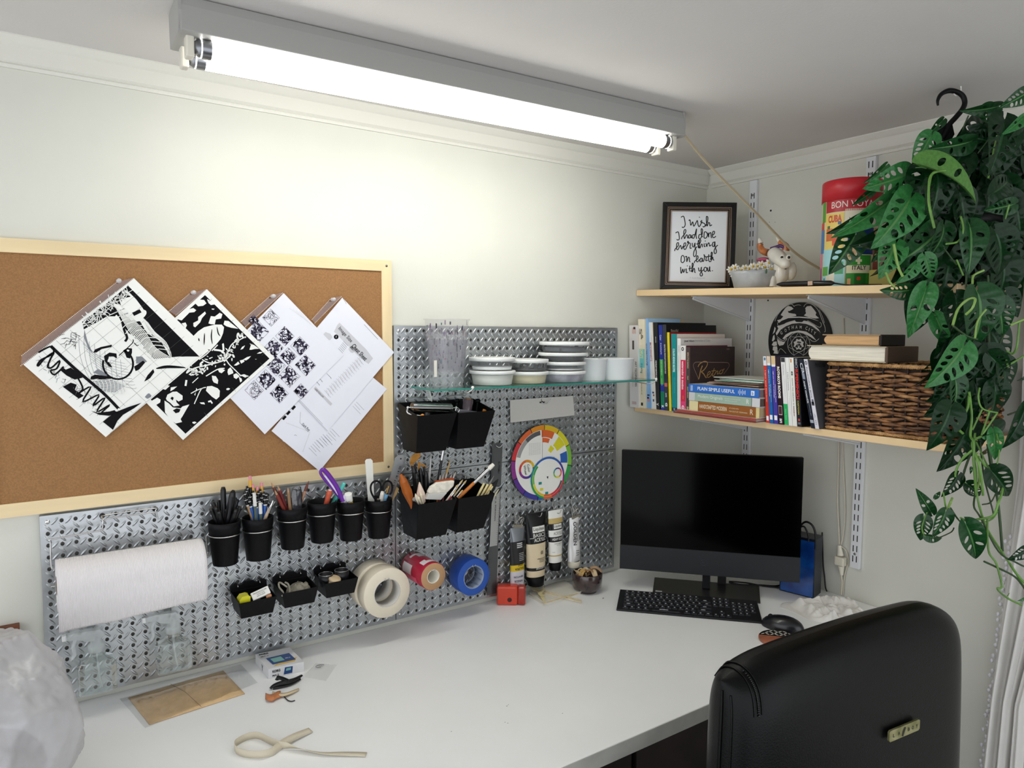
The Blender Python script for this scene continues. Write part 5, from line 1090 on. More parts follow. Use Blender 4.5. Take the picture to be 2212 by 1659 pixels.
# ================================================================== books on the lower shelf
pagem = mat('page_block', 'e6dfcd', .8, var=.05, vscale=300)
def rz(px, py, x): return R(px, py, x)
def book(nm, lab, cat, conv, TL, TR_, yT, BL, BR, yB, xs, depth, col, cover2=None, top='paper', grp=None, marks=(), pages=True, rough=.35, zb=None, fix=None):
    (a, yt), (c, _), (d, yb), (e, _) = conv([(TL, yT), (TR_, yT), (BL, yB), (BR, yB)])
    zt = (R(a, yt, xs).z+R(c, yt, xs).z)/2; zb = SLO+.0003 if zb is None else zb
    ya, yc = R(a, yt, xs).y, R(c, yt, xs).y; yd, ye = R(d, yb, xs).y, R(e, yb, xs).y
    if fix: ya, yc, yd, ye = fix(ya, yc, yd, ye)
    w = ((yd-ye)+(ya-yc))/2-.0006; yc = ya-w; ye = yd-w
    t = thing(nm, lab, cat, V((xs+depth/2, (yd+ye)/2, zb)), group=grp)
    def pt(x, s_, v): return V((x, (yd+(ya-yd)*v)-w*s_, zb+(zt-zb)*v))
    b = MB(); th = min(.0018, w*.2)/w
    def slab_(x0, x1, s0, s1, v0, v1, mi=0): b.hexa([pt(x0, s1, v0), pt(x1, s1, v0), pt(x1, s0, v0), pt(x0, s0, v0)], [pt(x0, s1, v1), pt(x1, s1, v1), pt(x1, s0, v1), pt(x0, s0, v1)], mi)
    slab_(xs, xs+.0018, 0, 1, 0, 1); slab_(xs+.0018, xs+depth, 0, th, 0, 1); slab_(xs+.0018, xs+depth, 1-th, 1, 0, 1, 1 if cover2 else 0)
    ms = [K(col, rough), K(cover2 or col, rough)]; b.build('cover', ms, t)
    if pages: b = MB(); slab_(xs+.0019, xs+depth-.003, th+.001, 1-th-.001, .012, .988); b.build('pages', pagem, t)
    b = MB(); mm = []
    H = zt-zb
    for mk in marks:
        s_, v, sc, h, wd, cl = mk[:6]; k = mk[6] if len(mk) > 6 else {}
        if cl not in mm: mm.append(cl)
        mi = mm.index(cl); o = pt(xs-.0003, .5+sc, v); up = (pt(xs, 0, 1)-pt(xs, 0, 0)).normalized()
        if s_ is None:    # band: v centre, h = height, wd = width fraction
            p = [pt(xs-.00025-.0001*k.get('l', 0), .5+sc-wd/2, v-h/2/H), pt(xs-.00025-.0001*k.get('l', 0), .5+sc+wd/2, v-h/2/H), pt(xs-.00025-.0001*k.get('l', 0), .5+sc+wd/2, v+h/2/H), pt(xs-.00025-.0001*k.get('l', 0), .5+sc-wd/2, v+h/2/H)]
            b.add(p, [(0, 3, 2, 1)], mi)
        else: b.text(s_, o, -up, V((0, -1, 0)), h, wd*w, mi, bold=k.get('b', .01), shear=k.get('sh', 0), lift=.0004)
    if marks: b.build('spine_lettering', [K(c_) for c_ in mm], t)
    t['w'] = 0; del t['w']
    return t, pt, w, H
bk1 = CRP(1350, 670, 7.212)
UB = 'upright art books on the lower shelf'
def depth_to(px, py, y, xs): return L(px, py, y).x-xs
book('book', 'pale grey book lettered art techniques, first book at the left end of the lower shelf', 'book', bk1, 65, 203, 235, 78, 216, 1495, -.385, .19, 'd6d2d0', grp=UB, marks=[('ART TECHNIQUES', .41, .22, .085, .26, '4a4a50'), ('AN INTRODUCTION TO', .36, -.12, .06, .10, '9a9690'), (None, .76, -.05, .030, .22, '4a4540'), (None, .935, .05, .020, .45, 'c9b0a8'), (None, .965, .10, .008, .22, '1a1a1e', {'l': 1}), (None, .055, .0, .010, .5, 'c0a8a8')])
book('book', 'cream book with a turquoise band lettered complete drawing, second upright book', 'book', bk1, 205, 290, 140, 218, 336, 1500, -.379, .19, 'e4dac2', cover2='dccfae', grp=UB, marks=[(None, .56, 0, .062, .98, '7cc8ca'), ('COMPLETE', .62, 0, .036, .45, 'e8e4a8', {'b': .03}), ('drawing', .45, 0, .034, .45, '3a8a96'), ('the book of', .22, 0, .04, .14, '6a6458'), ('S', .86, -.1, .02, .4, '55504a'), ('&', .80, .1, .018, .35, '55504a'), (None, .045, .0, .010, .3, '1a1a1e')])
_, pt, w_, H_ = book('book', 'tall light blue watercolour book leaning beside the turquoise banded one', 'book', bk1, 290, 356, 130, 338, 415, 1520, -.372, .155, '83aedb', cover2='9cc2e6', grp=UB, marks=[('WATERCOLOR', .60, -.1, .075, .42, '2c4a80'), ('the complete guide', .36, .1, .05, .2, '4a6ea0'), (None, .10, 0, .014, .5, 'c08a94'), (None, .15, 0, .005, .5, '3a3a70'), (None, .12, -.1, .006, .4, '2a2a50')])
book('book', 'white book with faded red lettering, between the light blue and the black one', 'book', bk1, 360, 437, 190, 418, 478, 1520, -.368, .14, 'e4e0da', cover2='d8b070', grp=UB, marks=[('MODERNISTS', .66, -.1, .062, .42, 'b86a74'), ('a painting guide', .8, .2, .03, .12, 'aaa49c'), (None, .19, 0, .006, .4, '33406a'), (None, .16, .1, .006, .3, '8a4a4a'), (None, .10, 0, .008, .3, '33406a')])
book('book', 'black book lettered portrait painting atelier in white', 'book', bk1, 440, 515, 190, 478, 540, 1525, -.366, .235, '1a1a1d', cover2='141416', grp=UB, marks=[('PORTRAIT PAINTING ATELIER', .44, -.08, .070, .32, 'e6e6e6', {'b': .03}), ('BRANDES', .80, .0, .020, .22, 'c8c8c8'), ('Y', .06, 0, .010, .5, 'e6e6e6', {'b': .04})])
book('book', 'blue and green book lettered color a workshop, beside the black atelier book', 'book', bk1, 522, 583, 230, 563, 622, 1535, -.366, .21, '1c2f8e', cover2='203020', grp=UB, marks=[(None, .45, 0, .082, 1.0, '3c9a4a'), (None, .13, 0, .050, 1.0, '0f7a5a'), ('Color', .85, 0, .018, .42, 'e6e6f0'), ('A workshop for', .72, 0, .038, .42, 'e6e6f0'), ('artists and designers', .50, 0, .050, .36, 'd6ecd6'), ('second edition', .33, 0, .024, .28, 'c6e4c6'), ('K', .04, 0, .009, .6, 'f0f0f0', {'b': .04})])
_, pt, w_, H_ = book('book', 'dark book lettered beautiful portrait painting in oils, with a black cover reaching furthest back', 'book', bk1, 585, 640, 225, 624, 680, 1535, -.366, .245, '30343a', cover2='0c0c10', grp=UB, marks=[('BEAUTIFUL PORTRAIT PAINTING IN OILS', .60, 0, .095, .38, 'd8d4c8', {'b': .02}), (None, .30, 0, .012, .8, 'c86a5a'), ('SAPER', .18, 0, .014, .4, 'e6e6e6'), ('G', .07, 0, .012, .6, 'f0f0f0', {'b': .05})])
p = L(1455, 714, pt(0, 1, .93).y); b = MB(); b.text('Beautiful', V((p.x+.004, pt(0, 1, .93).y, p.z)), X, Z, .034, .009, lift=.0008); b.build('cover_print', K('a8a294'), _)
book('book', 'thin bright yellow book with a red cover edge behind it', 'book', bk1, 655, 694, 345, 690, 722, 1548, -.363, .23, 'e6d92a', cover2='a8242c', grp=UB, marks=[('art marketing for artists', .55, 0, .10, .25, '6a6420')])
book('book', 'teal book lettered color mixing recipes, between the yellow and the white one', 'book', bk1, 720, 806, 370, 730, 813, 1553, -.366, .235, '138a8a', cover2='e0d4cc', grp=UB, marks=[('COLOR MIXING RECIPES', .66, 0, .075, .36, 'e8f0ee', {'b': .03}), ('FOR OIL ACRYLIC WATERCOLOR', .34, .05, .05, .16, '5ab4ba'), (None, .03, 0, .010, 1.0, '16304a'), ('ROCKPORT', .03, 0, .007, .3, 'e8e8e8', {'b': .02})])
_, pt, w_, H_ = book('book', 'slim white book whose grey cover names interaction of color, beside the teal book', 'book', bk1, 816, 870, 440, 816, 868, 1558, -.366, .25, 'e6e4e2', cover2='d9d6d4', grp=UB, marks=[('Josef Albers', .86, 0, .022, .22, '77757a'), ('Interaction of Color', .66, 0, .05, .2, 'b0aeb2')])
yy = pt(0, 1, .93).y-.0006; b = MB(); p = L(1489, 737, yy); b.text('Josef Albers', V((p.x, yy, p.z)), X, Z, .048, .009, 0, bold=.01); p = L(1518, 735.5, yy); b.text('Interaction of Color', V((p.x, yy, p.z)), X, Z, .075, .008, 1); b.build('cover_print', [K('3a3a3e'), K('a5a3a6')], _)
book('book', 'hot pink book lettered watercolor in motion', 'book', bk1, 870, 950, 552, 868, 946, 1535, -.371, .20, 'e6e2de', cover2='6a2a3a', grp=UB, marks=[(None, .43, 0, .152, .99, 'd2204e'), (None, .10, 0, .03, .8, 'e0407a', {'l': 1}), ('watercolor in motion', .56, -.05, .090, .46, 'f6d8dc', {'b': .03}), (None, .23, 0, .012, .15, 'e0703a', {'l': 1}), ('G', .085, 0, .011, .5, 'f4e4ea', {'b': .04}), ('O', .95, -.1, .012, .5, '1a1a1e', {'b': .05})])
_, pt, w_, H_ = book('book', 'brown paperback lettered Retro on its cover, last of the upright art books', 'book', bk1, 954, 1018, 575, 950, 1010, 1525, -.373, .215, '4a3c3a', cover2='3a2f30', grp=UB, marks=[('RETRO STYLE GRAPHICS', .80, 0, .050, .40, 'c9a886', {'b': .03}), ('FONT', .535, 0, .013, .36, 'c9a886', {'b': .02}), ('GRANT FRIEDMAN', .32, 0, .036, .38, 'c9a886', {'b': .02}), ('88', .08, 0, .011, .5, 'c9a886', {'b': .04})])
rt = CRP(1480, 690, 7.215)
yy = pt(0, 1, .7).y-.0009
def coverline(b, conv, pts, w, mi, closed=False, n=5, yy=yy):
    P = [L(px, py, yy) for px, py in conv(pts)]; P = smooth_path(P, n, closed) if n > 1 else P; m = len(P); vs = []
    for i in range(m):
        d = (P[(i+1) % m]-P[i-1]) if closed else (P[min(i+1, m-1)]-P[max(i-1, 0)]); d = d.normalized(); nn = V((-d.z, 0, d.x))*w*.5
        vs += [P[i]+nn, P[i]-nn]
    b.add(vs, [(2*i, 2*i+1, (2*i+3) % (2*m), (2*i+2) % (2*m)) for i in range(m if closed else m-1)], mi)
b = MB(); coverline(b, rt, [(215, 940), (150, 790), (128, 720), (150, 675), (220, 665), (450, 670), (640, 672), (680, 690), (685, 730), (640, 800), (600, 850)], .0014, 0)
for q, w in (([(270, 720), (240, 800), (220, 900), (205, 935)], .0042), ([(200, 740), (230, 690), (300, 655), (345, 670), (340, 720), (290, 790), (250, 815)], .0032), ([(250, 815), (290, 850), (320, 900), (335, 905)], .0034), ([(335, 880), (380, 850), (395, 820), (370, 815), (345, 860), (350, 900), (390, 890), (420, 840)], .0026),
             ([(455, 760), (430, 840), (425, 880), (450, 870), (480, 820)], .0030), ([(410, 805), (480, 795)], .0024), ([(480, 820), (500, 805), (510, 815), (500, 850), (530, 840)], .0026), ([(560, 790), (535, 820), (540, 845), (570, 840), (590, 800), (570, 785), (590, 790), (612, 768)], .0028)): coverline(b, rt, q, w, 1)
p = L(1573, 754, yy); b.text('100+', V((p.x, yy, p.z)), X, Z, .016, .005, 0); b.build('cover_print', [K('a88f78'), K('b8935a')], _)

# ---- flat stack
def flatbook(lab, y0, y1, zb, zt, xs, dep, spine, pg='e2dccc', bands=(), txt=(), grp='books lying flat on the lower shelf', nm='book', edge=True, rough=.4):
    t = thing(nm, lab, 'book', V((xs+dep/2, (y0+y1)/2, zb)), group=grp); h = zt-zb; th = min(.002, h*.2)
    b = MB(); b.box(xs, xs+.002, y1, y0, zb, zt); b.box(xs+.002, xs+dep, y1, y0, zb, zb+th, 1); b.box(xs+.002, xs+dep, y1, y0, zt-th, zt, 1); b.build('cover', [K(spine, rough), K('d8d6d2', rough)], t, bev=.0006)
    b = MB(); b.box(xs+.0025, xs+dep-.003, y1+.003, y0-.003, zb+th, zt-th); b.build('pages', K(pg, .8), t)
    b = MB(); mm = []; W_ = y0-y1
    for f0, f1, c in bands:
        mm.append(c); b.box(xs-.0003, xs+.001, y0-W_*f1, y0-W_*f0, zb+.0001, zt-.0001, mm.index(c))
    for s_, f, v, wf, hf, c, bo in txt:
        if c not in mm: mm.append(c)
        o = V((xs-.0004, y0-W_*f, zb+h*v))
        if s_ is None: b.box(xs-.0007, xs-.0003, o.y-W_*wf/2, o.y+W_*wf/2, o.z-h*hf/2, o.z+h*hf/2, mm.index(c))
        else: b.text(s_, o, V((0, -1, 0)), Z, W_*wf, h*hf, mm.index(c), bold=bo)
    if mm: b.build('spine_lettering', [K(c) for c in mm], t)
    return t
flatbook('thin dark red folder, lowest thing of the flat stack and sticking out furthest', -.222, -.532, SLO+.0003, SLO+.0055, -.392, .24, '7a2c2c', '8a3a34', nm='folder')
flatbook('thin brick red folder lying second from the bottom of the flat stack', -.232, -.528, SLO+.006, SLO+.0125, -.388, .24, 'a04a40', 'c08a74', nm='folder')
zz = SLO+.0128
flatbook('brown spined book lettered handcrafted modern, lowest hardback of the flat stack', -.274, -.532, zz, zz+.030, -.377, .20, '925824', 'c9b890', bands=[(0, .135, 'ddd0a0'), (.955, 1.0, 'd8c690')], txt=[('HANDCRAFTED MODERN', .36, .52, .40, .42, 'e2d0b4', .02), ('AT HOME WITH', .66, .66, .13, .13, 'e2d0b4', 0), ('MIDCENTURY DESIGNERS', .72, .36, .25, .13, 'e2d0b4', 0), ('R', .90, .5, .04, .5, 'e8dcc8', .0)])
flatbook('grey green book lettered Modern Originals, middle hardback of the flat stack', -.273, -.533, zz+.0305, zz+.0565, -.378, .20, '9db4a4', '6a6058', bands=[(0, .09, 'c9cacb'), (.89, .90, '6a7a70'), (.90, 1.0, 'cfd0d2')], txt=[('Modern Originals', .32, .56, .36, .46, 'e0e8e0', 0), ('AT HOME WITH MIDCENTURY', .64, .62, .22, .10, 'dfe6df', 0), ('EUROPEAN DESIGNERS', .62, .40, .17, .09, 'dfe6df', 0), ('R', .845, .5, .035, .5, 'e8ece6', .0)])
flatbook('bright blue book lettered plain simple useful, top hardback of the flat stack', -.272, -.530, zz+.057, zz+.082, -.379, .20, '2c69bf', '8a7f80', bands=[(.96, 1.0, '2c69bf')], txt=[('PLAIN SIMPLE USEFUL', .41, .52, .54, .42, 'e4ecf4', .015)]+[(None, .035+.012*k, .5, .005, .7, 'd8e4f0', 0) for k in range(3)]+[(None, .73+.018*k, .5, .006, (.35, .7, .3, .65, .35, .5)[k], 'd8e4f0', 0) for k in range(6)]+[(None, .92, .5, .045, .55, 'e8eef4', 0), ('b', .92, .5, .02, .4, '2c69bf', .02)])
random.seed(12); zc = zz+.0835; cards = [('white', 'e4e4de'), ('beige', 'b59c8c'), ('white', 'dcdad2'), ('brown', '8c6a5c'), ('cream', 'd6d0c0'), ('green', '7fa090'), ('white', 'e2e2da'), ('dark green', '3f7a68'), ('pale grey', 'c9ccc6')]
for k, (cn, cl) in enumerate(cards):
    th = .0022; a = random.uniform(-.25, .25); T = TR(V((-.262+random.uniform(-.02, .02), -.425+random.uniform(-.03, .02), zc))) @ RZ(a)
    b = MB(T); w2, h2 = random.uniform(.085, .105), random.uniform(.06, .085); b.box(-h2, h2, -w2, w2, 0, th)
    pos = 'lowest' if k == 0 else 'topmost' if k == 8 else 'layer %s from below' % ['', 'second', 'third', 'fourth', 'fifth', 'sixth', 'seventh', 'eighth'][k]
    o = b.build('magazine', K(cl, .5)); tag(o, cn+' thin booklet in the loose pile on the blue book, '+pos, 'booklet', 'thin booklets on the flat stack'); rebase(o); zc += th+.0003

# ---- disc cases
dv = CRP(1630, 740, 8.729); DG = 'disc cases on the lower shelf'
xs = -.358; W5 = [('Light and Color', .60, 0, .07, .30, 'f0f0f0'), ('Landscape Painting', .50, -.2, .05, .2, 'e0e0ec')]
def dvd(lab, TL, TR_, yT, BL, BR, yB, col, marks=(), c2='101014', x=xs): return book('disc_case', lab, 'disc case', dv, TL, TR_, yT, BL, BR, yB, x, .135, col, cover2=c2, grp=DG, marks=marks, pages=False, rough=.25)
dvd('red spined disc case with a white top, leftmost of the disc cases', 160, 224, 258, 222, 284, 1465, 'cc3a2e', [(None, .93, 0, .026, 1, 'dce2ea'), (None, .96, 0, .008, .6, '5a7a90', {'l': 1}), ('Light and Shadow', .55, .0, .09, .28, 'f0dcd8'), (None, .07, 0, .013, .7, 'f0f0f0')], 'c03028')
dvd('blue spined disc case second from the left', 226, 296, 255, 286, 362, 1480, '2464ac', [(None, .93, 0, .026, 1, 'dcc8b0'), (None, .88, 0, .006, .8, 'e6e6e6', {'l': 1}), ('Light and Color in Landscape', .60, -.1, .075, .28, 'eaf0f6'), ('Simple Form', .45, .25, .05, .2, 'cfe0f0'), (None, .09, 0, .013, .7, 'f0f0f0')], '1c4c8c')
dvd('violet spined disc case third from the left', 308, 388, 255, 368, 452, 1490, '4a3f9e', [(None, .93, 0, .028, 1, 'd6bc8c'), (None, .86, 0, .006, .8, 'e6e6e6', {'l': 1}), ('Light and Color in Landscape', .58, -.1, .075, .28, 'eaeaf6'), ('Distance Paint', .45, .25, .05, .2, 'd6d0f0'), (None, .09, 0, .013, .7, 'f0f0f0')], '2a2464')
dvd("dark plum disc case lettered Rothko's rooms in white capitals", 395, 482, 265, 460, 550, 1505, '2a1a22', [("ROTHKO'S ROOMS", .62, 0, .088, .58, 'ece8e4', {'b': .04}), (None, .21, 0, .026, .8, 'd8b8bc'), (None, .21, 0, .022, .68, '43202c', {'l': 1}), ('BFI', .055, 0, .012, .5, 'e8e8e8', {'b': .03})])
dvd('white disc case with a green foot, right of the plum one', 490, 575, 282, 568, 650, 1515, 'e4e4e4', [(None, .965, 0, .012, .9, '2a2a2e'), (None, .16, 0, .058, .98, '1faa5c'), ('Chuck Close', .82, 0, .03, .2, '88888c'), ('a portrait in progress', .55, .1, .05, .12, 'b0b0b4'), ('Home Vision', .16, 0, .03, .2, 'c0ecd0')], 'dcdcd8')
dvd('white disc case with faint handwriting, beside the green footed one', 578, 648, 284, 652, 720, 1512, 'e8e8e6', [('Helvetica', .65, 0, .05, .28, '8a8a90'), ('a documentary film', .3, .1, .05, .14, 'a0a0a6')], 'dcdcd8')
dvd('white disc case lettered how to draw a bunny', 650, 735, 284, 724, 806, 1510, 'e9e8e2', [('HOW TO DRAW A BUNNY', .42, .0, .105, .22, '3a3a3e'), ('BUNNY', .21, .0, .022, .24, 'c03a3a', {'b': 0}), ('8', .77, 0, .012, .4, '3a3a3e'), (None, .955, -.1, .010, .3, 'c8884a')], 'd0c8b8')
dvd('dark disc case with tall red letters and a yellow line below them', 740, 822, 290, 808, 895, 1532, '222228', [('SUPERMENSCH', .62, 0, .082, .62, 'd22c28', {'b': .04}), ('CARTOON', .28, .0, .038, .3, 'd8c83a', {'b': .02}), ('DVD', .95, 0, .014, .4, 'e0e0e4'), ('O', .88, 0, .012, .5, '9a9aa8'), (None, .10, 0, .006, .4, 'c04a3a'), (None, .05, 0, .006, .6, '6a6a6e')])
dvd('leaning navy disc case lettered Andy Warhol in white', 828, 912, 308, 1068, 1146, 1572, '1c2230', [('ANDY WARHOL', .52, -.1, .062, .34, 'e8ecf0', {'b': .02}), ('A documentary film', .30, .1, .045, .14, 'c0c8d0'), (None, .10, 0, .008, .8, 'a0a8b4'), ('O', .89, 0, .020, .7, 'c8ccd4'), ('B', .83, .1, .014, .6, 'd8dce4'), (None, .75, 0, .016, .6, '8a94a4')], x=-.356)
_, pt, w_, H_ = dvd("leaning white disc case lettered Pandora's Box, rightmost against the basket", 925, 992, 312, 1148, 1225, 1566, 'd9d8e2', [("PANDORA'S BOX II", .64, -.05, .092, .42, '6a6a74', {'b': 0}), ('O', .945, 0, .010, .7, '3a3a44', {'b': .04}), (None, .36, 0, .010, .7, '2e2e3a'), (None, .39, .1, .012, .4, '55556a'), ('A III', .14, 0, .03, .3, '8a8a98')], '55555a', x=-.356)
yy = pt(0, 1, .8).y-.002; p = L(1762, 789, yy); b = MB(); b.text('PANDORA', V((p.x+.022, yy, p.z)), X, Z, .05, .012, 0); b.build('cover_print', K('1a1a1e'), _)

# ================================================================== wicker basket
wk = mat('wicker_brown', '9a6a42', .55, spec=.5, col2='3a2216', vscale=38, bump=.4, bscale=90); wk2 = mat('wicker_light', 'b98a5a', .55, spec=.5, col2='5e3c22', vscale=45, bump=.4, bscale=90)
rope = mat('basket_rope', 'c69a66', .6, col2='8a6236', vscale=60)
BX0, BX1, BY0, BY1, BZ0, BZ1 = -.337, -.040, -.708, -1.012, SLO+.002, 1.478
def perim(s, bul):
    """rectangle perimeter with soft corners; s in 0..1, returns point and outward normal"""
    w, d = BX1-BX0, BY0-BY1; P = 2*(w+d); q = (s % 1)*P
    if q < d: p, n = V((BX0, BY0-q, 0)), V((-1, 0, 0))
    elif q < d+w: p, n = V((BX0+q-d, BY1, 0)), V((0, -1, 0))
    elif q < 2*d+w: p, n = V((BX1, BY1+q-d-w, 0)), V((1, 0, 0))
    else: p, n = V((BX1-(q-2*d-w), BY0, 0)), V((0, 1, 0))
    c = V(((BX0+BX1)/2, (BY0+BY1)/2, 0)); r = p-c; k = 1+bul; 
    m = 5; rx, ry = r.x/(w/2), r.y/(d/2); l = (abs(rx)**m+abs(ry)**m)**(1/m)
    f = (1/l)*(1 if l > 0 else 1); f = min(1, f*1.0); return c+r*min(k*1.0, k*(f*.25+.75)), n
t = thing('wicker_basket', 'large brown woven wicker basket at the right end of the lower shelf', 'basket', V(((BX0+BX1)/2, (BY0+BY1)/2, BZ0)))
random.seed(31); rows = 19; mbs = [MB(), MB()]; NS = 20
for k in range(rows):
    z0 = BZ0+.012+(BZ1-BZ0-.026)*k/(rows-1); ph = k % 2; pts = []; rad = []; n = NS*2*4
    for i in range(n):
        s_ = i/n; bul = .02*math.sin(PI*(k+1)/rows); p, nn = perim(s_, bul); ww = math.cos(2*PI*s_*NS+ph*PI)
        jit = noise.noise(V((s_*46, k*3.1, 1)))
        pts.append(p+nn*(.0035*ww)+Z*(z0+.0022*jit+.002*math.sin(s_*70+k*2))); rad.append(.0038+.0016*noise.noise(V((s_*80, k*2.3, 7)))+.0006*ww)
    mbs[(k*7+random.randint(0, 1)) % 2].tube(pts, rad, 7, closed=True, flat=1.0)
mbs[0].build('weave', wk, t); mbs[1].build('weave', wk2, t, label='lighter woven strands')
b = MB()
for i in range(NS*2):
    p, nn = perim((i+.0)/(NS*2), .0); b.tube([p+Z*BZ0, p+nn*.004+Z*(BZ0+BZ1)/2, p+Z*BZ1], .0026, 5)
b.build('stakes', mat('wicker_stake', '2a1a12', .7), t)
b = MB(); b.box(BX0+.008, BX1-.008, BY1+.008, BY0-.008, BZ0, BZ0+.004)
for x0, x1, y0, y1 in ((BX0+.007, BX0+.009, BY1+.007, BY0-.007), (BX1-.009, BX1-.007, BY1+.007, BY0-.007), (BX0+.007, BX1-.007, BY1+.007, BY1+.009), (BX0+.007, BX1-.007, BY0-.009, BY0-.007)): b.box(x0, x1, y0, y1, BZ0, BZ1-.004)
b.build('lining', mat('wicker_stake'), t)
for zr, rr in ((BZ1+.002, .0062), (BZ0+.004, .0055)):
    b = MB()
    for ph in (0, 2*PI/3, 4*PI/3):
        pts = []; n = 300
        for i in range(n):
            s_ = i/n; p, nn = perim(s_, .012); a = ph+2*PI*s_*75; pts.append(p+nn*(math.cos(a)*rr*.5)+Z*(zr+math.sin(a)*rr*.5))
        b.tube(pts, rr*.55, 5, closed=True)
    b.build('braided_rim', rope, t)
# old books on the basket
for lab, y0, y1, zb, zt, x0, d_, cc, pc, sp in (('thick old book with white page edges lying on the wicker basket', -.652, -.868, 1.4875, 1.5275, -.345, .15, 'b9ad94', 'e2dccc', '5a4636'), ('smaller old book with tan page edges lying on top of the white one', -.690, -.846, 1.528, 1.557, -.335, .115, 'a88e70', 'cda678', '1e1612')):
    t = thing('old_book', lab, 'book', V((x0+d_/2, (y0+y1)/2, zb)), group='old hardbacks on the basket'); h = zt-zb
    b = MB(TR(V((x0, 0, 0)))); b.box(0, d_, y1, y0, zb, zb+.0028); b.box(0, d_, y1, y0, zt-.0028, zt); b.build('cover_boards', K(cc, .7), t, bev=.0008)
    b = MB(TR(V((x0, 0, 0)))); b.box(-.0, d_, y1-.004, y1+.004, zb, zt); b.build('spine', K(sp, .6), t, bev=.002)
    b = MB(TR(V((x0, 0, 0)))); n = 9; vs = []
    for k in range(n):
        a = PI*(k/(n-1)); vs.append((.004, y0-.003-.008*(1-math.sin(a)), zb+.003+(h-.006)*(k/(n-1))))
    b.add([V(v) for v in vs]+[V((d_-.004, v[1], v[2])) for v in vs]+[V((.004, y1+.004, zt-.003)), V((.004, y1+.004, zb+.003)), V((d_-.004, y1+.004, zt-.003)), V((d_-.004, y1+.004, zb+.003))],
          [(k, k+1, n+k+1, n+k) for k in range(n-1)]+[tuple(range(n-1, -1, -1))+(2*n+1, 2*n), tuple(range(n, 2*n))+(2*n+2, 2*n+3)]); b.build('pages', mat('old_pages_'+pc, pc, .85, var=.10, vscale=60, stretch=(1, .2, 6)), t)

# ================================================================== round police badge plaque on the wall
t = thing('round_plaque', 'black round plaque with a white badge lettered Gotham City', 'plaque', V((-.012, -.402, 1.43)))
bd = CRP(1640, 640, 10.37); xw = -.0125
cy, cz, ry_, rz_ = -.4035, 1.535, .1135, .1235
b = MB(); n = 56; ring_ = [(cy+ry_*math.cos(2*PI*k/n), cz+rz_*math.sin(2*PI*k/n)) for k in range(n)]
b.add([V((-.0125, y, z)) for y, z in ring_]+[V((-.001, y, z)) for y, z in ring_], [tuple(range(n)), tuple(range(2*n-1, n-1, -1))]+[(k, n+k, n+(k+1) % n, (k+1) % n) for k in range(n)]); b.build('disc', K('08080a', .5), t, bev=.001)
b = MB()
def wl(pts, w=.0014, closed=False, n=5):
    P = [R(px, py, xw-.0004) for px, py in bd(pts)]; P = smooth_path(P, n, closed) if n > 1 else P; m = len(P); vs = []
    for i in range(m):
        d = (P[(i+1) % m]-P[i-1]) if closed else (P[min(i+1, m-1)]-P[max(i-1, 0)]); d = d.normalized(); nn = V((0, -d.z, d.y))*w*.5; vs += [P[i]+nn, P[i]-nn]
    b.add(vs, [(2*i, 2*i+1, (2*i+3) % (2*m), (2*i+2) % (2*m)) for i in range(m if closed else m-1)])
def wp(pts): P = [R(px, py, xw-.0004) for px, py in bd(pts)]; b.add(P, [tuple(range(len(P)))])
wl([(350, 560), (400, 440), (480, 330), (580, 220), (660, 175), (740, 185), (785, 235)]); wl([(1430, 590), (1390, 480), (1330, 330), (1250, 230), (1150, 165), (1060, 165), (1010, 210), (1000, 250)]); wl([(1460, 600), (1410, 440), (1340, 300)], .001); wl([(1430, 590), (1470, 680), (1480, 780), (1460, 800)])
wl([(770, 225), (830, 200), (900, 195), (980, 230), (1020, 270)], .0012)
wp([(590, 260), (650, 215), (720, 235), (770, 280), (680, 330), (640, 330), (660, 370), (820, 400), (830, 440), (600, 480), (480, 520), (540, 450), (480, 420), (530, 340)]); wp([(1020, 280), (1070, 225), (1160, 215), (1230, 300), (1280, 370), (1260, 420), (1340, 490), (1260, 500), (1120, 470), (1000, 430), (1050, 380)])
wp([(400, 540), (560, 490), (700, 460), (900, 455), (1120, 470), (1300, 540), (1340, 560), (1150, 500), (900, 480), (650, 490), (500, 550), (440, 600), (430, 570)])
for k in range(7): wl([(560+k*38, 400-k*3), (540+k*38, 440)], .0008, n=1)
wl([(430, 570), (410, 610), (430, 660), (520, 650), (620, 590), (800, 540)], .0012); wl([(1360, 580), (1390, 620), (1380, 680), (1330, 690), (1200, 610), (1080, 540)], .0012)
wp([(400, 670), (560, 620), (720, 560), (800, 545), (830, 575), (960, 580), (1000, 545), (1090, 560), (1240, 650), (1330, 740), (1380, 830), (1350, 790), (1180, 670), (1050, 620), (900, 600), (740, 615), (600, 670), (480, 750), (390, 880), (370, 830), (430, 720)])
wl([(390, 890), (470, 780), (620, 690), (800, 640), (960, 640), (1150, 690), (1290, 770), (1370, 860)], .0001)
wp([(520, 950), (590, 860), (700, 800), (880, 765), (1050, 790), (1180, 870), (1280, 990), (1240, 970), (1130, 900), (1020, 840), (880, 810), (740, 830), (640, 900), (560, 960)])
wl([(400, 900), (520, 990), (600, 950), (620, 960), (560, 1020), (500, 1010), (400, 940)], .0014); wl([(1130, 950), (1180, 1000), (1260, 1010), (1340, 950)], .0014)
cx_, cy_ = 885, 1075
for rr, w in ((250, .0012), (158, .0016)): wl([(cx_+rr*1.0*math.cos(a*PI/12), cy_+rr*1.08*math.sin(a*PI/12)) for a in range(24)], w, True, 2)
st = []
for k in range(14): a = -PI/2+k*PI/7; rr = 250 if k % 2 == 0 else 165; st.append((cx_+rr*math.cos(a), cy_+rr*1.08*math.sin(a)))
wl(st, .0012, True, 1)
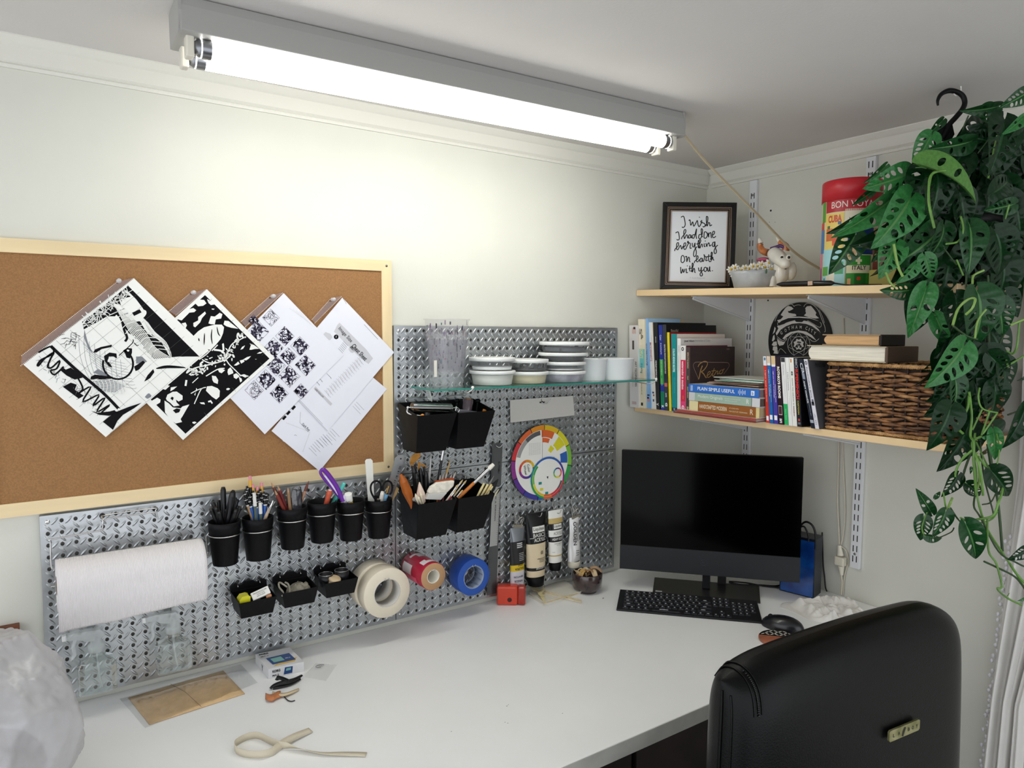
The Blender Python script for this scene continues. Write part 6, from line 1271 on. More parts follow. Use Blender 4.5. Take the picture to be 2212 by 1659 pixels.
wp([(cx_+(125 if k % 2 else 95)*math.cos(k*PI/8), cy_+(135 if k % 2 else 100)*math.sin(k*PI/8)) for k in range(16)])
for q in ([(300, 850), (330, 760), (345, 680), (370, 720), (350, 800)], [(285, 1000), (310, 890), (340, 860), (350, 960), (310, 1010)], [(280, 1090), (320, 1020), (390, 1010), (400, 1100), (330, 1120)], [(300, 1200), (310, 1130), (400, 1120), (410, 1190), (340, 1230)], [(320, 1280), (340, 1220), (410, 1200), (420, 1290)], [(400, 960), (470, 1010), (580, 1030), (540, 1090), (450, 1110), (420, 1060)]): wp(q)
wl([(430, 1280), (450, 1200), (500, 1180), (600, 1280)], .0012); wl([(1060, 1270), (1130, 1180)], .0012)
s_ = 'GOTHAM CITY'; cols = [(498, 820), (592, 765), (668, 722), (752, 695), (836, 690), (930, 695), None, (1062, 715), (1120, 745), (1180, 775), (1245, 828)]
for ch, c_ in zip(s_, cols):
    if not c_: continue
    a = (c_[0]-880)/880.0*1.0; p = R(*bd([c_])[0], xw-.0004); up = V((0, -a*.9, 1)).normalized(); xd = V((0, -1, -a*.9)).normalized()
    b.text(ch, p, xd, up, .0072 if ch != 'I' else .002, .0105, bold=.01)
b.build('badge_print', K('d8d6d0', .5), t)
b = MB()
for q in ([(840, 1040), (860, 1010), (930, 1020), (940, 1050)], [(800, 1130), (860, 1060), (870, 1160)], [(900, 1160), (920, 1070), (960, 1140)], [(870, 1060), (920, 1060), (900, 1120), (880, 1120)]): P = [R(px, py, xw-.0008) for px, py in bd(q)]; b.add(P, [tuple(range(len(P)))])
P = [R(px, py, xw-.0008) for px, py in bd([(780+130+130*math.cos(a*PI/10), 310+108*math.sin(a*PI/10)) for a in range(20)])]; b.add(P, [tuple(range(20))])
b.build('badge_relief', K('0a0c12', .4), t)

# ================================================================== framed print on the upper shelf
p0, p1 = V((-.325, -.088, zhi(-.09)+.001)), V((-.143, -.243, zhi(-.24)+.001)); p0.z = p1.z = zhi(-.1)+.0005
xd = (p1-p0).normalized(); nd = V((xd.y, -xd.x, 0)); lean = .07; up = (Z-nd*(-lean)*-1).normalized() if 0 else (Z-nd*lean).normalized()
FW, FH = (p1-p0).length, .290; FMx = Matrix.Identity(4); no = xd.cross(up)
for i in range(3): FMx[i][0] = xd[i]; FMx[i][1] = up[i]; FMx[i][2] = no[i]; FMx[i][3] = p0[i]
FMx = FMx @ RZ(-.022)
t = thing('picture_frame', 'black picture frame with a handwritten quote, standing on the upper shelf', 'picture frame', M=FMx)
fb = K('0e0c0c', .25); bz = mat('bronze_trim', 'a58a76', .3, metal=.8)
def frame_ring(b, o, i, z0, z1, mi=0):
    O = [(o, o), (FW-o, o), (FW-o, FH-o), (o, FH-o)]; I_ = [(i, i), (FW-i, i), (FW-i, FH-i), (i, FH-i)]
    for k in range(4):
        k2 = (k+1) % 4; b.hexa([(*O[k], z0), (*O[k2], z0), (*I_[k2], z0), (*I_[k], z0)], [(*O[k], z1), (*O[k2], z1), (*I_[k2], z1), (*I_[k], z1)], mi)
b = MB(); frame_ring(b, 0, .016, -.004, .014); frame_ring(b, .016, .0285, -.004, .009); b.build('frame', fb, t, local=True, bev=.001)
b = MB(); frame_ring(b, .0155, .0178, .009, .0118); frame_ring(b, .0205, .0220, .009, .0108); frame_ring(b, .0262, .0285, .006, .0100); b.build('bronze_bead', bz, t, local=True)
b = MB(); b.box(.02, FW-.02, .02, FH-.02, -.003, .0035); b.build('print', K('dde0e4', .35, coat=.6), t, local=True)
b = MB(); b.box(FW*.3, FW*.36, .0, FH*.7, -.02, -.004); b.build('stand', fb, t, local=True)
b = MB()
Q0, Q1, Q2, Q3 = (232, 205), (1240, 197), (1205, 1405), (180, 1405)
def fuv(x, y):
    v = (1405-y)/1203.0; xl = 180+(232-180)*v; xr = 1205+(1240-1205)*v; u = (x-xl)/(xr-xl); i = .0285
    return (i+(FW-2*i)*u, i+(FH-2*i)*v)
HW = [[(408, 305), (450, 285), (470, 330), (485, 420), (470, 465), (440, 480), (428, 465)], [(548, 362), (572, 350), (585, 440), (620, 380), (640, 455), (690, 375), (705, 360), (720, 440), (745, 455), (790, 370)], [(790, 350), (765, 380), (830, 405), (845, 440), (820, 465), (800, 455)], [(845, 455), (885, 380), (892, 300), (870, 285), (865, 330), (878, 450), (905, 390), (925, 400), (932, 445), (968, 425)],
 [(308, 575), (355, 555), (372, 610), (375, 680), (345, 695), (330, 680)], [(415, 680), (430, 640), (485, 575), (495, 525), (475, 515), (458, 560), (470, 670), (505, 605), (525, 620), (527, 655), (550, 655)], [(588, 610), (558, 605), (545, 650), (575, 655), (590, 605), (595, 650), (615, 652)], [(655, 600), (622, 605), (612, 650), (645, 650), (690, 495), (680, 600), (692, 670)],
 [(770, 595), (738, 600), (728, 655), (765, 660), (790, 590), (798, 515), (775, 500), (780, 600), (802, 640)], [(850, 545), (830, 560), (826, 645), (858, 655), (888, 605), (872, 560), (850, 545)], [(898, 560), (910, 640), (912, 590), (945, 560), (955, 640), (968, 645)], [(970, 610), (1008, 580), (1012, 540), (985, 545), (975, 620), (1002, 645), (1040, 620)],
 [(290, 885), (302, 850), (358, 790), (360, 742), (332, 755), (325, 840), (350, 860), (385, 800), (402, 790), (420, 850), (445, 795)], [(440, 820), (488, 790), (492, 745), (462, 755), (460, 840), (490, 850), (520, 790), (545, 745), (535, 712), (528, 740), (575, 750), (572, 830), (602, 825)], [(610, 740), (618, 800), (640, 805), (662, 740), (662, 820), (685, 880), (680, 950), (650, 975), (635, 940), (650, 870), (700, 800)], [(725, 690), (716, 760), (726, 830)], [(688, 760), (750, 745)],
 [(726, 830), (745, 760), (767, 705), (757, 682), (740, 700), (747, 830), (778, 762), (795, 770), (797, 812)], [(828, 745), (832, 800), (852, 792)], [(860, 740), (876, 800), (885, 765), (915, 735), (926, 790), (960, 765)], [(1012, 720), (982, 735), (980, 790), (1008, 790), (1022, 712), (1026, 800), (1050, 870), (1042, 910), (1015, 912), (1010, 860), (1045, 800), (1075, 770)],
 [(440, 955), (415, 980), (408, 1060), (440, 1080), (472, 1040), (462, 980), (440, 955)], [(482, 985), (510, 975), (512, 1065), (540, 990), (560, 1000), (562, 1055), (577, 1068)], [(650, 1085), (662, 1050), (713, 1010), (715, 965), (692, 970), (690, 1050), (715, 1060), (742, 1020)], [(792, 1000), (762, 1005), (752, 1055), (785, 1055), (795, 1000), (802, 1050), (820, 1045), (835, 980), (825, 935), (842, 965), (866, 985), (860, 1040), (895, 1030)],
 [(915, 930), (905, 1000), (925, 1055), (960, 1045)], [(868, 975), (945, 960)], [(940, 1020), (970, 960), (975, 905), (957, 905), (955, 1035), (982, 975), (992, 1020), (1012, 1030)],
 [(400, 1155), (402, 1240), (415, 1260), (440, 1190), (452, 1250), (482, 1185)], [(505, 1180), (505, 1250), (532, 1245)], [(570, 1130), (565, 1200), (575, 1230)], [(543, 1185), (602, 1172)], [(592, 1235), (620, 1160), (632, 1105), (612, 1095), (612, 1240), (640, 1175), (657, 1200), (658, 1240), (675, 1245)],
 [(725, 1160), (737, 1215), (765, 1210), (780, 1150), (777, 1220), (800, 1280), (778, 1305), (755, 1285), (770, 1240), (820, 1195)], [(850, 1150), (830, 1170), (830, 1215), (855, 1225), (880, 1190), (867, 1160), (850, 1150)], [(890, 1155), (895, 1210), (915, 1215), (930, 1140), (932, 1212), (952, 1215)]]
for q in HW: b.stroke([fuv(x, y) for x, y in q], .0031, (0, 0, .0035), X, Y, lift=.0004)
for x, y in ((742, 300), (848, 705), (522, 1135), (980, 1210)): u, v = fuv(x, y); b.disc(.0017, .0039, 10, T=TR(V((u, v, 0))))
b.build('handwriting', INK, t, local=True)
b = MB(); u, v = fuv(695, 1342); b.text('- F. Scott Fitzgerald', (u, v, .0036), X, Y, .052, .0055); b.build('credit_line', K('a8acb0'), t, local=True)

# ================================================================== ceramic cow planter
t = thing('cow_planter', 'grey ceramic cow shaped planter ringed with white daisies, on the upper shelf', 'planter', V((-.20, -.40, zhi(-.4))))
cz0 = zhi(-.40)+.001; gl = mat('ceramic_grey', 'a9adb0', .3, var=.14, vscale=30, coat=.5, bump=.3, bscale=50); cwh = mat('ceramic_white', 'dcd8ce', .25, coat=.6, var=.04, vscale=30)
ax_ = V((.55, -.835, 0)).normalized(); sd = V((.835, .55, 0))    # tub long axis
tc_ = V((-.225, -.385, cz0))
def tubp(a, z, sc): return tc_+ax_*(math.cos(a)*.072*sc)+sd*(math.sin(a)*.045*sc)+Z*z
prof = [(.0, .001), (.74, .001), (.80, .004), (.86, .02), (.96, .045), (1.02, .055), (.96, .056), (.90, .045), (.80, .02), (0, .018)]
b = MB(); n = 40
vs = [tubp(2*PI*k/n, z+.0015*math.sin(k*3), sc) for sc, z in prof for k in range(n)]
b.add(vs, [(i*n+k, i*n+(k+1) % n, (i+1)*n+(k+1) % n, (i+1)*n+k) for i in range(len(prof)-1) for k in range(n)], 0, True); b.build('basin', gl, t)
dz = V((-.747, -.665, 0))
def daisy(c, nrm, r=.0125):
    d = thing('tmp', '', ''); bpy.data.objects.remove(d)
    x_, y_ = frame_of(nrm); b = MB(); b1 = MB()
    for k in range(7):
        a = 2*PI*k/7; p = c+(x_*math.cos(a)+y_*math.sin(a))*r*.58+nrm*.002; q = Matrix.Identity(4)
        u = (x_*math.cos(a)+y_*math.sin(a)); w = nrm.cross(u)
        for i in range(3): q[i][0] = u[i]; q[i][1] = w[i]; q[i][2] = nrm[i]; q[i][3] = p[i]
        b.ball((0, 0, 0), r*.46, 8, T=q, sc=(1, .62, .35))
    o = b.build('daisy', cwh, t); b1.ball(c+nrm*.0045, r*.26, 8); b1.build('daisy_centre', K('d6b030', .4), o)
random.seed(2)
for px, py in [(1579, 583), (1588, 579), (1592, 588), (1602, 584), (1610, 580), (1618, 581), (1627, 576), (1636, 576), (1645, 572), (1653, 578), (1662, 568), (1667, 582), (1676, 593), (1682, 578), (1690, 592), (1650, 590), (1585, 592), (1673, 570)]:
    k = (px-1578)/110; x_ = -.262+.10*k; daisy(R(px, py, x_-.004), V((-.75+random.uniform(-.2, .2), -.62, .25+random.uniform(-.1, .2))).normalized(), .0140)
for px, py in ((1617, 588), (1655, 583)):
    b = MB(); c = R(px, py+3, -.252); b.ball(c, .007, 8, sc=(.4, .5, 1.1)); b.build('leaf', K('2f5a3c', .3), t)
# head
hd = R(1683, 560, -.185); hf = V((-.55, -.80, -.25)).normalized()
b = MB()
b.tube(smooth_path([R(1667, 543, -.178), R(1673, 548, -.182), R(1683, 557, -.195), R(1691, 565, -.208), R(1697, 572, -.218), R(1700, 577, -.222)], 5), [.006, .013, .017, .020, .022, .0235, .024, .0245, .0245, .024, .0235, .023, .0225, .022, .0212, .0205, .0195, .0185, .0175, .0165, .0155, .0145, .0125, .010, .0065, .002], 20, flat=.9)
b.ball(R(1690, 555, -.212), .0085, 12); b.ball(R(1704, 556, -.216), .0090, 12)
b.tube(smooth_path([R(1684, 562, -.178), R(1688, 580, -.182), R(1686, 596, -.186), R(1683, 606, -.190), R(1681, 619, -.190)], 5), [.014+.010*math.sin(PI*min(1, k/20+.12)) for k in range(21)], 18)
b.tube(smooth_path([R(1672, 596, -.205), R(1670, 607, -.205), R(1669, 619, -.205)], 4), [.009, .011, .012, .0125, .013, .0125, .0125, .013, .0135], 12)
b.build('head', cwh, t)
b = MB(); b.ball(R(1674, 557, -.189), .0205, 14, sc=(.85, .9, 1.1)); b.ball(R(1694, 590, -.176), .0165, 12, sc=(.8, 1, 1.5)); b.build('grey_patch', gl, t, label='grey mottled cheek and neck')
b = MB()
for px, py, x_ in ((1689, 556, -.2215), (1704, 556, -.2265), (1671, 551, -.203)): b.ball(R(px, py, x_), .0042, 10)
b.ball(R(1697, 581, -.2245), .002, 8, sc=(1, 2.2, .7)); b.build('eyes', K('0c0a0a', .15), t)
b = MB(); b.ball(R(1648, 561, -.18), .017, 12, sc=(.9, 1.3, .45), T=Matrix.Identity(4)); b.build('ear', K('b04a6a', .3), t, label='pink glazed ear')
b = MB(); b.add([R(1706, 560, -.20), R(1716, 566, -.20), R(1706, 568, -.20), R(1708, 563, -.185)], [(0, 1, 2), (0, 2, 3), (0, 3, 1), (1, 3, 2)]); b.ball(R(1707, 585, -.165), .020, 12, sc=(.8, 1, 1.5)); b.build('ear', cwh, t)
for q, tipq in (([(1659, 546), (1648, 542), (1642, 533), (1643, 526)], [(1643, 526), (1641, 519), (1640, 515)]), ([(1697, 541), (1698, 533), (1690, 526), (1685, 522)], [(1685, 522), (1681, 518), (1678, 513)])):
    pa = smooth_path([R(px, py, -.172) for px, py in q], 5); b = MB(); b.tube(pa, [.0115-.003*i/len(pa) for i in range(len(pa))], 12); h = b.build('horn', mat('horn_amber', 'b4672e', .25, coat=.7, var=.2, vscale=40), t)
    pa = smooth_path([R(px, py, -.172) for px, py in tipq], 4); b = MB(); b.tube(pa, [.0085-.0055*i/(len(pa)-1) for i in range(len(pa))], 12); b.build('horn_tip', cwh, h)
b = MB(); b.tube(smooth_path([R(1666, 537, -.178), R(1676, 534, -.182), R(1686, 531, -.182), R(1695, 535, -.178)], 4), .0055, 8); b.build('ribbon', K('4a2a5e', .4), t)

# ---- black handheld device with cord
t = thing('hair_trimmer', 'black handheld device lying at the front of the upper shelf before the tin', 'handheld device', V((-.325, -.62, zhi(-.62))))
pa = [R(1679, 608, -.325), R(1690, 609.5, -.325), R(1720, 610, -.325), R(1760, 610, -.325), R(1795, 611, -.325), R(1802, 612, -.325)]
for p in pa: p.z = zhi(p.y)+.0085
b = MB(); b.tube(pa, [.003, .0078, .0092, .0088, .0078, .003], 14, flat=.9); b.build('body', K('0c0c0e', .25), t)
b = MB(); p = pa[3].lerp(pa[2], .15); b.box(p.x-.0100, p.x-.006, p.y-.008, p.y+.006, p.z-.005, p.z+.006); b.build('switch_plate', K('b49a86', .35, metal=.4), t)
b = MB(); q = [pa[-1]]+[V((x_, y_, zhi(y_)+.003)) for x_, y_ in ((-.315, -.745), (-.30, -.79), (-.27, -.80), (-.22, -.83))]; b.tube(smooth_path(q, 6), .0022, 6)
q = [pa[-2]]+[V((x_, y_, zhi(y_)+.004)) for x_, y_ in ((-.29, -.735), (-.30, -.775), (-.28, -.815))]; b.tube(smooth_path(q, 6), .0018, 6); b.build('cord', K('0c0c0e', .4), t)

# ================================================================== travel poster tin
TCX, TCY, TRd = -.175, -.664, .0755; tz = zhi(TCY)+.003; TH = .290
t = thing('gift_tin', 'tall round cardboard tin with a red lid and travel poster patches, lettered Bon Voyage', 'tin', V((TCX, TCY, tz)))
TM = TR(V((TCX, TCY, tz))); b = MB(TM)
b.lathe([(0, 0), (TRd, 0), (TRd, TH-.052)], 64); b.build('tube', K('d8cfae', .45), t)
b = MB(TM); b.lathe([(TRd+.0005, TH-.056), (TRd+.0022, TH-.056), (TRd+.0022, TH-.003), (TRd, TH), (0, TH)], 64); b.build('lid', K('c0222e', .35), t)
fa = math.atan2(CAM_P.y-TCY, CAM_P.x-TCX)     # angle facing the room corner opposite
tm = CRP(1560, 400, 6.506); b = MB(TM); mm = []
def tang(x):   # crop x -> angle on the cylinder
    c0 = 1772.0; r0 = 352.0; return fa+math.asin(max(-.98, min(.98, (x-c0)/r0)))
def tzz(y): return (1400-y)/(1400-100)*TH
def patch(x0, x1, y0, y1, c, lay=0):
    if c not in mm: mm.append(c)
    a0, a1 = tang(x0), tang(x1); r = TRd+.0003+.00015*lay; n = max(2, int(abs(a1-a0)/.03)+1)
    b.lathe([(r, tzz(y1)), (r, tzz(y0))], n, mi=mm.index(c), arc=a1-a0, a0=a0)
def ctext(s, xc, yc, w, h, c, **k):
    if c not in mm: mm.append(c)
    n0 = len(b.v); b.text(s, (0, 0, 0), X, Y, w/352*TRd, h/1300*TH, mm.index(c), **k); a = tang(xc)
    Ti = TM.inverted()
    for i in range(n0, len(b.v)):
        v = Ti @ b.v[i]; aa = a+v.x/TRd; r = TRd+.0008; b.v[i] = TM @ V((r*math.cos(aa), r*math.sin(aa), tzz(yc)+v.y))
patch(1435, 2110, 318, 350, 'd8cfae'); patch(1480, 2080, 322, 495, 'b01e2c', 1); ctext('BON VOYAGE', 1840, 410, 640, 78, 'e8dcd4', bold=0)
patch(1435, 1475, 355, 600, '5a9a3a', 1); patch(1425, 1460, 600, 690, 'c84a3a', 1); patch(1425, 1465, 690, 980, '4a7ab0', 1); patch(1425, 1450, 980, 1160, 'd87a9a', 1); patch(1430, 1445, 1160, 1390, '8a2a8a', 1)
patch(1475, 1690, 505, 940, 'e2c86a', 1); ctext('CUBA', 1580, 575, 190, 90, 'c8502c', bold=.05); patch(1490, 1560, 690, 840, 'c86a3a', 2); patch(1530, 1600, 700, 760, 'e8a070', 3); patch(1560, 1640, 780, 900, 'd85a3a', 2); patch(1620, 1660, 610, 650, '4a6a8a', 2); patch(1500, 1530, 655, 690, '4a6a4a', 2)
patch(1700, 2080, 470, 700, 'ddd6c0', 1); ctext('Vintage', 1860, 600, 230, 50, '2a2a2a'); ctext('Travel', 1880, 650, 150, 34, '2a2a2a'); pass
patch(1460, 1720, 940, 1395, '9fd0d4', 1); patch(1460, 1520, 1150, 1260, '5aa04a', 2); patch(1540, 1600, 1200, 1340, 'e0dccc', 2); patch(1500, 1540, 1260, 1370, 'd8d4c0', 2); patch(1600, 1700, 1100, 1250, '4aa06a', 2); patch(1610, 1660, 1150, 1200, '5a4a3a', 3); patch(1470, 1490, 1290, 1390, '3a9ab4', 2)
patch(1740, 2030, 700, 1020, '15306a', 1)
for x, y in ((1800, 760), (1850, 820), (1900, 780), (1960, 860), (1990, 930), (1920, 950)): patch(x, x+9, y, y+9, 'c8d4e8', 2)
patch(1780, 1850, 800, 1000, 'c9d2dc', 2); patch(1795, 1835, 760, 800, 'c9d2dc', 2)
patch(1730, 2010, 1030, 1395, '2f8a2c', 1); patch(1735, 2000, 1150, 1245, 'd8d2b0', 2); ctext('ITALY', 1885, 1180, 170, 52, '2a2a26', bold=.02); patch(1860, 1890, 1040, 1140, 'd8d2b0', 2); patch(1840, 1910, 1080, 1110, 'd8d2b0', 2); patch(1830, 1960, 1250, 1380, '1c6a24', 3); patch(1860, 1900, 1290, 1330, 'c83a2a', 4); patch(1750, 1790, 1310, 1380, 'e0a070', 2)
patch(2035, 2095, 950, 1395, 'b0463a', 1); patch(2040, 2090, 700, 940, 'c9a070', 1); patch(2045, 2080, 1000, 1100, 'e0c890', 2)
# round India badge
if 'cfae86' not in mm: mm.append('cfae86')
a = tang(1770); 
for rr, ci in ((.0185, 'e0d2b4'), (.0160, 'cfae86')):
    if ci not in mm: mm.append(ci)
    vs = []; 
    for k in range(24):
        q = 2*PI*k/24; aa = a+rr*math.cos(q)/TRd; r = TRd+(.0011 if ci == 'e0d2b4' else .0014); vs.append((r*math.cos(aa), r*math.sin(aa), tzz(1000)+rr*1.02*math.sin(q)))
    b.add(vs, [tuple(range(24))], mm.index(ci))
n0 = len(b.v); ctext('INDIA', 1770, 1000, 100, 34, '8a3a20')
for i in range(n0, len(b.v)): b.v[i] = TM @ ((TM.inverted() @ b.v[i])*1.0)+V((math.cos(a), math.sin(a), 0))*.0009
b.build('poster_print', [K(c, .4) for c in mm], t)
# grey patch box behind the leaves on the shelf end
t = thing('storage_tin', 'yellowish low box half hidden by leaves at the right of the upper shelf', 'box', V((-.20, -.80, zhi(-.80))))
z_ = zhi(-.84)+.002; b = MB(); b.box(-.25, -.15, -.838, -.762, z_+.001, z_+.045); b.build('box', K('8a8038', .6), t, bev=.003)
# ================================================================== all-in-one computer
A_ = math.radians(48); md = V((math.cos(A_), -math.sin(A_), 0)); mn = V((-math.sin(A_), -math.cos(A_), 0))
mc = V((-.3555, -.3435, 0))       # middle of the screen face
MM = Matrix.Identity(4); mup = (Z-mn*.035).normalized()
for i in range(3): MM[i][0] = md[i]; MM[i][1] = (-mn)[i]; MM[i][2] = Z[i]; MM[i][3] = mc[i]
t = thing('computer_monitor', 'black all-in-one computer with a blank screen in the corner of the desk', 'computer', V((-.319, -.308, .74)))
mt = mat('screen_black', '010101', .12, spec=.10); ch = mat('chin_grey', '1b1d22', .6, var=.05, vscale=200); bkm = K('121214', .5)
b = MB(MM); b.box(-.270, .270, .001, .020, .806, 1.188); b.build('housing', bkm, t, bev=.002)
b = MB(MM); b.box(-.2695, .2695, -.0006, .002, .884, 1.1875); b.build('screen', mt, t)
b = MB(MM); b.box(-.2705, .2705, -.0014, .004, .8055, .883); b.build('chin_panel', ch, t, bev=.0008)
b = MB(MM); b.tube([(.009*math.cos(a*PI/12)-.012, -.0018, .846+.009*math.sin(a*PI/12)) for a in range(24)], .0006, 6, closed=True); b.text('hp', (-.012, -.0016, .846), X, Z, .010, .009, shear=.3); b.build('round_logo', K('3f444c', .3, metal=.6), t)
b = MB(MM); b.box(-.012, .012, .050, .064, .744, .86); b.box(-.012, .012, .02, .055, .84, .90); b.build('stand_neck', K('1a1a1d', .3), t, bev=.003)
c4 = [D(*p, .744) for p in ((1414, 1247), (1640, 1266), (1643, 1307), (1409, 1283))]
c4[2] = c4[2].lerp(c4[1], .12); c4[3] = c4[3].lerp(c4[0], .12)
b = MB(); b.hexa([V((p.x, p.y, .7402)) for p in (c4[3], c4[2], c4[1], c4[0])], [V((p.x, p.y, .7445)) for p in (c4[3], c4[2], c4[1], c4[0])]); b.build('stand_base', mat('base_black', '1c1b1b', .35, coat=.2, var=.1, vscale=90), t, bev=.001)
b = MB(); o = D(1423, 1277, .7447); b.add([o+md*s_*.010+mn*u*.0045*-1 for s_, u in ((-1, -1), (1, -1), (1, 1), (-1, 1))], [(0, 1, 2, 3)]); b.build('base_sticker', K('c8c8c8', .3), t)
for q, lab in (([(1556, 1248), (1560, 1262), (1558, 1270)], 'black plug hanging behind the computer stand'),):
    o = D(1560, 1262, .75); b = MB(TR(o) @ RZ(-A_)); b.box(-.013, .013, .02, .034, -.009, .030); rebase(tag(b.build('power_plug', K('0c0c0e')), lab, 'plug'))
b = MB(); b.tube(smooth_path([D(1575, 1258, .745), D(1600, 1263, .744), D(1640, 1264, .744), D(1675, 1266, .744), D(1700, 1261, .744)], 5), .003, 8)
b.tube(smooth_path([D(1575, 1256, .746), D(1612, 1259, .744), D(1650, 1266, .744), D(1690, 1270, .744)], 5), .0025, 8); rebase(tag(b.build('power_cable', K('0d0d0f')), 'black cables lying behind the computer stand', 'cable'))

# ---- keyboard
kq = [D(*p, .748) for p in ((1340, 1276), (1640, 1302), (1642, 1341), (1331, 1314))]
kc = (kq[0]+kq[1]+kq[2]+kq[3])/4; kx = ((kq[1]-kq[0])+(kq[2]-kq[3])).normalized(); ky = V((-kx.y, kx.x, 0)); kw = ((kq[1]-kq[0]).length+(kq[2]-kq[3]).length)/2; kh = abs((kq[0]-kq[3]).dot(ky)); kh = .148
KM = Matrix.Identity(4)
for i in range(3): KM[i][0] = kx[i]; KM[i][1] = ky[i]; KM[i][2] = Z[i]; KM[i][3] = (kc.x, kc.y, .7402)[i]
t = thing('keyboard', 'black full size computer keyboard lying in front of the monitor', 'keyboard', M=KM)
b = MB(); b.hexa([(-kw/2, -kh/2, 0), (kw/2, -kh/2, 0), (kw/2, kh/2, 0), (-kw/2, kh/2, 0)], [(-kw/2, -kh/2, .006), (kw/2, -kh/2, .006), (kw/2, kh/2, .013), (-kw/2, kh/2, .013)]); b.build('case', K('131418', .5), t, local=True, bev=.0015)
km = K('1b1c22', .45); u = kw/23.6; proto = None; lg_ = K('c9ccd0', .5)
b = MB(); b.hexa([(-.42, -.42, 0), (.42, -.42, 0), (.42, .42, 0), (-.42, .42, 0)], [(-.36, -.36, .18), (.36, -.36, .18), (.36, .38, .18), (-.36, .38, .18)]); b.box(-.2, .05, -.02, .22, .181, .184, 1)
kn = 0
rowsK = [[1]*13+[0]*0, [1]*13+[2], [1.5]+[1]*12+[1.5], [1.8]+[1]*11+[2.2], [2.3]+[1]*10+[2.7], [1.2, 1.1, 1.1, 1.2, 5.6, 1.2, 1.1, 1.1, 1.4]]
def key(cx, cy, w):
    global proto, kn
    kn += 1
    if proto is None: o = b.build('key', [km, lg_], t, local=True); proto = o
    else: o = proto.copy(); C.objects.link(o)
    o.location = (cx, cy, .006+.007*(cy+kh/2)/kh); o.scale = (u*w*1.02 if w > 1 else u, u*1.0, u*.7); o.rotation_euler = (math.atan2(.007, kh), 0, 0)
ry = kh/6.5
for r_, row in enumerate(rowsK):
    x = -kw/2+u*.9; y = kh/2-ry*(r_+.75)
    for w in row: key(x+w*u*.5, y, w); x += w*u
    if r_ < 3:
        for k in range(3): key(-kw/2+u*(17.0+k-.6), y, .95)
    if r_ == 4: key(-kw/2+u*17.4, y, .95)
    if r_ == 5:
        for k in range(3): key(-kw/2+u*(16.4+k), y, .95)
    if r_ > 0 and kn < 97:
        for k in range(4 if r_ < 4 else 3): key(-kw/2+u*(19.8+k-.3), y, .95)

# ---- mouse
t = thing('computer_mouse', 'black computer mouse beside the right end of the keyboard', 'mouse', V((-.347, -.605, .7402)))
mp = D(1691, 1350, .75); mdir = (D(1738, 1358, .745)-D(1648, 1336, .745)).normalized(); ms = V((-mdir.y, mdir.x, 0))
def msf(u, v):
    a = 2*PI*u; r = math.sin(v*PI/2); x = math.cos(a)*.058*r; y = math.sin(a)*.031*r*(1-.10*math.cos(a)); z = .036*math.cos(v*PI/2)**.75*(1+.12*math.cos(a)*r)
    p = mp+mdir*x+ms*y; return V((p.x, p.y, .7405+z))
b = MB(); b.grid(36, 14, msf, wrapu=True); b.build('shell', mat('mouse_shell', '17191d', .28, coat=.25), t)
b = MB(); p = mp+mdir*-.034; b.tube([V((p.x, p.y, .7405+.026))-ms*.002-Z*0, V((p.x, p.y, .7405+.026))+ms*.002], .007, 14); b.build('wheel', K('060607', .6), t)
b = MB(); pl = [msf(.5, v) + Z*.0004 for v in (.95, .8, .6, .4, .25)]; b.tube(pl, .0006, 5); b.build('button_split', K('030304'), t)

# ---- coaster
cc_ = D(1688, 1378, .748); t = thing('coaster', 'round wooden coaster with a black and white petal pattern half hidden by the chair', 'coaster', V((cc_.x, cc_.y, .7402)))
CMx = TR(V((cc_.x-.004, cc_.y+.002, .7402))) @ RZ(math.atan2(kx.y, kx.x)); b = MB(CMx); Rc = .054
b.lathe([(0, 0), (Rc-.002, 0), (Rc, .002), (Rc, .007), (Rc-.0015, .0085), (0, .0085)], 56); b.build('wood', mat('coaster_wood', 'a5644a', .4, var=.15, vscale=12, stretch=(1, 6, 1)), t)
b = MB(CMx); nb = [(Rc*.965*math.cos(math.radians(a)), Rc*.965*math.sin(math.radians(a)), .0087) for a in range(8, 173, 6)]; b.add(nb, [tuple(range(len(nb)))]); b.build('pattern_black', K('101012', .4), t)
b = MB(CMx); g_ = .0118
for i in range(-5, 6):
    for j in range(-1, 6):
        for ang, dx, dy in ((PI/4, .5, .5), (-PI/4, .5, 0)):
            x, y = (i+dx)*g_*1.4, (j+dy)*g_*1.4*.5+.004
            x = i*g_+ (g_/2 if 1 else 0); 
            cx0, cy0 = i*g_+g_/2, j*g_+g_/2; a = ang if (i+j) % 2 else -ang
            pts = [(-.5*g_*1.30, 0), (-.2*g_, .17*g_), (.2*g_, .17*g_), (.5*g_*1.30, 0), (.2*g_, -.17*g_), (-.2*g_, -.17*g_)]
            P_ = [(cx0+p*math.cos(a)-q*math.sin(a), cy0+p*math.sin(a)+q*math.cos(a), .0089) for p, q in pts]
            if all(math.hypot(p[0], p[1]) < Rc*.955 and p[1] > Rc*.15 for p in P_) and ang > 0: b.add(P_, [tuple(range(6))])
b.build('pattern_petals', K('d9d4c8', .5), t)

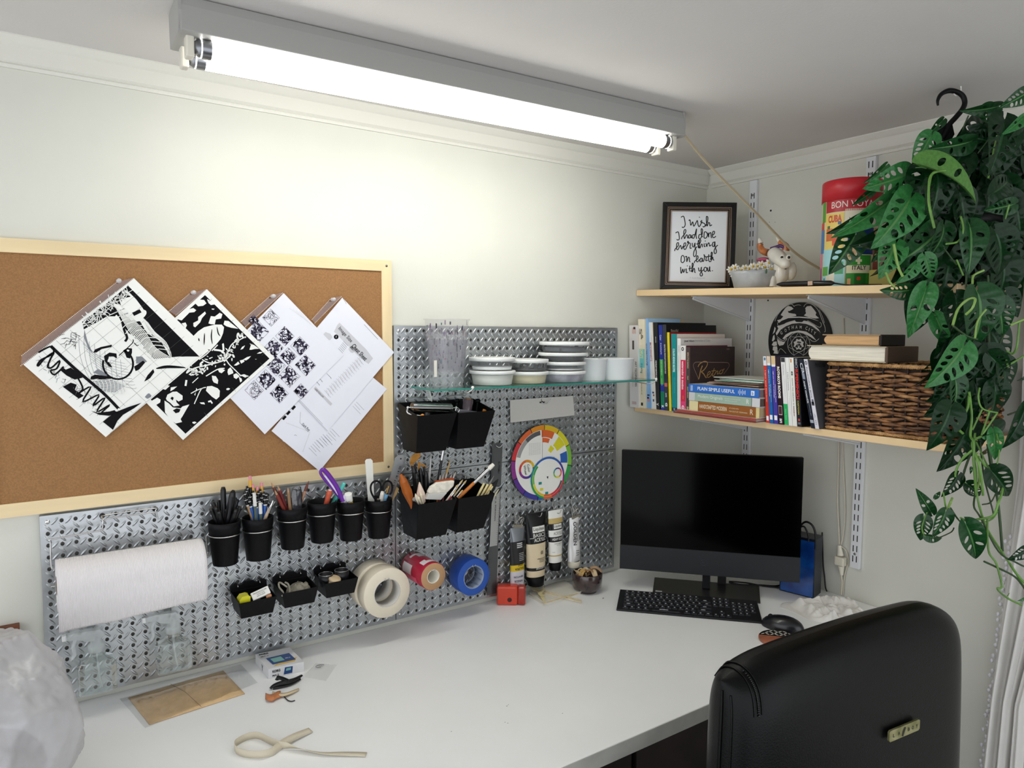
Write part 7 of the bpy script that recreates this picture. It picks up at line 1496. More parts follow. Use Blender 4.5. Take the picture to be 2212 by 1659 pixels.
# ---- crumpled white cloth
b = MB(); cc_ = D(1812, 1325, .75); ccx, ccy = cc_.x, cc_.y
def crump(u, v):
    x = (u-.5); y = (v-.5); r = math.sqrt((x*2)**2+(y*2)**2); e = max(0, 1-r**2.2)
    n1 = noise.noise(V((u*6, v*6, 2))); n2 = abs(noise.noise(V((u*9+3, v*9, 5)))); n3 = abs(noise.noise(V((u*20, v*20, 8))))
    h = (.006+.020*(.5+n1)+.020*n2+.009*n3)*min(1, e*2.2)
    a = math.atan2(y, x); k = 1+.18*math.sin(a*3+1)+.10*math.sin(a*7)
    return V((ccx+x*.19*k+y*.05, ccy+y*.25*k, .7405+h))
b.grid(64, 64, crump); rebase(tag(b.build('crumpled_cloth', mat('white_cloth', 'e4e2de', .85, var=.03, vscale=30), solid=.0006), 'crumpled white cloth heaped on the desk between the mouse and the wall', 'cloth'))
# ---- blue drive standing behind the monitor
F_, L_ = D(1757, 1294, .7402), D(1683, 1275, .7402); Rr_ = D(1773, 1281, .7402); hgt = .186
F_ = V((F_.x, F_.y, .7402)); Bk = L_+(Rr_-F_)
t = thing('external_drive', 'tall glossy blue box standing right of the monitor', 'blue box', V(((F_.x+Bk.x)/2, (F_.y+Bk.y)/2, .7402)))
b = MB(); b.hexa([L_, F_, Rr_, Bk], [p+Z*hgt for p in (L_, F_, Rr_, Bk)]); b.build('case', K('101828', .3), t, bev=.002)
e = (F_-L_).normalized(); nn = V((e.y, -e.x, 0)); nn = nn if nn.dot(CAM_P-F_) > 0 else -nn
b = MB(); b.hexa([L_+nn*.0012+e*.004+Z*.004, F_+nn*.0012-e*.002+Z*.004, F_+nn*.0002-e*.002+Z*.004, L_+nn*.0002+e*.004+Z*.004], [p+Z*(hgt-.008) for p in (L_+nn*.0012+e*.004, F_+nn*.0012-e*.002, F_+nn*.0002-e*.002, L_+nn*.0002+e*.004)]); b.build('front_cover', mat('gloss_blue', '1c68c4', .15, coat=.8, col2='0c3274', vscale=9), t)
b = MB(); top = L_.lerp(F_, .6)+Z*(hgt+.740*0); b.tube(smooth_path([top, top+Z*.03+e*-.005, top+Z*.050+e*.01, top+Z*.045+e*.03, top+Z*.02+e*.042, top+e*.045-Z*.03], 6), .0032, 8)
b.tube(smooth_path([top-e*.012-Z*.01, top+Z*.02-e*.012, top+Z*.035+e*.006, top+Z*.012+e*.02, top-Z*.01+e*.022], 6), .0026, 8); b.tube([top-e*.02-Z*.01, top-e*.02+Z*.022], .0065, 8); rebase(tag(b.build('usb_cables', K('0a0a0c', .4)), 'black looped cables rising over the top of the blue box', 'cable'))
b = MB(); b.tube(smooth_path([R(1776, 1150, -.012), R(1778, 1215, -.006), R(1781, 1245, -.006), R(1783, 1268, -.008), R(1786, 1277, -.02)], 5), .0022, 8); rebase(tag(b.build('thin_cable', K('121214')), 'thin black cable running down the wall right of the blue box', 'cable'))
# ---- white extension cord and plugs on the wall
b = MB(); b.tube(smooth_path([R(1812, 955, -.006), R(1811, 1000, -.008), R(1809, 1080, -.012), R(1812, 1150, -.010), R(1813, 1175, -.010)], 6), .0022, 8)
b.tube(smooth_path([R(1820, 955, -.004), R(1822, 1010, -.006), R(1825, 1100, -.008), R(1822, 1150, -.008), R(1817, 1176, -.01)], 6), .0018, 8)
b.tube(smooth_path([R(1817, 1240, -.012), R(1819, 1262, -.010), R(1817, 1284, -.012)], 5), .0026, 8)
b.tube(smooth_path([R(1817, 1180, -.012), R(1829, 1192, -.008), R(1832, 1215, -.006), R(1824, 1245, -.006), R(1821, 1284, -.006)], 5), .0014, 6)
b.tube(smooth_path([R(1822, 688, -.004), R(1823, 730, -.004), R(1822, 775, -.004)], 4), .0018, 8)
rebase(tag(b.build('extension_cord', K('cfc8b4', .5)), 'cream extension cord hanging down the right wall between the blue box and the shelf upright', 'cord'))
t = thing('plug', 'cream cord plugs joined together low on the right wall', 'plug', R(1817, 1240, -.012))
b = MB(); a, c = R(1813, 1178, -.014), R(1815, 1200, -.014); b.tube([a, c], [.006, .011], 10, flat=.8); b.build('plug_head', K('ddd8c8', .45), t)
b = MB(); a, c = R(1814, 1202, -.015), R(1817, 1222, -.015); b.box(min(a.x, c.x)-.011, a.x+.011, c.y-.013, a.y+.013, c.z, a.z); b.build('socket_body', K('d8d3c2', .45), t, bev=.004)
b = MB(); b.tube([R(1817, 1222, -.015), R(1818, 1242, -.013)], [.010, .005], 10); b.build('strain_relief', K('ddd8c8', .45), t)

# ---- red sharpener
p0, p1 = D(1073, 1308, .7402), D(1132, 1309, .7402); e = V((p1.x-p0.x, p1.y-p0.y, 0)).normalized(); nb_ = V((-e.y, e.x, 0)); nb_ = nb_ if nb_.y > 0 else -nb_; w_ = (p1-p0).length
SM = Matrix.Identity(4)
for i in range(3): SM[i][0] = e[i]; SM[i][1] = nb_[i]; SM[i][2] = Z[i]; SM[i][3] = (p0.x, p0.y, .7402)[i]
t = thing('desk_sharpener', 'bright red orange box sharpener with a round hole, on the desk below the rulers', 'sharpener', M=SM)
rd = mat('sharpener_red', 'cf3c22', .3, coat=.4)
b = MB(); b.box(0, w_*.76, 0, .032, .0, .059); b.build('shell', rd, t, local=True, bev=.006, bseg=4)
b = MB(); b.box(w_*.765, w_+.004, .001, .031, .001, .057); b.build('shavings_drawer', mat('sharpener_red_clear', 'b02a18', .15, coat=.5, alpha=.85), t, local=True, bev=.005, bseg=3)
b = MB(); b.lathe([(0, -.0010), (.0040, -.0010), (.0062, .0004), (.0066, -.0004)], 24, T=TR(V((w_*.47, -.0004, .018))) @ RX(PI/2) @ Matrix.Scale(-1, 4, Z)); b.disc(.0060, .0006, 24, T=TR(V((w_*.47, 0, .018))) @ RX(PI/2)); b.build('pencil_hole', K('3a0c08', .5), t, local=True)
b = MB(); b.lathe([(.0026, 0), (.0052, 0)], 16, arc=4.2, a0=.5, T=TR(V((w_*.47, -.0009, .018))) @ RX(PI/2)); b.build('hole_blade', K('7a3a34', .3, metal=.5), t, local=True)

# ---- cards, bamboo picks
cp = [D(*p, .7402) for p in ((1141, 1287), (1172, 1307), (1254, 1284), (1214, 1257))]
for k, (dz, dx, lab) in enumerate(((0, 0, 'lower white card lying left of the black bowl'), (.004, .006, 'upper white card under the bamboo picks'))):
    P = [V((p.x+dx, p.y+dx*.5, .7403+dz)) for p in cp]; b = MB(); b.hexa([P[1], P[2], P[3], P[0]], [q+Z*.0036 for q in (P[1], P[2], P[3], P[0])]); o = b.build('white_card', K('e0dcd0', .6)); tag(o, lab, 'card', 'white cards by the bowl'); rebase(o)
bam = mat('bamboo', 'd9c69a', .5, var=.12, vscale=60)
for k, (a, c, lab) in enumerate((((1141, 1268), (1256, 1297), 'bamboo pick lying lower, pointing right towards the keyboard'), ((1150, 1274), (1257, 1301), 'bamboo pick crossing the knotted one'), ((1176, 1303), (1252, 1280), 'thin bamboo stick along the front edge of the cards'))):
    b = MB(); b.tube([D(*a, .7515), D(*c, .7445)], .0016, 6); rebase(tag(b.build('bamboo_pick', bam), lab, 'pick', 'bamboo picks'))
t = thing('knotted_pick', 'knotted flat bamboo leaf pick lying on the white cards', 'pick', D(1170, 1290, .749))
b = MB(); leaf = mat('bamboo_leaf', 'dccf9f', .5)
def strap(pts, w): 
    P = smooth_path([D(px, py, z) for px, py, z in pts], 5); vs = []
    for i, p in enumerate(P):
        d = (P[min(i+1, len(P)-1)]-P[max(i-1, 0)]).normalized(); nn = V((-d.y, d.x, 0)).normalized()*w*(.4+.6*math.sin(PI*min(1, i/(len(P)-1)+.12))); vs += [p+nn, p-nn]
    b.add(vs, [(2*i, 2*i+1, 2*i+3, 2*i+2) for i in range(len(P)-1)])
strap([(1140, 1266, .752), (1155, 1270, .754), (1172, 1277, .756)], .0075); strap([(1166, 1278, .756), (1172, 1290, .754), (1177, 1303, .750)], .006); strap([(1164, 1284, .756), (1172, 1276, .758), (1176, 1266, .756)], .005); strap([(1162, 1277, .757), (1170, 1287, .757), (1178, 1284, .756)], .0045)
b.build('leaf_blade', leaf, t, solid=.0008)
b = MB(); b.tube(smooth_path([D(1145, 1262, .756), D(1147, 1252, .765), D(1155, 1250, .768), D(1173, 1260, .762), D(1176, 1270, .756), D(1172, 1276, .753)], 5), .0011, 6); rebase(tag(b.build('paper_clip_wire', WIRE), 'bent steel wire loop standing by the bamboo picks', 'wire'))
# ---- bowl
bc = D(1270, 1277, .741); bx, by = bc.x, bc.y+.004
t = thing('bowl', 'small dark glazed bowl on the desk below the white paint tube', 'bowl', V((bx, by, .7402)))
b = MB(TR(V((bx, by, .7402)))); b.lathe([(0, 0), (.030, 0), (.031, .006), (.036, .009), (.0455, .018), (.0475, .040), (.0480, .060), (.0465, .062), (.0445, .060), (.043, .022), (.030, .012), (0, .010)], 48); b.build('bowl', mat('brown_glaze', '2a2022', .15, coat=.7, col2='4a3a38', vscale=26), t)
wc = ['b08a60', 'c9a47c', 'd8c09a', '8a6a48', 'c8a060', 'b89878', 'e0d0b0', 'a07850']
wcl = ['tan', 'light tan', 'cream', 'dark brown', 'golden', 'grey tan', 'pale cream', 'chestnut']
random.seed(17)
for k in range(8):
    a = k*2.4; r = .012+.018*((k*.37) % 1); c = V((bx+r*math.cos(a), by+r*math.sin(a), .7402+.052+.004*(k % 3)+.002*k)); 
    T = TR(c) @ RZ(a) @ RY(random.uniform(-.6, .6)); b = MB(T)
    b.grid(9, 5, lambda u, v: V(((u-.5)*.038, (v-.5)*.020, .006*math.sin(u*PI)+.003*math.sin(v*6+u*5))))
    rebase(tag(b.build('leather_scrap', K(wc[k], .6), solid=.0018), wcl[k]+' curled scrap piled in the dark bowl', 'scrap', 'curled scraps in the bowl'))
b = MB(); 
for k in range(6): a = random.uniform(2.6, 4.4); b.tube([V((bx+.02*math.cos(a), by+.02*math.sin(a), .785)), V((bx+.044*math.cos(a), by+.040*math.sin(a), .812+.003*(k % 2)))], .0012, 5)
rebase(tag(b.build('wood_sticks', bam, stuff=True), 'thin wooden slivers standing at the left of the bowl', 'slivers', kind='stuff'))
o = D(1303, 1292, .742); b = MB(); b.ball(o, .003, 6, sc=(1.4, .8, .4)); rebase(tag(b.build('crumb', K('8a8680')), 'grey crumb on the desk right of the bowl', 'crumb'))

# ---- small boxed tuner
BLp, FL, FR = D(552, 1433, .7402), D(580, 1467, .7402), D(657, 1450, .7402); BR_ = BLp+(FR-FL); hb = .0235
t = thing('boxed_gadget', 'small white carton lettered Korg with a picture of a blue gadget', 'box', V(((FL.x+BR_.x)/2, (FL.y+BR_.y)/2, .7402)))
b = MB(); b.hexa([FL, FR, BR_, BLp], [p+Z*hb for p in (FL, FR, BR_, BLp)]); b.build('carton', K('dcdcde', .45), t, bev=.0006)
ex = (FR-FL).normalized(); ey = (BLp-FL); ey = (ey-ex*ey.dot(ex)).normalized(); wd, dp_ = (FR-FL).length, (BLp-FL).dot(ey); to = FL+Z*hb
def tp(u, v, l=.0003): return to+ex*(u*wd)+(BLp-FL)*v+Z*l
b = MB()
def q4(u0, u1, v0, v1, mi, l): b.add([tp(u0, v0, l), tp(u1, v0, l), tp(u1, v1, l), tp(u0, v1, l)], [(0, 1, 2, 3)], mi)
b.add([tp(.18, .10, .0003), tp(.80, .14, .0003), tp(.95, .36, .0003), tp(.35, .22, .0003)], [(0, 1, 2, 3)], 3)
b.add([tp(.20, .20, .0005), tp(.86, .22, .0005), tp(.84, .66, .0005), tp(.16, .62, .0005)], [(0, 1, 2, 3)], 1); b.add([tp(.27, .30, .0007), tp(.58, .31, .0007), tp(.56, .56, .0007), tp(.25, .54, .0007)], [(0, 1, 2, 3)], 2)
b.text('MA-2', tp(.70, .40, .0004), ex, ey, wd*.14, .005, 4, bold=.02); b.text('KORG', tp(.20, .90, .0002), ex, ey, wd*.26, .0075, 0, bold=.05); b.text('MA-2', tp(.18, .76, .0002), ex, ey, wd*.22, .0045, 0, bold=.01)
fo = FL; 
b.text('KORG', fo+ex*wd*.22+Z*.016, ex, Z, wd*.22, .0062, 0, bold=.05, lift=.0005); b.text('MA-2', fo+ex*wd*.20+Z*.006, ex, Z, wd*.18, .0042, 0, bold=.03, lift=.0005)
nf = ex.cross(Z); P = [fo+nf*.0004+ex*wd*u_+Z*z_ for u_, z_ in ((.42, .003), (.66, .003), (.68, .019), (.46, .020))]; b.add(P, [(0, 1, 2, 3)], 1); P = [fo+nf*.0006+ex*wd*u_+Z*z_ for u_, z_ in ((.48, .011), (.62, .011), (.63, .017), (.50, .017))]; b.add(P, [(0, 1, 2, 3)], 2)
lf = (BLp-FL).normalized(); nl = lf.cross(Z); nl = nl if nl.dot(CAM_P-FL) > 0 else -nl
P0 = FL+lf*dp_*.45+nl*.0005
for a_, c_ in (((-.004, .018), (0, .010)), ((.004, .018), (0, .010)), ((0, .010), (0, .003))): b.tube([P0+lf*a_[0]+Z*a_[1], P0+lf*c_[0]+Z*c_[1]], .0004, 4)
b.build('carton_print', [INK, K('14407e', .3), K('7ab0a8', .3), K('d8b45c', .5), K('dfe4ec')], t)

# ---- little zip bag
zq = [D(*p, .7403) for p in ((682, 1434), (727, 1437), (704, 1472), (653, 1462))]
t = thing('zip_bag', 'tiny clear plastic bag lying right of the white carton', 'plastic bag', V((sum(p.x for p in zq)/4, sum(p.y for p in zq)/4, .7402)))
def bil(Q, u, v): return Q[3].lerp(Q[2], u).lerp(Q[0].lerp(Q[1], u), v)
b = MB(); b.grid(12, 12, lambda u, v: bil(zq, u, v)+Z*(.0012+.002*math.sin(u*PI)*math.sin(v*PI)+.0012*noise.noise(V((u*6, v*6, 0))))); b.build('bag', mat('thin_film', 'e0e0de', .2, alpha=.30, coat=.5), t)
b = MB(); c = bil(zq, .35, .75)+Z*.0045; b.tube([c+V((.010*math.cos(a*PI/10), .007*math.sin(a*PI/10), 0)) for a in range(16)], .0006, 5); b.text('K&M', c, kx, ky, .012, .006); b.build('bag_print', K('6a6a6a'), t)

# ---- black clamp
t = thing('spring_clamp', 'small black clamp lying in front of the white carton', 'clamp', D(618, 1474, .7402))
b = MB()
b.tube(smooth_path([D(584, 1487, .745), D(592, 1481, .748), D(606, 1476, .751), D(620, 1473, .752), D(636, 1468, .751), D(652, 1459, .749)], 5), [.003+.0035*math.sin(PI*k/25) for k in range(26)], 10, flat=.7)
b.build('jaw', K('101012', .35), t)
b = MB(); b.tube(smooth_path([D(590, 1487, .743), D(606, 1484, .744), D(628, 1478, .744), D(648, 1467, .744)], 5), .0032, 8); b.build('jaw', K('101012', .35), t)
b = MB(); b.tube(smooth_path([D(600, 1463, .755), D(610, 1466, .756), D(624, 1472, .755)], 4), .0045, 8); b.ball(D(601, 1466, .752), .006, 8, sc=(1.3, .8, .6)); b.build('lever', K('101012', .35), t)
b = MB(); b.tube([D(616, 1475, .757)+V((.004*math.cos(a*PI/6), .003*math.sin(a*PI/6), 0)) for a in range(12)], .0008, 5, closed=True); b.build('hinge', K('3a3a3e', .3, metal=.8), t)
# ---- orange peel like scraps and a wire
t = thing('leather_bits', 'small orange and cream scraps lying in front of the black clamp', 'scraps', D(605, 1503, .7402))
b = MB(); b.grid(10, 6, lambda u, v: D(574+u*32, 1497+v*14+4*math.sin(u*5), .742+.006*math.sin(u*PI)*math.sin(v*PI)+.003*abs(math.sin(u*9)))); b.build('orange_scrap', K('c87f50', .5), t, solid=.001)
b = MB(); b.grid(12, 5, lambda u, v: D(588+u*58, 1494+v*8*(1-.5*u)+5*math.sin(u*4)-3*u, .743+.006*math.sin(u*PI)*math.sin(v*PI))); b.build('cream_scrap', K('d8c4a0', .5), t, solid=.001)
b = MB(); b.tube(smooth_path([D(614, 1505, .742), D(622, 1513, .742), D(630, 1515, .742), D(637, 1513, .742)], 4), .0012, 6); b.build('hook_wire', K('3c3c40', .3, metal=.8), t)

# ---- kraft card in a clear sleeve
t = thing('kraft_card', 'folded brown kraft card in a clear sleeve on the desk under the spray bottles', 'card', D(400, 1505, .7402))
kq_ = [D(*p, .7408) for p in ((323, 1566), (529, 1499), (482, 1449), (277, 1508))]
b = MB(); b.grid(24, 8, lambda u, v: kq_[0].lerp(kq_[1], u).lerp(kq_[3].lerp(kq_[2], u), v)+Z*(.001+.0035*abs(math.sin(u*PI*1.0))*(1 if u < .52 else .7)*(.6+.4*v)*math.sin(v*PI*.8+.3))); b.build('kraft_sheet', mat('kraft', 'd9b88a', .7, var=.08, vscale=40, bump=.2, bscale=80), t, solid=.0012)
b = MB(); b.tube([kq_[0].lerp(kq_[1], .52)+Z*.004, kq_[0].lerp(kq_[1], .52).lerp(kq_[3].lerp(kq_[2], .43), .5)+Z*.0105, kq_[3].lerp(kq_[2], .43)+Z*.004], .0005, 4); b.build('fold_line', K('6e5234'), t)
sq = [D(*p, .7404) for p in ((314, 1574), (557, 1476), (520, 1436), (258, 1511))]; b = MB(); b.grid(20, 8, lambda u, v: sq[0].lerp(sq[1], u).lerp(sq[3].lerp(sq[2], u), v)+Z*(.0125*math.sin(u*PI)*math.sin(v*PI)+.0015+.0015*noise.noise(V((u*9, v*5, 1))))); b.build('clear_sleeve', clearmat('card_sleeve', 'f2f2f2', .04, k=.25, rough=.1), t)

# ---- cream ribbon
rp = [(791, 1630, 0), (735, 1629, .1), (690, 1627, .3), (640, 1620, .5), (608, 1617, 1), (580, 1606, 1), (555, 1597, 1), (530, 1600, 1), (509, 1614, 1), (511, 1628, 1), (535, 1636, 1), (566, 1638, 1), (590, 1630, .8), (608, 1616, .5), (640, 1597, .35), (672, 1580, .2)]
P = smooth_path([D(px, py, .7415) for px, py, _ in rp], 6); hh = smooth_path([V((h, 0, 0)) for _, _, h in rp], 6); vs = []
for i, p in enumerate(P):
    d = (P[min(i+1, len(P)-1)]-P[max(i-1, 0)]).normalized(); nn = V((-d.y, d.x, 0)).normalized(); s_ = max(0, min(1, hh[i].x)); c = .0075
    off = (nn*(1-s_)+Z*s_).normalized()*c*2; base = V((p.x, p.y, .7412+.0008*math.sin(i*.4)+(.002 if i > len(P)*.8 else 0))); vs += [base-nn*(1-s_)*c, base-nn*(1-s_)*c+off]
b = MB(); b.add(vs, [(2*i, 2*i+1, 2*i+3, 2*i+2) for i in range(len(P)-1)], 0, True); rebase(tag(b.build('ribbon', mat('cream_ribbon', 'd2c9b4', .6, bump=.2, bscale=300), solid=.0006), 'loose loop of cream ribbon on the front of the desk', 'ribbon'))

# ================================================================== office chair
th_a = math.radians(-6); cdx = V((math.cos(th_a), math.sin(th_a), 0)); cdn = V((math.sin(th_a), -math.cos(th_a), 0))
CH = Matrix.Identity(4); co = V((-1.236, -1.082, 0))+cdx*.268+cdn*.045
for i in range(3): CH[i][0] = cdx[i]; CH[i][1] = (-cdn)[i]; CH[i][2] = Z[i]; CH[i][3] = co[i]
t = thing('office_chair', 'black leather office chair with its back to the camera at the desk', 'chair', M=CH)
lea = mat('black_leather', '020303', .33, spec=.20, bump=.14, bscale=420, var=.1, vscale=30)
W2, T2, ZB, ZT = .292, .053, .50, 1.066
def backp(u, v, sgn):
    """u, v in -1..1, sgn = which face"""
    eu, ev = 1-abs(u)**12, 1-abs(v)**12; thick = T2*max(0, eu)**.5*max(0, ev)**.5
    x = u*W2*(1-.03*max(0, v)**2); zc = (ZB+ZT)/2+(ZT-ZB)/2*v
    cor = max(0, abs(u)-.62)/.38; zc -= (.036 if u > 0 else .018)*cor**2.4*max(0, v)
    zc += .012*(1-u*u)*max(0, v)+.006*u*max(0, v)
    return V((x, -sgn*thick-.010*(1-v)*.5+.012*math.sin((v+1)*1.2)*0, zc))
def wrapf(u, v):
    a = u*2-1; return a
b = MB(); N = 44
def rem(q): q = q*2-1; return math.copysign(1-(1-abs(q))**1.8, q)
b.grid(N, N, lambda u, v: backp(rem(u), rem(v), 1)); b.grid(N, N, lambda u, v: backp(rem(1-u), rem(v), -1))
o = b.build('backrest', lea, t, local=False) if 0 else None
b.T = Matrix.Identity(4); o = b.build('backrest', lea, t, local=True)
def seam(pts, r=.0016): b = MB(); b.tube(smooth_path(pts, 6), r, 6); b.build('piping', lea, t, local=True)
for uo in (-.905, -.865):
    seam([backp(uo, v, s_)+V((0, -s_*.0006, .0012 if v > .9 else 0)) for s_, v in ((-1, .80), (-1, .93), (-1, .985), (1, .985), (1, .93), (1, .86), (1, .80))] if 0 else [backp(uo, v, 1)+V((0, -.0008, .0006)) for v in (.80, .88, .94, .975, .992)]+[backp(uo, 1, 1)+V((0, 0, .001))]+[backp(uo, v, -1)+V((0, .0008, .0006)) for v in (.992, .97, .9)])
seam([backp(-.985, v, 1)+V((-.001, -.0005, 0)) for v in (-.98, -.5, 0, .5, .8, .93)]); seam([backp(-.999, v, 1)+V((-.001, 0, 0)) for v in (-.98, -.5, 0, .5, .8, .95)], .0012); seam([backp(.985, v, 1)+V((.001, -.0005, 0)) for v in (-.98, -.5, 0, .5, .8, .93)])
# small stitches along the corner seam
b = MB()
for uo in (-.885,):
    for k in range(26):
        v = .80+.195*(k/25)**.8; p = backp(uo, v, 1); b.ball(p+V((0, -.0012, .0006)), .0017, 5, sc=(1.6, .6, 1))
b.build('stitching', K('08090a', .5), t, local=True)
# maker's plate
b = MB(); pz = .900; px_ = .072; yb = -T2-.0115; b.prism([(px_-.038, -.0085), (px_-.041, -.006), (px_-.041, .008), (px_-.038, .0105), (px_+.038, .0105), (px_+.041, .008), (px_+.041, -.006), (px_+.038, -.0085)], 0, .0035, T=TR(V((0, yb+.004, pz))) @ RX(PI/2)); b.build('maker_plate', mat('old_nickel', 'a9a47c', .4, metal=.55, col2='6a6a3a', vscale=30), t, local=True, bev=.0008)
b = MB(); yb2 = yb+.0002
for s_, xo, w in (('L', -.030, .0042), ('A', -.016, .0052), ('B', .010, .0045), ('O', .021, .0052), ('Y', .032, .005)): b.text(s_, (px_+xo, yb2, pz+.001), X, Z, w, .006, bold=.02)
b.add([(px_-.008, yb2-.0005, pz-.006), (px_-.005, yb2-.0005, pz-.007), (px_+.002, yb2-.0005, pz+.007), (px_-.002, yb2-.0005, pz+.008), (px_-.006, yb2-.0005, pz+.002)], [(0, 1, 2, 3, 4)]); b.build('plate_letters', K('14140e', .4), t, local=True)
b = MB(); b.box(-.25, .25, .03, .50, .42, .50); b.build('seat', lea, t, local=True, bev=.035, bseg=5)
for s_ in (-1, 1):
    b = MB(); b.tube(smooth_path([(s_*.27, .02, .62), (s_*.285, .10, .66), (s_*.285, .28, .66), (s_*.27, .34, .60), (s_*.24, .33, .46)], 5), .018, 10); b.build('armrest', K('0d0d0f', .4), t, local=True)
b = MB(); b.tube([(0, .24, .42), (0, .24, .10)], .028, 16); b.build('gas_lift', K('18181a', .3), t, local=True)
b = MB()
for k in range(5): a = 2*PI*k/5+.3; b.tube([(0, .24, .11), (.28*math.cos(a), .24+.28*math.sin(a), .07)], [.026, .016], 8)
b.build('star_base', K('101012', .35), t, local=True)
for k in range(5): a = 2*PI*k/5+.3; b = MB(); b.tube([(.28*math.cos(a)-.012, .24+.28*math.sin(a), .028), (.28*math.cos(a)+.012, .24+.28*math.sin(a), .028)], .028, 16); b.build('caster', K('0c0c0e', .4), t, local=True)

# ================================================================== grey plastic bag at the left end
bgm = mat('grey_bag_film', 'c2c1c4', .34, spec=.6, bump=1.0, bscale=34, coat=.25, alpha=.72, var=.10, vscale=5)
bc_ = V((-2.19, -.335, .875))
t = thing('plastic_bag', 'big crinkled translucent grey plastic bag standing at the left end of the desk', 'plastic bag', V((bc_.x, bc_.y, .7402)))
rb = random.Random(9); BP = []
for k in range(95):
    n_ = V((rb.gauss(0, 1), rb.gauss(0, 1), rb.gauss(0, .9))).normalized(); BP.append((n_, rb.uniform(.90, 1.03)))
def bagf(u, v):
    a = 2*PI*u; q = PI*v; d = V((math.cos(a)*math.sin(q), math.sin(a)*math.sin(q), math.cos(q)))
    r = 1.10
    for n_, h_ in BP:
        c = d.dot(n_)
        if c > .05: r = min(r, h_/c)
    r += .028*noise.noise(d*4+V((5, 1, 2)))+.024*abs(noise.noise(d*9+V((1, 8, 2))))
    p = bc_+V((d.x*.165, d.y*.17, d.z*.184))*r; p.z = max(p.z, .7406); return p
b = MB(); b.grid(170, 120, bagf, wrapu=True); b.build('bag_film', bgm, t)
b = MB(); b.ball((-2.17, -.36, .815), .072, 16, sc=(1.2, 1.1, .98)); rebase(tag(b.build('bag_contents', K('3c1c1a', .7)), 'dark reddish lump showing through inside the grey plastic bag', 'bundle'))
b = MB(); a = L(42, 1350, -.018); c = L(8, 1366, -.018); b.box(c.x-.03, a.x, -.019, -.001, c.z-.03, a.z); rebase(tag(b.build('wood_offcut', mat('brown_wood', '6a3a22', .6, var=.2, vscale=30), bev=.001), 'brown wooden block on the wall just above the grey plastic bag', 'wooden block'))

# ================================================================== sheer curtain on the right
t = thing('curtain', 'sheer white curtain with a frilly edge hanging behind the plant', 'curtain', V((-.07, -1.12, .06)))
cm = mat('sheer_white', 'e0deda', .8, alpha=.93, sheen=.3, var=.04, vscale=6)
def cl_(v): z = 1.76-1.70*v; y0 = -1.052+.052*max(0, (1.2-z)/1.0); return z, y0
def curt(u, v):
    z, y0 = cl_(v); y1 = -1.30+.20*min(1, v*1.5); y = y0+(y1-y0)*u
    x = -.055+.016*math.sin(u*19+v*1.5)*(1-.2*v)+.007*math.sin(u*43+v*4)+.006*noise.noise(V((u*8, v*5, 0)))
    if u < .02 and z < 1.05: y += .004*math.sin(z*160)
    return V((x, y, z))
b = MB(); b.grid(70, 120, curt); b.build('cloth', cm, t, solid=.0008)
b = MB(); random.seed(6)
for k in range(70):
    v = .42+.57*k/70; p = curt(0, v); b.ball(p+V((random.uniform(-.006, .002), .004+.003*math.sin(k*1.7), 0)), .0055, 6, sc=(.7, .9, 1.2))
b.build('frill', mat('lace_white', 'dedce4', .8), t)
b = MB(); b.tube([(-.085, -.99, 1.775), (-.085, -1.6, 1.775)], .008, 12); b.build('rod', K('c8c6c2', .4), t)
for y in (-1.0, -1.55): b = MB(); b.tube([(-.085, y, 1.775), (-.001, y, 1.775)], .006, 8); b.build('rod_bracket', K('c8c6c2', .4), t)

# ---- dark brown boxes, added to blacken the space under the desk
for x0, x1, lab in ((-1.25, -.72, 'dark brown box added to darken the space under the desk, left of the chair legs'), (-.70, -.12, 'dark brown box added to darken the space under the desk, behind the chair')):
    t = thing('dark_filler_box', lab, 'chest', V(((x0+x1)/2, -.2, 0)), group='dark boxes added under the desk')
    b = MB(); b.box(x0, x1, -.40, -.03, 0, .66); b.build('body', mat('filler_brown', '1c1310', .6, var=.3, vscale=10), t, bev=.004)
    b = MB(); b.box(x0-.004, x1+.004, -.405, -.025, .661, .69); b.build('lid', mat('filler_brown'), t, bev=.004)
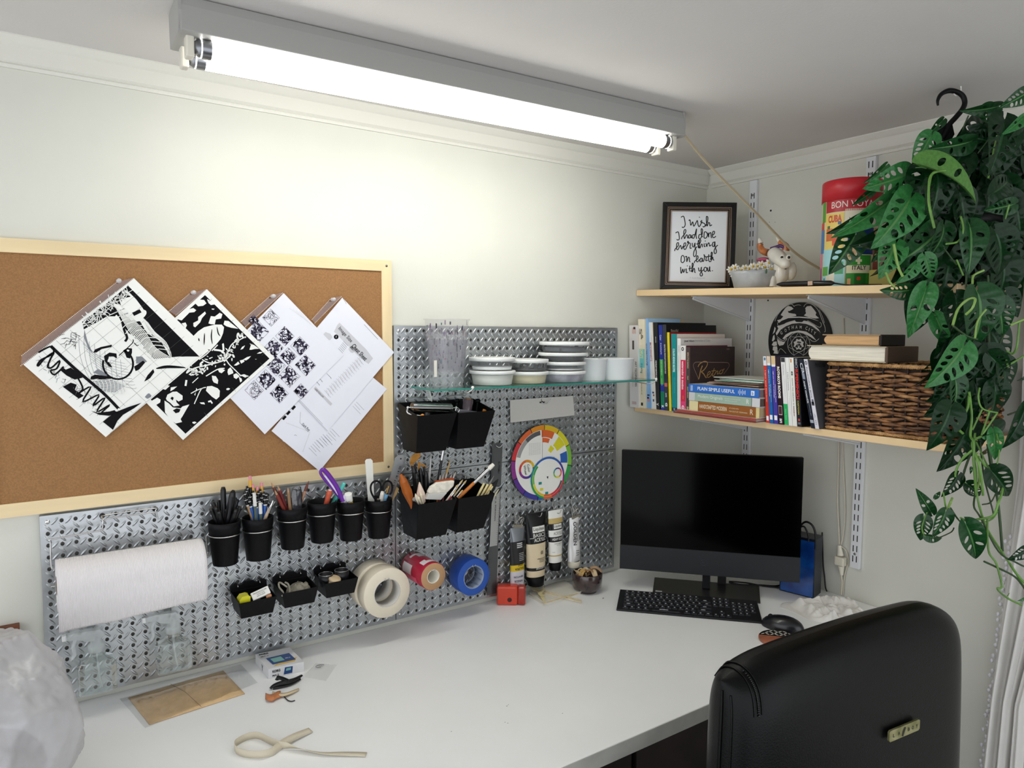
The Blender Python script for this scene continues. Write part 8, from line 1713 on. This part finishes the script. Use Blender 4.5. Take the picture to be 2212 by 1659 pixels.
# ================================================================== hanging swiss cheese vine
def pd(px, py, t_): return CAM_P+ray(px, py)*t_
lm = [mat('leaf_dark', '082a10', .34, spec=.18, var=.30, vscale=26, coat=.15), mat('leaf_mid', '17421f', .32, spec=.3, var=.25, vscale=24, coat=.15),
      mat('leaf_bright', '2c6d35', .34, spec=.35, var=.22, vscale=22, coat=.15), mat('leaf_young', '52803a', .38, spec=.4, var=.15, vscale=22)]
vein = mat('leaf_vein', '47763c', .4)
def leafmesh(seed, holes, wid, fold, droop, mat_i, twist=0):
    rnd = random.Random(seed); nu, nt_ = 31, 53
    def w(t): return wid*(math.sin(PI*min(1, t**.62*.985+.015)))**.80*(1-.12*t)+.002
    def flat(u, t):
        x = u*w(t); y = t-.13*abs(u)**1.3*(1-t)**3*1.2-.06*u*u*(1-t)
        return x, y+.03*math.sin(t*3)*u
    H = []
    for s_ in (-1, 1):
        for k in range(holes):
            t = .20+.52*(k+.2+.25*rnd.random())/max(1, holes-.2); uu = s_*(.44+.07*rnd.random()); cx, cy = flat(uu, t)
            H.append((cx, cy, w(t)*(.25+.09*rnd.random()), .032+.018*rnd.random(), s_*math.radians(36+8*rnd.random())))
    P = []; ins = []
    for j in range(nt_):
        t = j/(nt_-1)
        for i in range(nu):
            u = -1+2*i/(nu-1); x, y = flat(u, t); inside = False
            for cx, cy, a, b_, an in H:
                c, s_ = math.cos(an), math.sin(an); dx, dy = x-cx, y-cy; p, q = (dx*c+dy*s_)/a, (-dx*s_+dy*c)/b_; r = math.hypot(p, q)
                if r < 1:
                    inside = True
                    if r < 1e-5: p, r = 1e-5, 1e-5
                    p, q = p/r, q/r; x = cx+p*a*c-q*b_*s_; y = cy+p*a*s_+q*b_*c; break
            z = fold*abs(x)-droop*max(0, y)**2+.012*math.cos(2*PI*(t*7.5-abs(u)*1.1))*abs(u)**.6*(1-abs(u)**4)*(.5+t*.5)+twist*x*y
            z -= .35*fold*x*x/max(.05, wid)
            if abs(u) < .04: z -= .004
            P.append((x, y, z)); ins.append(inside)
    b = MB()
    fs = []; ms = []
    for j in range(nt_-1):
        for i in range(nu-1):
            q = (j*nu+i, j*nu+i+1, (j+1)*nu+i+1, (j+1)*nu+i)
            if all(ins[k] for k in q): continue
            fs.append(q); ms.append(1 if i in (14, 15) and j < nt_-6 else 0)
    b.add(P, fs, ms, True)
    # petiole stub
    b.tube([(0, .02, -.004), (0, -.05, -.004), (0, -.13, -.03)], [.010, .009, .008], 6, mi=1)
    me_o = b.build('leaf', [lm[mat_i], vein if mat_i else lm[1]]); me = me_o.data; bpy.data.objects.remove(me_o); return me
LM = {}
def lmesh(kind, mi):
    k = (kind, mi)
    if k not in LM:
        sd, h, w_, f, d_, tw = [(1, 4, .38, .45, .35, .0), (2, 3, .42, .30, .55, .35), (3, 2, .31, .75, .35, -.4), (4, 4, .40, .30, .25, .25), (5, 1, .27, .90, .35, .2), (6, 4, .42, .45, .70, -.1)][kind]
        LM[k] = leafmesh(sd, h, w_, f, d_, mi, tw)
    return LM[k]
PX_, PY_, PZ_ = -.235, -.957, 1.700
plant = thing('hanging_plant', 'trailing swiss cheese vine with holed leaves spilling from a hanging pot at the right', 'plant', V((PX_, PY_, PZ_)))
PIN = WM[plant.name].inverted(); nleaf = [0]
def leaf(b_, t_, dep, kind=0, mi=0, roll=0, tilt=0, dz=0, wsc=1, ln=None):
    """leaf from base point to tip point; dep = distance from the lens, dz = how much nearer the tip is"""
    A = pd(b_[0], b_[1], dep); B = pd(t_[0], t_[1], dep-dz); d = B-A; l = d.length if ln is None else ln; y = d.normalized()
    n = -(CF+CR*roll+CU*tilt).normalized(); x = y.cross(n).normalized(); n = x.cross(y)
    M = Matrix.Identity(4)
    for i in range(3): M[i][0] = x[i]*l*wsc; M[i][1] = y[i]*l; M[i][2] = n[i]*l; M[i][3] = A[i]
    o = bpy.data.objects.new('leaf', lmesh(kind, mi)); C.objects.link(o); o.parent = plant; o.matrix_local = PIN @ M; nleaf[0] += 1
    return o
c6 = lambda x, y: (1840+x/3.53, 170+y/3.53)
c7 = lambda x, y: (1840+x/3.53, 600+y/3.53)
c8 = lambda x, y: (1940+x/4.147, 950+y/4.147)
LV = [ # conv, base, tip, depth, kind, material, roll, tilt, dz
 (c6, (415, 735), (165, 830), 1.60, 0, 2, .1, .3, .02), (c6, (250, 670), (130, 800), 1.66, 4, 2, -.5, .1, 0), (c6, (150, 865), (25, 955), 1.68, 4, 1, .3, .2, 0, .8), (c6, (310, 905), (0, 1190), 1.62, 2, 2, .2, .5, .05, .62), (c6, (440, 920), (265, 1260), 1.58, 0, 2, -.1, .2, .03),
 (c6, (640, 700), (740, 1020), 1.56, 5, 0, -.2, .2, .03), (c6, (600, 680), (470, 960), 1.58, 1, 0, .5, .0, .02), (c6, (560, 680), (1060, 800), 1.54, 2, 3, .0, -.9, .0), (c6, (600, 440), (490, 650), 1.64, 0, 2, .4, .3, 0), (c6, (690, 320), (600, 420), 1.68, 4, 1, .2, .2, 0),
 (c6, (1010, 240), (1185, 330), 1.62, 3, 1, -.2, .4, 0), (c6, (1100, 215), (870, 270), 1.60, 4, 1, 0, .8, 0), (c6, (1060, 480), (860, 430), 1.60, 3, 0, .1, .2, 0), (c6, (900, 420), (1060, 640), 1.62, 1, 0, .3, .0, 0), (c6, (1160, 330), (1130, 690), 1.56, 3, 0, -.1, .1, .03), (c6, (1310, 300), (1180, 420), 1.54, 4, 2, .3, .5, 0),
 (c6, (1330, 110), (1172, 215), 1.55, 0, 1, .1, .4, 0), (c6, (1080, 870), (1313, 740), 1.58, 1, 0, .0, .3, 0), (c6, (1230, 960), (1050, 1010), 1.58, 0, 1, .2, .4, 0), (c6, (1313, 420), (1200, 640), 1.56, 5, 0, -.2, .1, 0), (c6, (330, 1265), (240, 1500), 1.60, 3, 2, .2, .1, .02), (c6, (240, 1250), (190, 1400), 1.63, 0, 1, -.3, .2, 0),
 (c6, (430, 1080), (370, 1400), 1.62, 0, 1, .3, .1, 0), (c6, (640, 1180), (420, 1440), 1.60, 1, 1, -.2, .2, .02), (c6, (560, 1360), (620, 1540), 1.60, 0, 2, .4, .2, 0), (c6, (480, 1420), (380, 1570), 1.59, 2, 2, -.2, .4, 0), (c6, (700, 1130), (690, 1380), 1.58, 5, 1, -.3, .1, 0), (c6, (900, 1130), (950, 1450), 1.55, 2, 1, .1, .1, .03), (c6, (1100, 1180), (1240, 1480), 1.54, 5, 0, .1, .1, 0),
 (c6, (1040, 1140), (1200, 1180), 1.57, 3, 0, 0, .5, 0), (c6, (820, 870), (900, 1150), 1.60, 3, 0, .2, 0, 0), (c6, (870, 600), (720, 560), 1.62, 0, 1, .1, .6, 0), (c6, (900, 480), (640, 560), 1.60, 2, 1, .0, .7, 0), (c6, (1020, 660), (1180, 800), 1.60, 3, 0, -.2, .1, 0),
 (lambda x, y: (x, y), (1846, 510), (1803, 588), 1.72, 0, 1, .1, .1, 0), (lambda x, y: (x, y), (1868, 470), (1800, 508), 1.73, 4, 1, .1, .5, 0),
 (c7, (440, 95), (245, 120), 1.62, 0, 1, .1, .6, 0), (c7, (560, 100), (450, 440), 1.60, 4, 2, .4, .0, 0), (c7, (600, 60), (480, 230), 1.61, 0, 1, .1, .2, 0), (c7, (715, 285), (600, 330), 1.62, 4, 2, .0, .6, 0), (c7, (640, 300), (745, 535), 1.62, 4, 2, .6, -.1, 0), (c7, (790, 150), (840, 430), 1.58, 1, 0, .1, .1, 0), (c7, (960, 120), (1085, 515), 1.55, 5, 1, -.1, .1, .02),
 (c7, (1110, 190), (1195, 450), 1.56, 0, 1, .2, .0, 0), (c7, (1180, 120), (1300, 300), 1.57, 3, 0, .0, .2, 0), (c7, (845, 530), (665, 840), 1.56, 0, 2, -.1, .2, .02), (c7, (770, 780), (640, 1000), 1.58, 3, 0, .2, .1, 0), (c7, (790, 780), (835, 1035), 1.57, 0, 1, -.3, .1, 0), (c7, (750, 1000), (675, 1295), 1.56, 1, 0, .1, .1, .02),
 (c7, (900, 540), (850, 850), 1.58, 3, 0, .1, .1, 0), (c7, (1040, 550), (1120, 800), 1.57, 5, 0, .1, .2, 0), (c7, (980, 560), (960, 900), 1.59, 5, 0, .3, .0, 0), (c7, (1160, 640), (1200, 900), 1.57, 3, 0, -.2, .1, 0), (c7, (1090, 820), (1130, 1090), 1.58, 1, 0, .1, .0, 0), (c7, (950, 830), (1030, 1120), 1.60, 5, 0, -.1, .0, 0), (c7, (860, 850), (900, 1130), 1.61, 2, 0, .1, 0, 0), (c7, (1060, 600), (1230, 770), 1.56, 0, 0, .2, .3, 0),
 (c7, (1320, 1000), (1215, 1310), 1.54, 4, 0, .1, .1, 0), (c7, (1330, 750), (1275, 790), 1.54, 4, 0, .1, .4, 0), (c7, (1080, 1180), (1110, 1400), 1.57, 4, 2, .4, 0, 0), (c7, (1010, 1210), (1100, 1200), 1.57, 4, 2, 0, .7, 0),
 (c8, (530, 325), (425, 525), 1.62, 3, 0, -.1, .1, 0), (c8, (290, 640), (180, 455), 1.63, 4, 1, .2, .2, 0), (c8, (230, 705), (205, 912), 1.63, 0, 1, .5, .0, 0), (c8, (420, 655), (345, 890), 1.60, 3, 1, -.1, .1, 0), (c8, (255, 860), (415, 915), 1.62, 4, 1, .0, .6, 0), (c8, (610, 765), (765, 1105), 1.58, 2, 1, .1, .1, 0), (c8, (840, 285), (1058, 530), 1.58, 0, 0, .2, .0, 0),
 (c8, (1150, 985), (1010, 1090), 1.55, 3, 0, .1, .2, 0), (c8, (625, 400), (768, 520), 1.61, 0, 0, .1, .2, 0), (c8, (330, 520), (385, 460), 1.63, 4, 1, .6, .1, 0), (c8, (650, 250), (655, 310), 1.60, 4, 1, .1, .1, 0), (c8, (880, 250), (895, 200), 1.60, 4, 1, .1, .1, 0), (c8, (1128, 1420), (1080, 1450), 1.56, 4, 2, .1, .1, 0),
]
for cv, a, c, *r_ in LV: leaf(cv(*a), cv(*c), *r_)
random.seed(44)
while nleaf[0] < 100:
    px = random.uniform(1990, 2225); py = random.uniform(300, 640)
    if px < 2030 and py < 360: continue
    a = random.uniform(.9, 2.3); l = random.uniform(70, 110)
    leaf((px, py), (px+math.cos(a)*l, py+math.sin(a)*l), random.uniform(1.60, 1.70), random.choice((0, 1, 3, 5)), random.choice((0, 0, 0, 1)), random.uniform(-.5, .5), random.uniform(-.2, .5))
# the mass of overlapping leaves behind the nearer hundred
fm = MB(); lo = {}
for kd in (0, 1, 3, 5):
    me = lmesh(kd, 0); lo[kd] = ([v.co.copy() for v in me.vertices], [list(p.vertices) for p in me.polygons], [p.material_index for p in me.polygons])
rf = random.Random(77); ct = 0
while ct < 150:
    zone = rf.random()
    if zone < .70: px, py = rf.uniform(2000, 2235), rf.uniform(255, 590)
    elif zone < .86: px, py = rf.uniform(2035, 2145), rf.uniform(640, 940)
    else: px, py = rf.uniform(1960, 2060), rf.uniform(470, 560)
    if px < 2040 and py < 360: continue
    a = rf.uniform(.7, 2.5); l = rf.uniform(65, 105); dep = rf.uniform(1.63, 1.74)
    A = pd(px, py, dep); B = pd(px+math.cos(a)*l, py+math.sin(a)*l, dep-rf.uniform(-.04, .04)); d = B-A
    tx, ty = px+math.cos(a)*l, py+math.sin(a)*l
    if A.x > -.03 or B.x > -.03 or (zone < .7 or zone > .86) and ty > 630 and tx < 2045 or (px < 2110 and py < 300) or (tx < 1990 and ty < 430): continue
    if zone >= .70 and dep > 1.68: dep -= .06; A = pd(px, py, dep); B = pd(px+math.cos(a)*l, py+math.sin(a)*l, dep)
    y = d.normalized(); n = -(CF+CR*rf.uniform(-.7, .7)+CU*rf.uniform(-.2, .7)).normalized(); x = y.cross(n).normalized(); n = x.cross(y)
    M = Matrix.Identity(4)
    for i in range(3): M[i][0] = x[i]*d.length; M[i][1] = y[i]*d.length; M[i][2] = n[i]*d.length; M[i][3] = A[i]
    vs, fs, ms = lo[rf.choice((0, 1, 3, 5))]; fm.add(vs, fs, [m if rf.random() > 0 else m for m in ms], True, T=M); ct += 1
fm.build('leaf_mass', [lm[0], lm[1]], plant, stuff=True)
# vines
vg = mat('vine_green', '5f8a3c', .4, var=.2, vscale=30); vd = mat('vine_dark', '2c4422', .45, var=.2, vscale=30); vl = mat('vine_light', '7fa052', .4)
VN = [(c8, [(690, -60), (680, 120), (700, 300), (700, 430), (730, 600), (800, 800), (940, 1020), (1060, 1200), (1140, 1350)], 1.60, .0030, vg), (c8, [(735, 20), (770, 330), (850, 640), (850, 690)], 1.61, .0024, vd), (c8, [(812, 20), (855, 330), (900, 600), (935, 1000)], 1.62, .0036, vd), (c8, [(680, 80), (560, 190), (510, 310)], 1.60, .0032, vg),
 (c8, [(655, 110), (600, 260), (575, 360)], 1.61, .0030, vd), (c8, [(690, 490), (680, 600), (740, 700), (900, 1000), (1060, 1100), (1140, 1140)], 1.59, .0026, vd), (c8, [(770, 1090), (900, 1150), (1050, 1230), (1140, 1340)], 1.58, .0028, vd), (c8, [(560, 700), (620, 725), (720, 712), (850, 680), (900, 560), (935, 450), (900, 400), (720, 150)], 1.58, .0034, vg),
 (c8, [(650, 755), (740, 745), (840, 710), (890, 640)], 1.59, .0024, vg), (c8, [(800, 700), (810, 990), (880, 1110), (930, 1310), (890, 1330), (920, 1370), (1000, 1430), (1110, 1480)], 1.58, .0028, vg), (c8, [(240, 870), (215, 780), (260, 650)], 1.62, .0024, vg), (c8, [(245, 725), (300, 745)], 1.62, .0016, vd), (c8, [(320, 850), (350, 880), (470, 830), (500, 790)], 1.61, .0018, vd),
 (c8, [(440, 630), (470, 560), (485, 520)], 1.61, .0034, vl), (c8, [(470, 610), (520, 690), (570, 750)], 1.60, .0024, vd), (c8, [(405, 470), (430, 620)], 1.61, .0022, vg), (c8, [(600, 385), (680, 385)], 1.61, .0018, vg), (c8, [(600, 440), (690, 490)], 1.60, .0016, vd), (c8, [(755, 580), (830, 560), (880, 470)], 1.60, .0020, vd), (c8, [(710, 120), (730, 330), (710, 440)], 1.59, .0034, vl),
 (c8, [(700, 20), (800, 230), (900, 400)], 1.60, .0022, vg), (c8, [(1000, 1110), (1060, 1200), (1140, 1290)], 1.57, .0034, vg), (c8, [(980, 1400), (995, 1375)], 1.58, .0012, vg),
 (c7, [(895, 900), (880, 1000), (810, 1130), (850, 1190)], 1.56, .0036, vg), (c7, [(895, 870), (915, 1050), (905, 1200), (930, 1260), (930, 1400), (950, 1659)], 1.56, .0034, vg), (c7, [(1000, 990), (920, 1160)], 1.57, .0024, vg), (c7, [(1050, 1020), (990, 1200)], 1.56, .0028, vg), (c7, [(1110, 1030), (1000, 1190)], 1.55, .0026, vg), (c7, [(975, 840), (965, 920), (1000, 1000), (1115, 1030)], 1.55, .0024, vg),
 (c7, [(990, 1210), (930, 1240), (920, 1290), (960, 1400), (985, 1500), (1000, 1659)], 1.55, .0034, vg), (c7, [(775, 370), (870, 440), (960, 470)], 1.55, .0030, vd), (c7, [(940, 460), (960, 330), (1025, 240)], 1.52, .0026, vl), (c7, [(770, 360), (810, 240), (880, 170), (940, 160), (920, 230), (870, 280)], 1.52, .0034, vl), (c7, [(1095, 575), (1160, 430)], 1.57, .0026, vd),
 (c7, [(1190, 680), (1170, 560), (1225, 580), (1260, 520), (1278, 340)], 1.56, .0028, vg), (c7, [(1190, 670), (1320, 590)], 1.56, .0026, vg), (c7, [(1320, 315), (1210, 360)], 1.54, .0034, vl), (c7, [(1190, 1045), (1265, 1020), (1320, 1005)], 1.56, .0026, vd), (c7, [(1040, -20), (1045, 560)], 1.60, .0040, vd), (c7, [(920, -20), (925, 110)], 1.58, .0026, vg), (c7, [(1035, 1270), (1070, 1480), (1110, 1659)], 1.60, .0036, vd),
 (c7, [(830, 440), (850, 500), (880, 560)], 1.58, .0022, vg), (c7, [(860, 440), (900, 520)], 1.58, .0022, vg), (c7, [(610, 70), (740, 150)], 1.60, .0020, vd), (c7, [(1105, 1190), (1125, 1300), (1110, 1420)], 1.56, .0020, vg), (c7, [(870, 1340), (800, 1450), (790, 1520)], 1.58, .0026, vg),
 (c6, [(720, 700), (620, 720), (590, 800), (590, 960), (630, 1140)], 1.50, .0036, vg), (c6, [(400, 770), (450, 800)], 1.60, .0018, vd), (c6, [(890, 280), (850, 380), (835, 480)], 1.62, .0022, vd), (c6, [(320, 1260), (350, 1420), (390, 1510)], 1.58, .0040, vl), (c6, [(260, 1480), (290, 1550), (330, 1590)], 1.58, .0030, vl), (c6, [(720, 1260), (810, 1240), (850, 1150), (830, 1050)], 1.53, .0028, vg),
 (c6, [(1110, 430), (1080, 560), (1040, 760)], 1.57, .0028, vg), (c6, [(1060, 440), (960, 570)], 1.58, .0018, vd), (c6, [(920, 1560), (930, 1500), (1010, 1460)], 1.53, .0030, vl), (c6, [(1200, 960), (1170, 1070)], 1.57, .0024, vg), (c6, [(60, 1270), (170, 1300)], 1.64, .0022, vd), (c6, [(860, 1150), (880, 1300), (870, 1600)], 1.55, .0026, vd), (c6, [(800, 1380), (850, 1500)], 1.54, .0022, vg), (c6, [(700, 1290), (800, 1420)], 1.54, .0018, vd)]
for cv, pts, dep, r_, m_ in VN:
    n = len(pts); P = smooth_path([pd(*cv(*p), dep+.012*math.sin(k*1.3)) for k, p in enumerate(pts)], 6)
    b = MB(); b.tube(P, [r_*.78*(1+.18*noise.noise(V((i*.7, dep*9, 0)))) for i in range(len(P))], 7); b.build('stem', m_, plant)
# pot, hanger
ptm = mat('pot_black', '08090a', .5, spec=.3)
b = MB(TR(V((PX_, PY_, PZ_-.012)))); b.lathe([(0, 0), (.070, 0), (.076, .006), (.098, .125), (.106, .128), (.106, .145), (.097, .145), (.094, .120), (0, .115)], 40); b.build('pot', ptm, plant)
b = MB(TR(V((PX_, PY_, PZ_-.012)))); b.lathe([(0, .122), (.093, .118)], 24); b.build('soil', mat('soil', '1a120c', .95, var=.5, vscale=80), plant)
hp = [(2026, 228), (2026, 216), (2034, 203), (2050, 196), (2068, 199), (2080, 208), (2084, 222), (2079, 236), (2066, 252), (2050, 270), (2042, 288), (2034, 302)]
P = smooth_path([pd(px, py, 1.70) for px, py in hp], 6); b = MB(); b.tube(P, [.0022+.0052*min(1, i/18) for i in range(len(P))], 10, flat=.8); b.build('hanger_hook', ptm, plant)
b = MB(); pl = [(2056, 262), (2062, 290), (2054, 304), (1997, 300), (2010, 285), (2034, 270)]; Q = [pd(px, py, 1.70) for px, py in pl]; n = len(Q); b.add(Q+[q+CF*.008 for q in Q], [tuple(range(n)), tuple(range(2*n-1, n-1, -1))]+[(k, n+k, n+(k+1) % n, (k+1) % n) for k in range(n)]); b.build('hanger_plate', ptm, plant)
for k in range(3):
    a = 2*PI*k/3+.6; b = MB(); b.tube([pd(2030+12*(k-1), 298, 1.704), V((PX_+.10*math.cos(a), PY_+.10*math.sin(a), PZ_+.13))], .0022, 6); b.build('hanger_strut', ptm, plant)
hc = pd(2064, 196, 1.70); b = MB(); b.tube(smooth_path([V((hc.x+.012, hc.y-.006, CEIL)), V((hc.x+.012, hc.y-.006, CEIL-.012)), V((hc.x+.006, hc.y, hc.z-.010)), V((hc.x-.004, hc.y+.002, hc.z-.006))], 5), .0018, 8)
rebase(tag(b.build('ceiling_hook', K('e0ded8', .4)), 'small white screw hook in the ceiling above the black plant hanger', 'hook'))
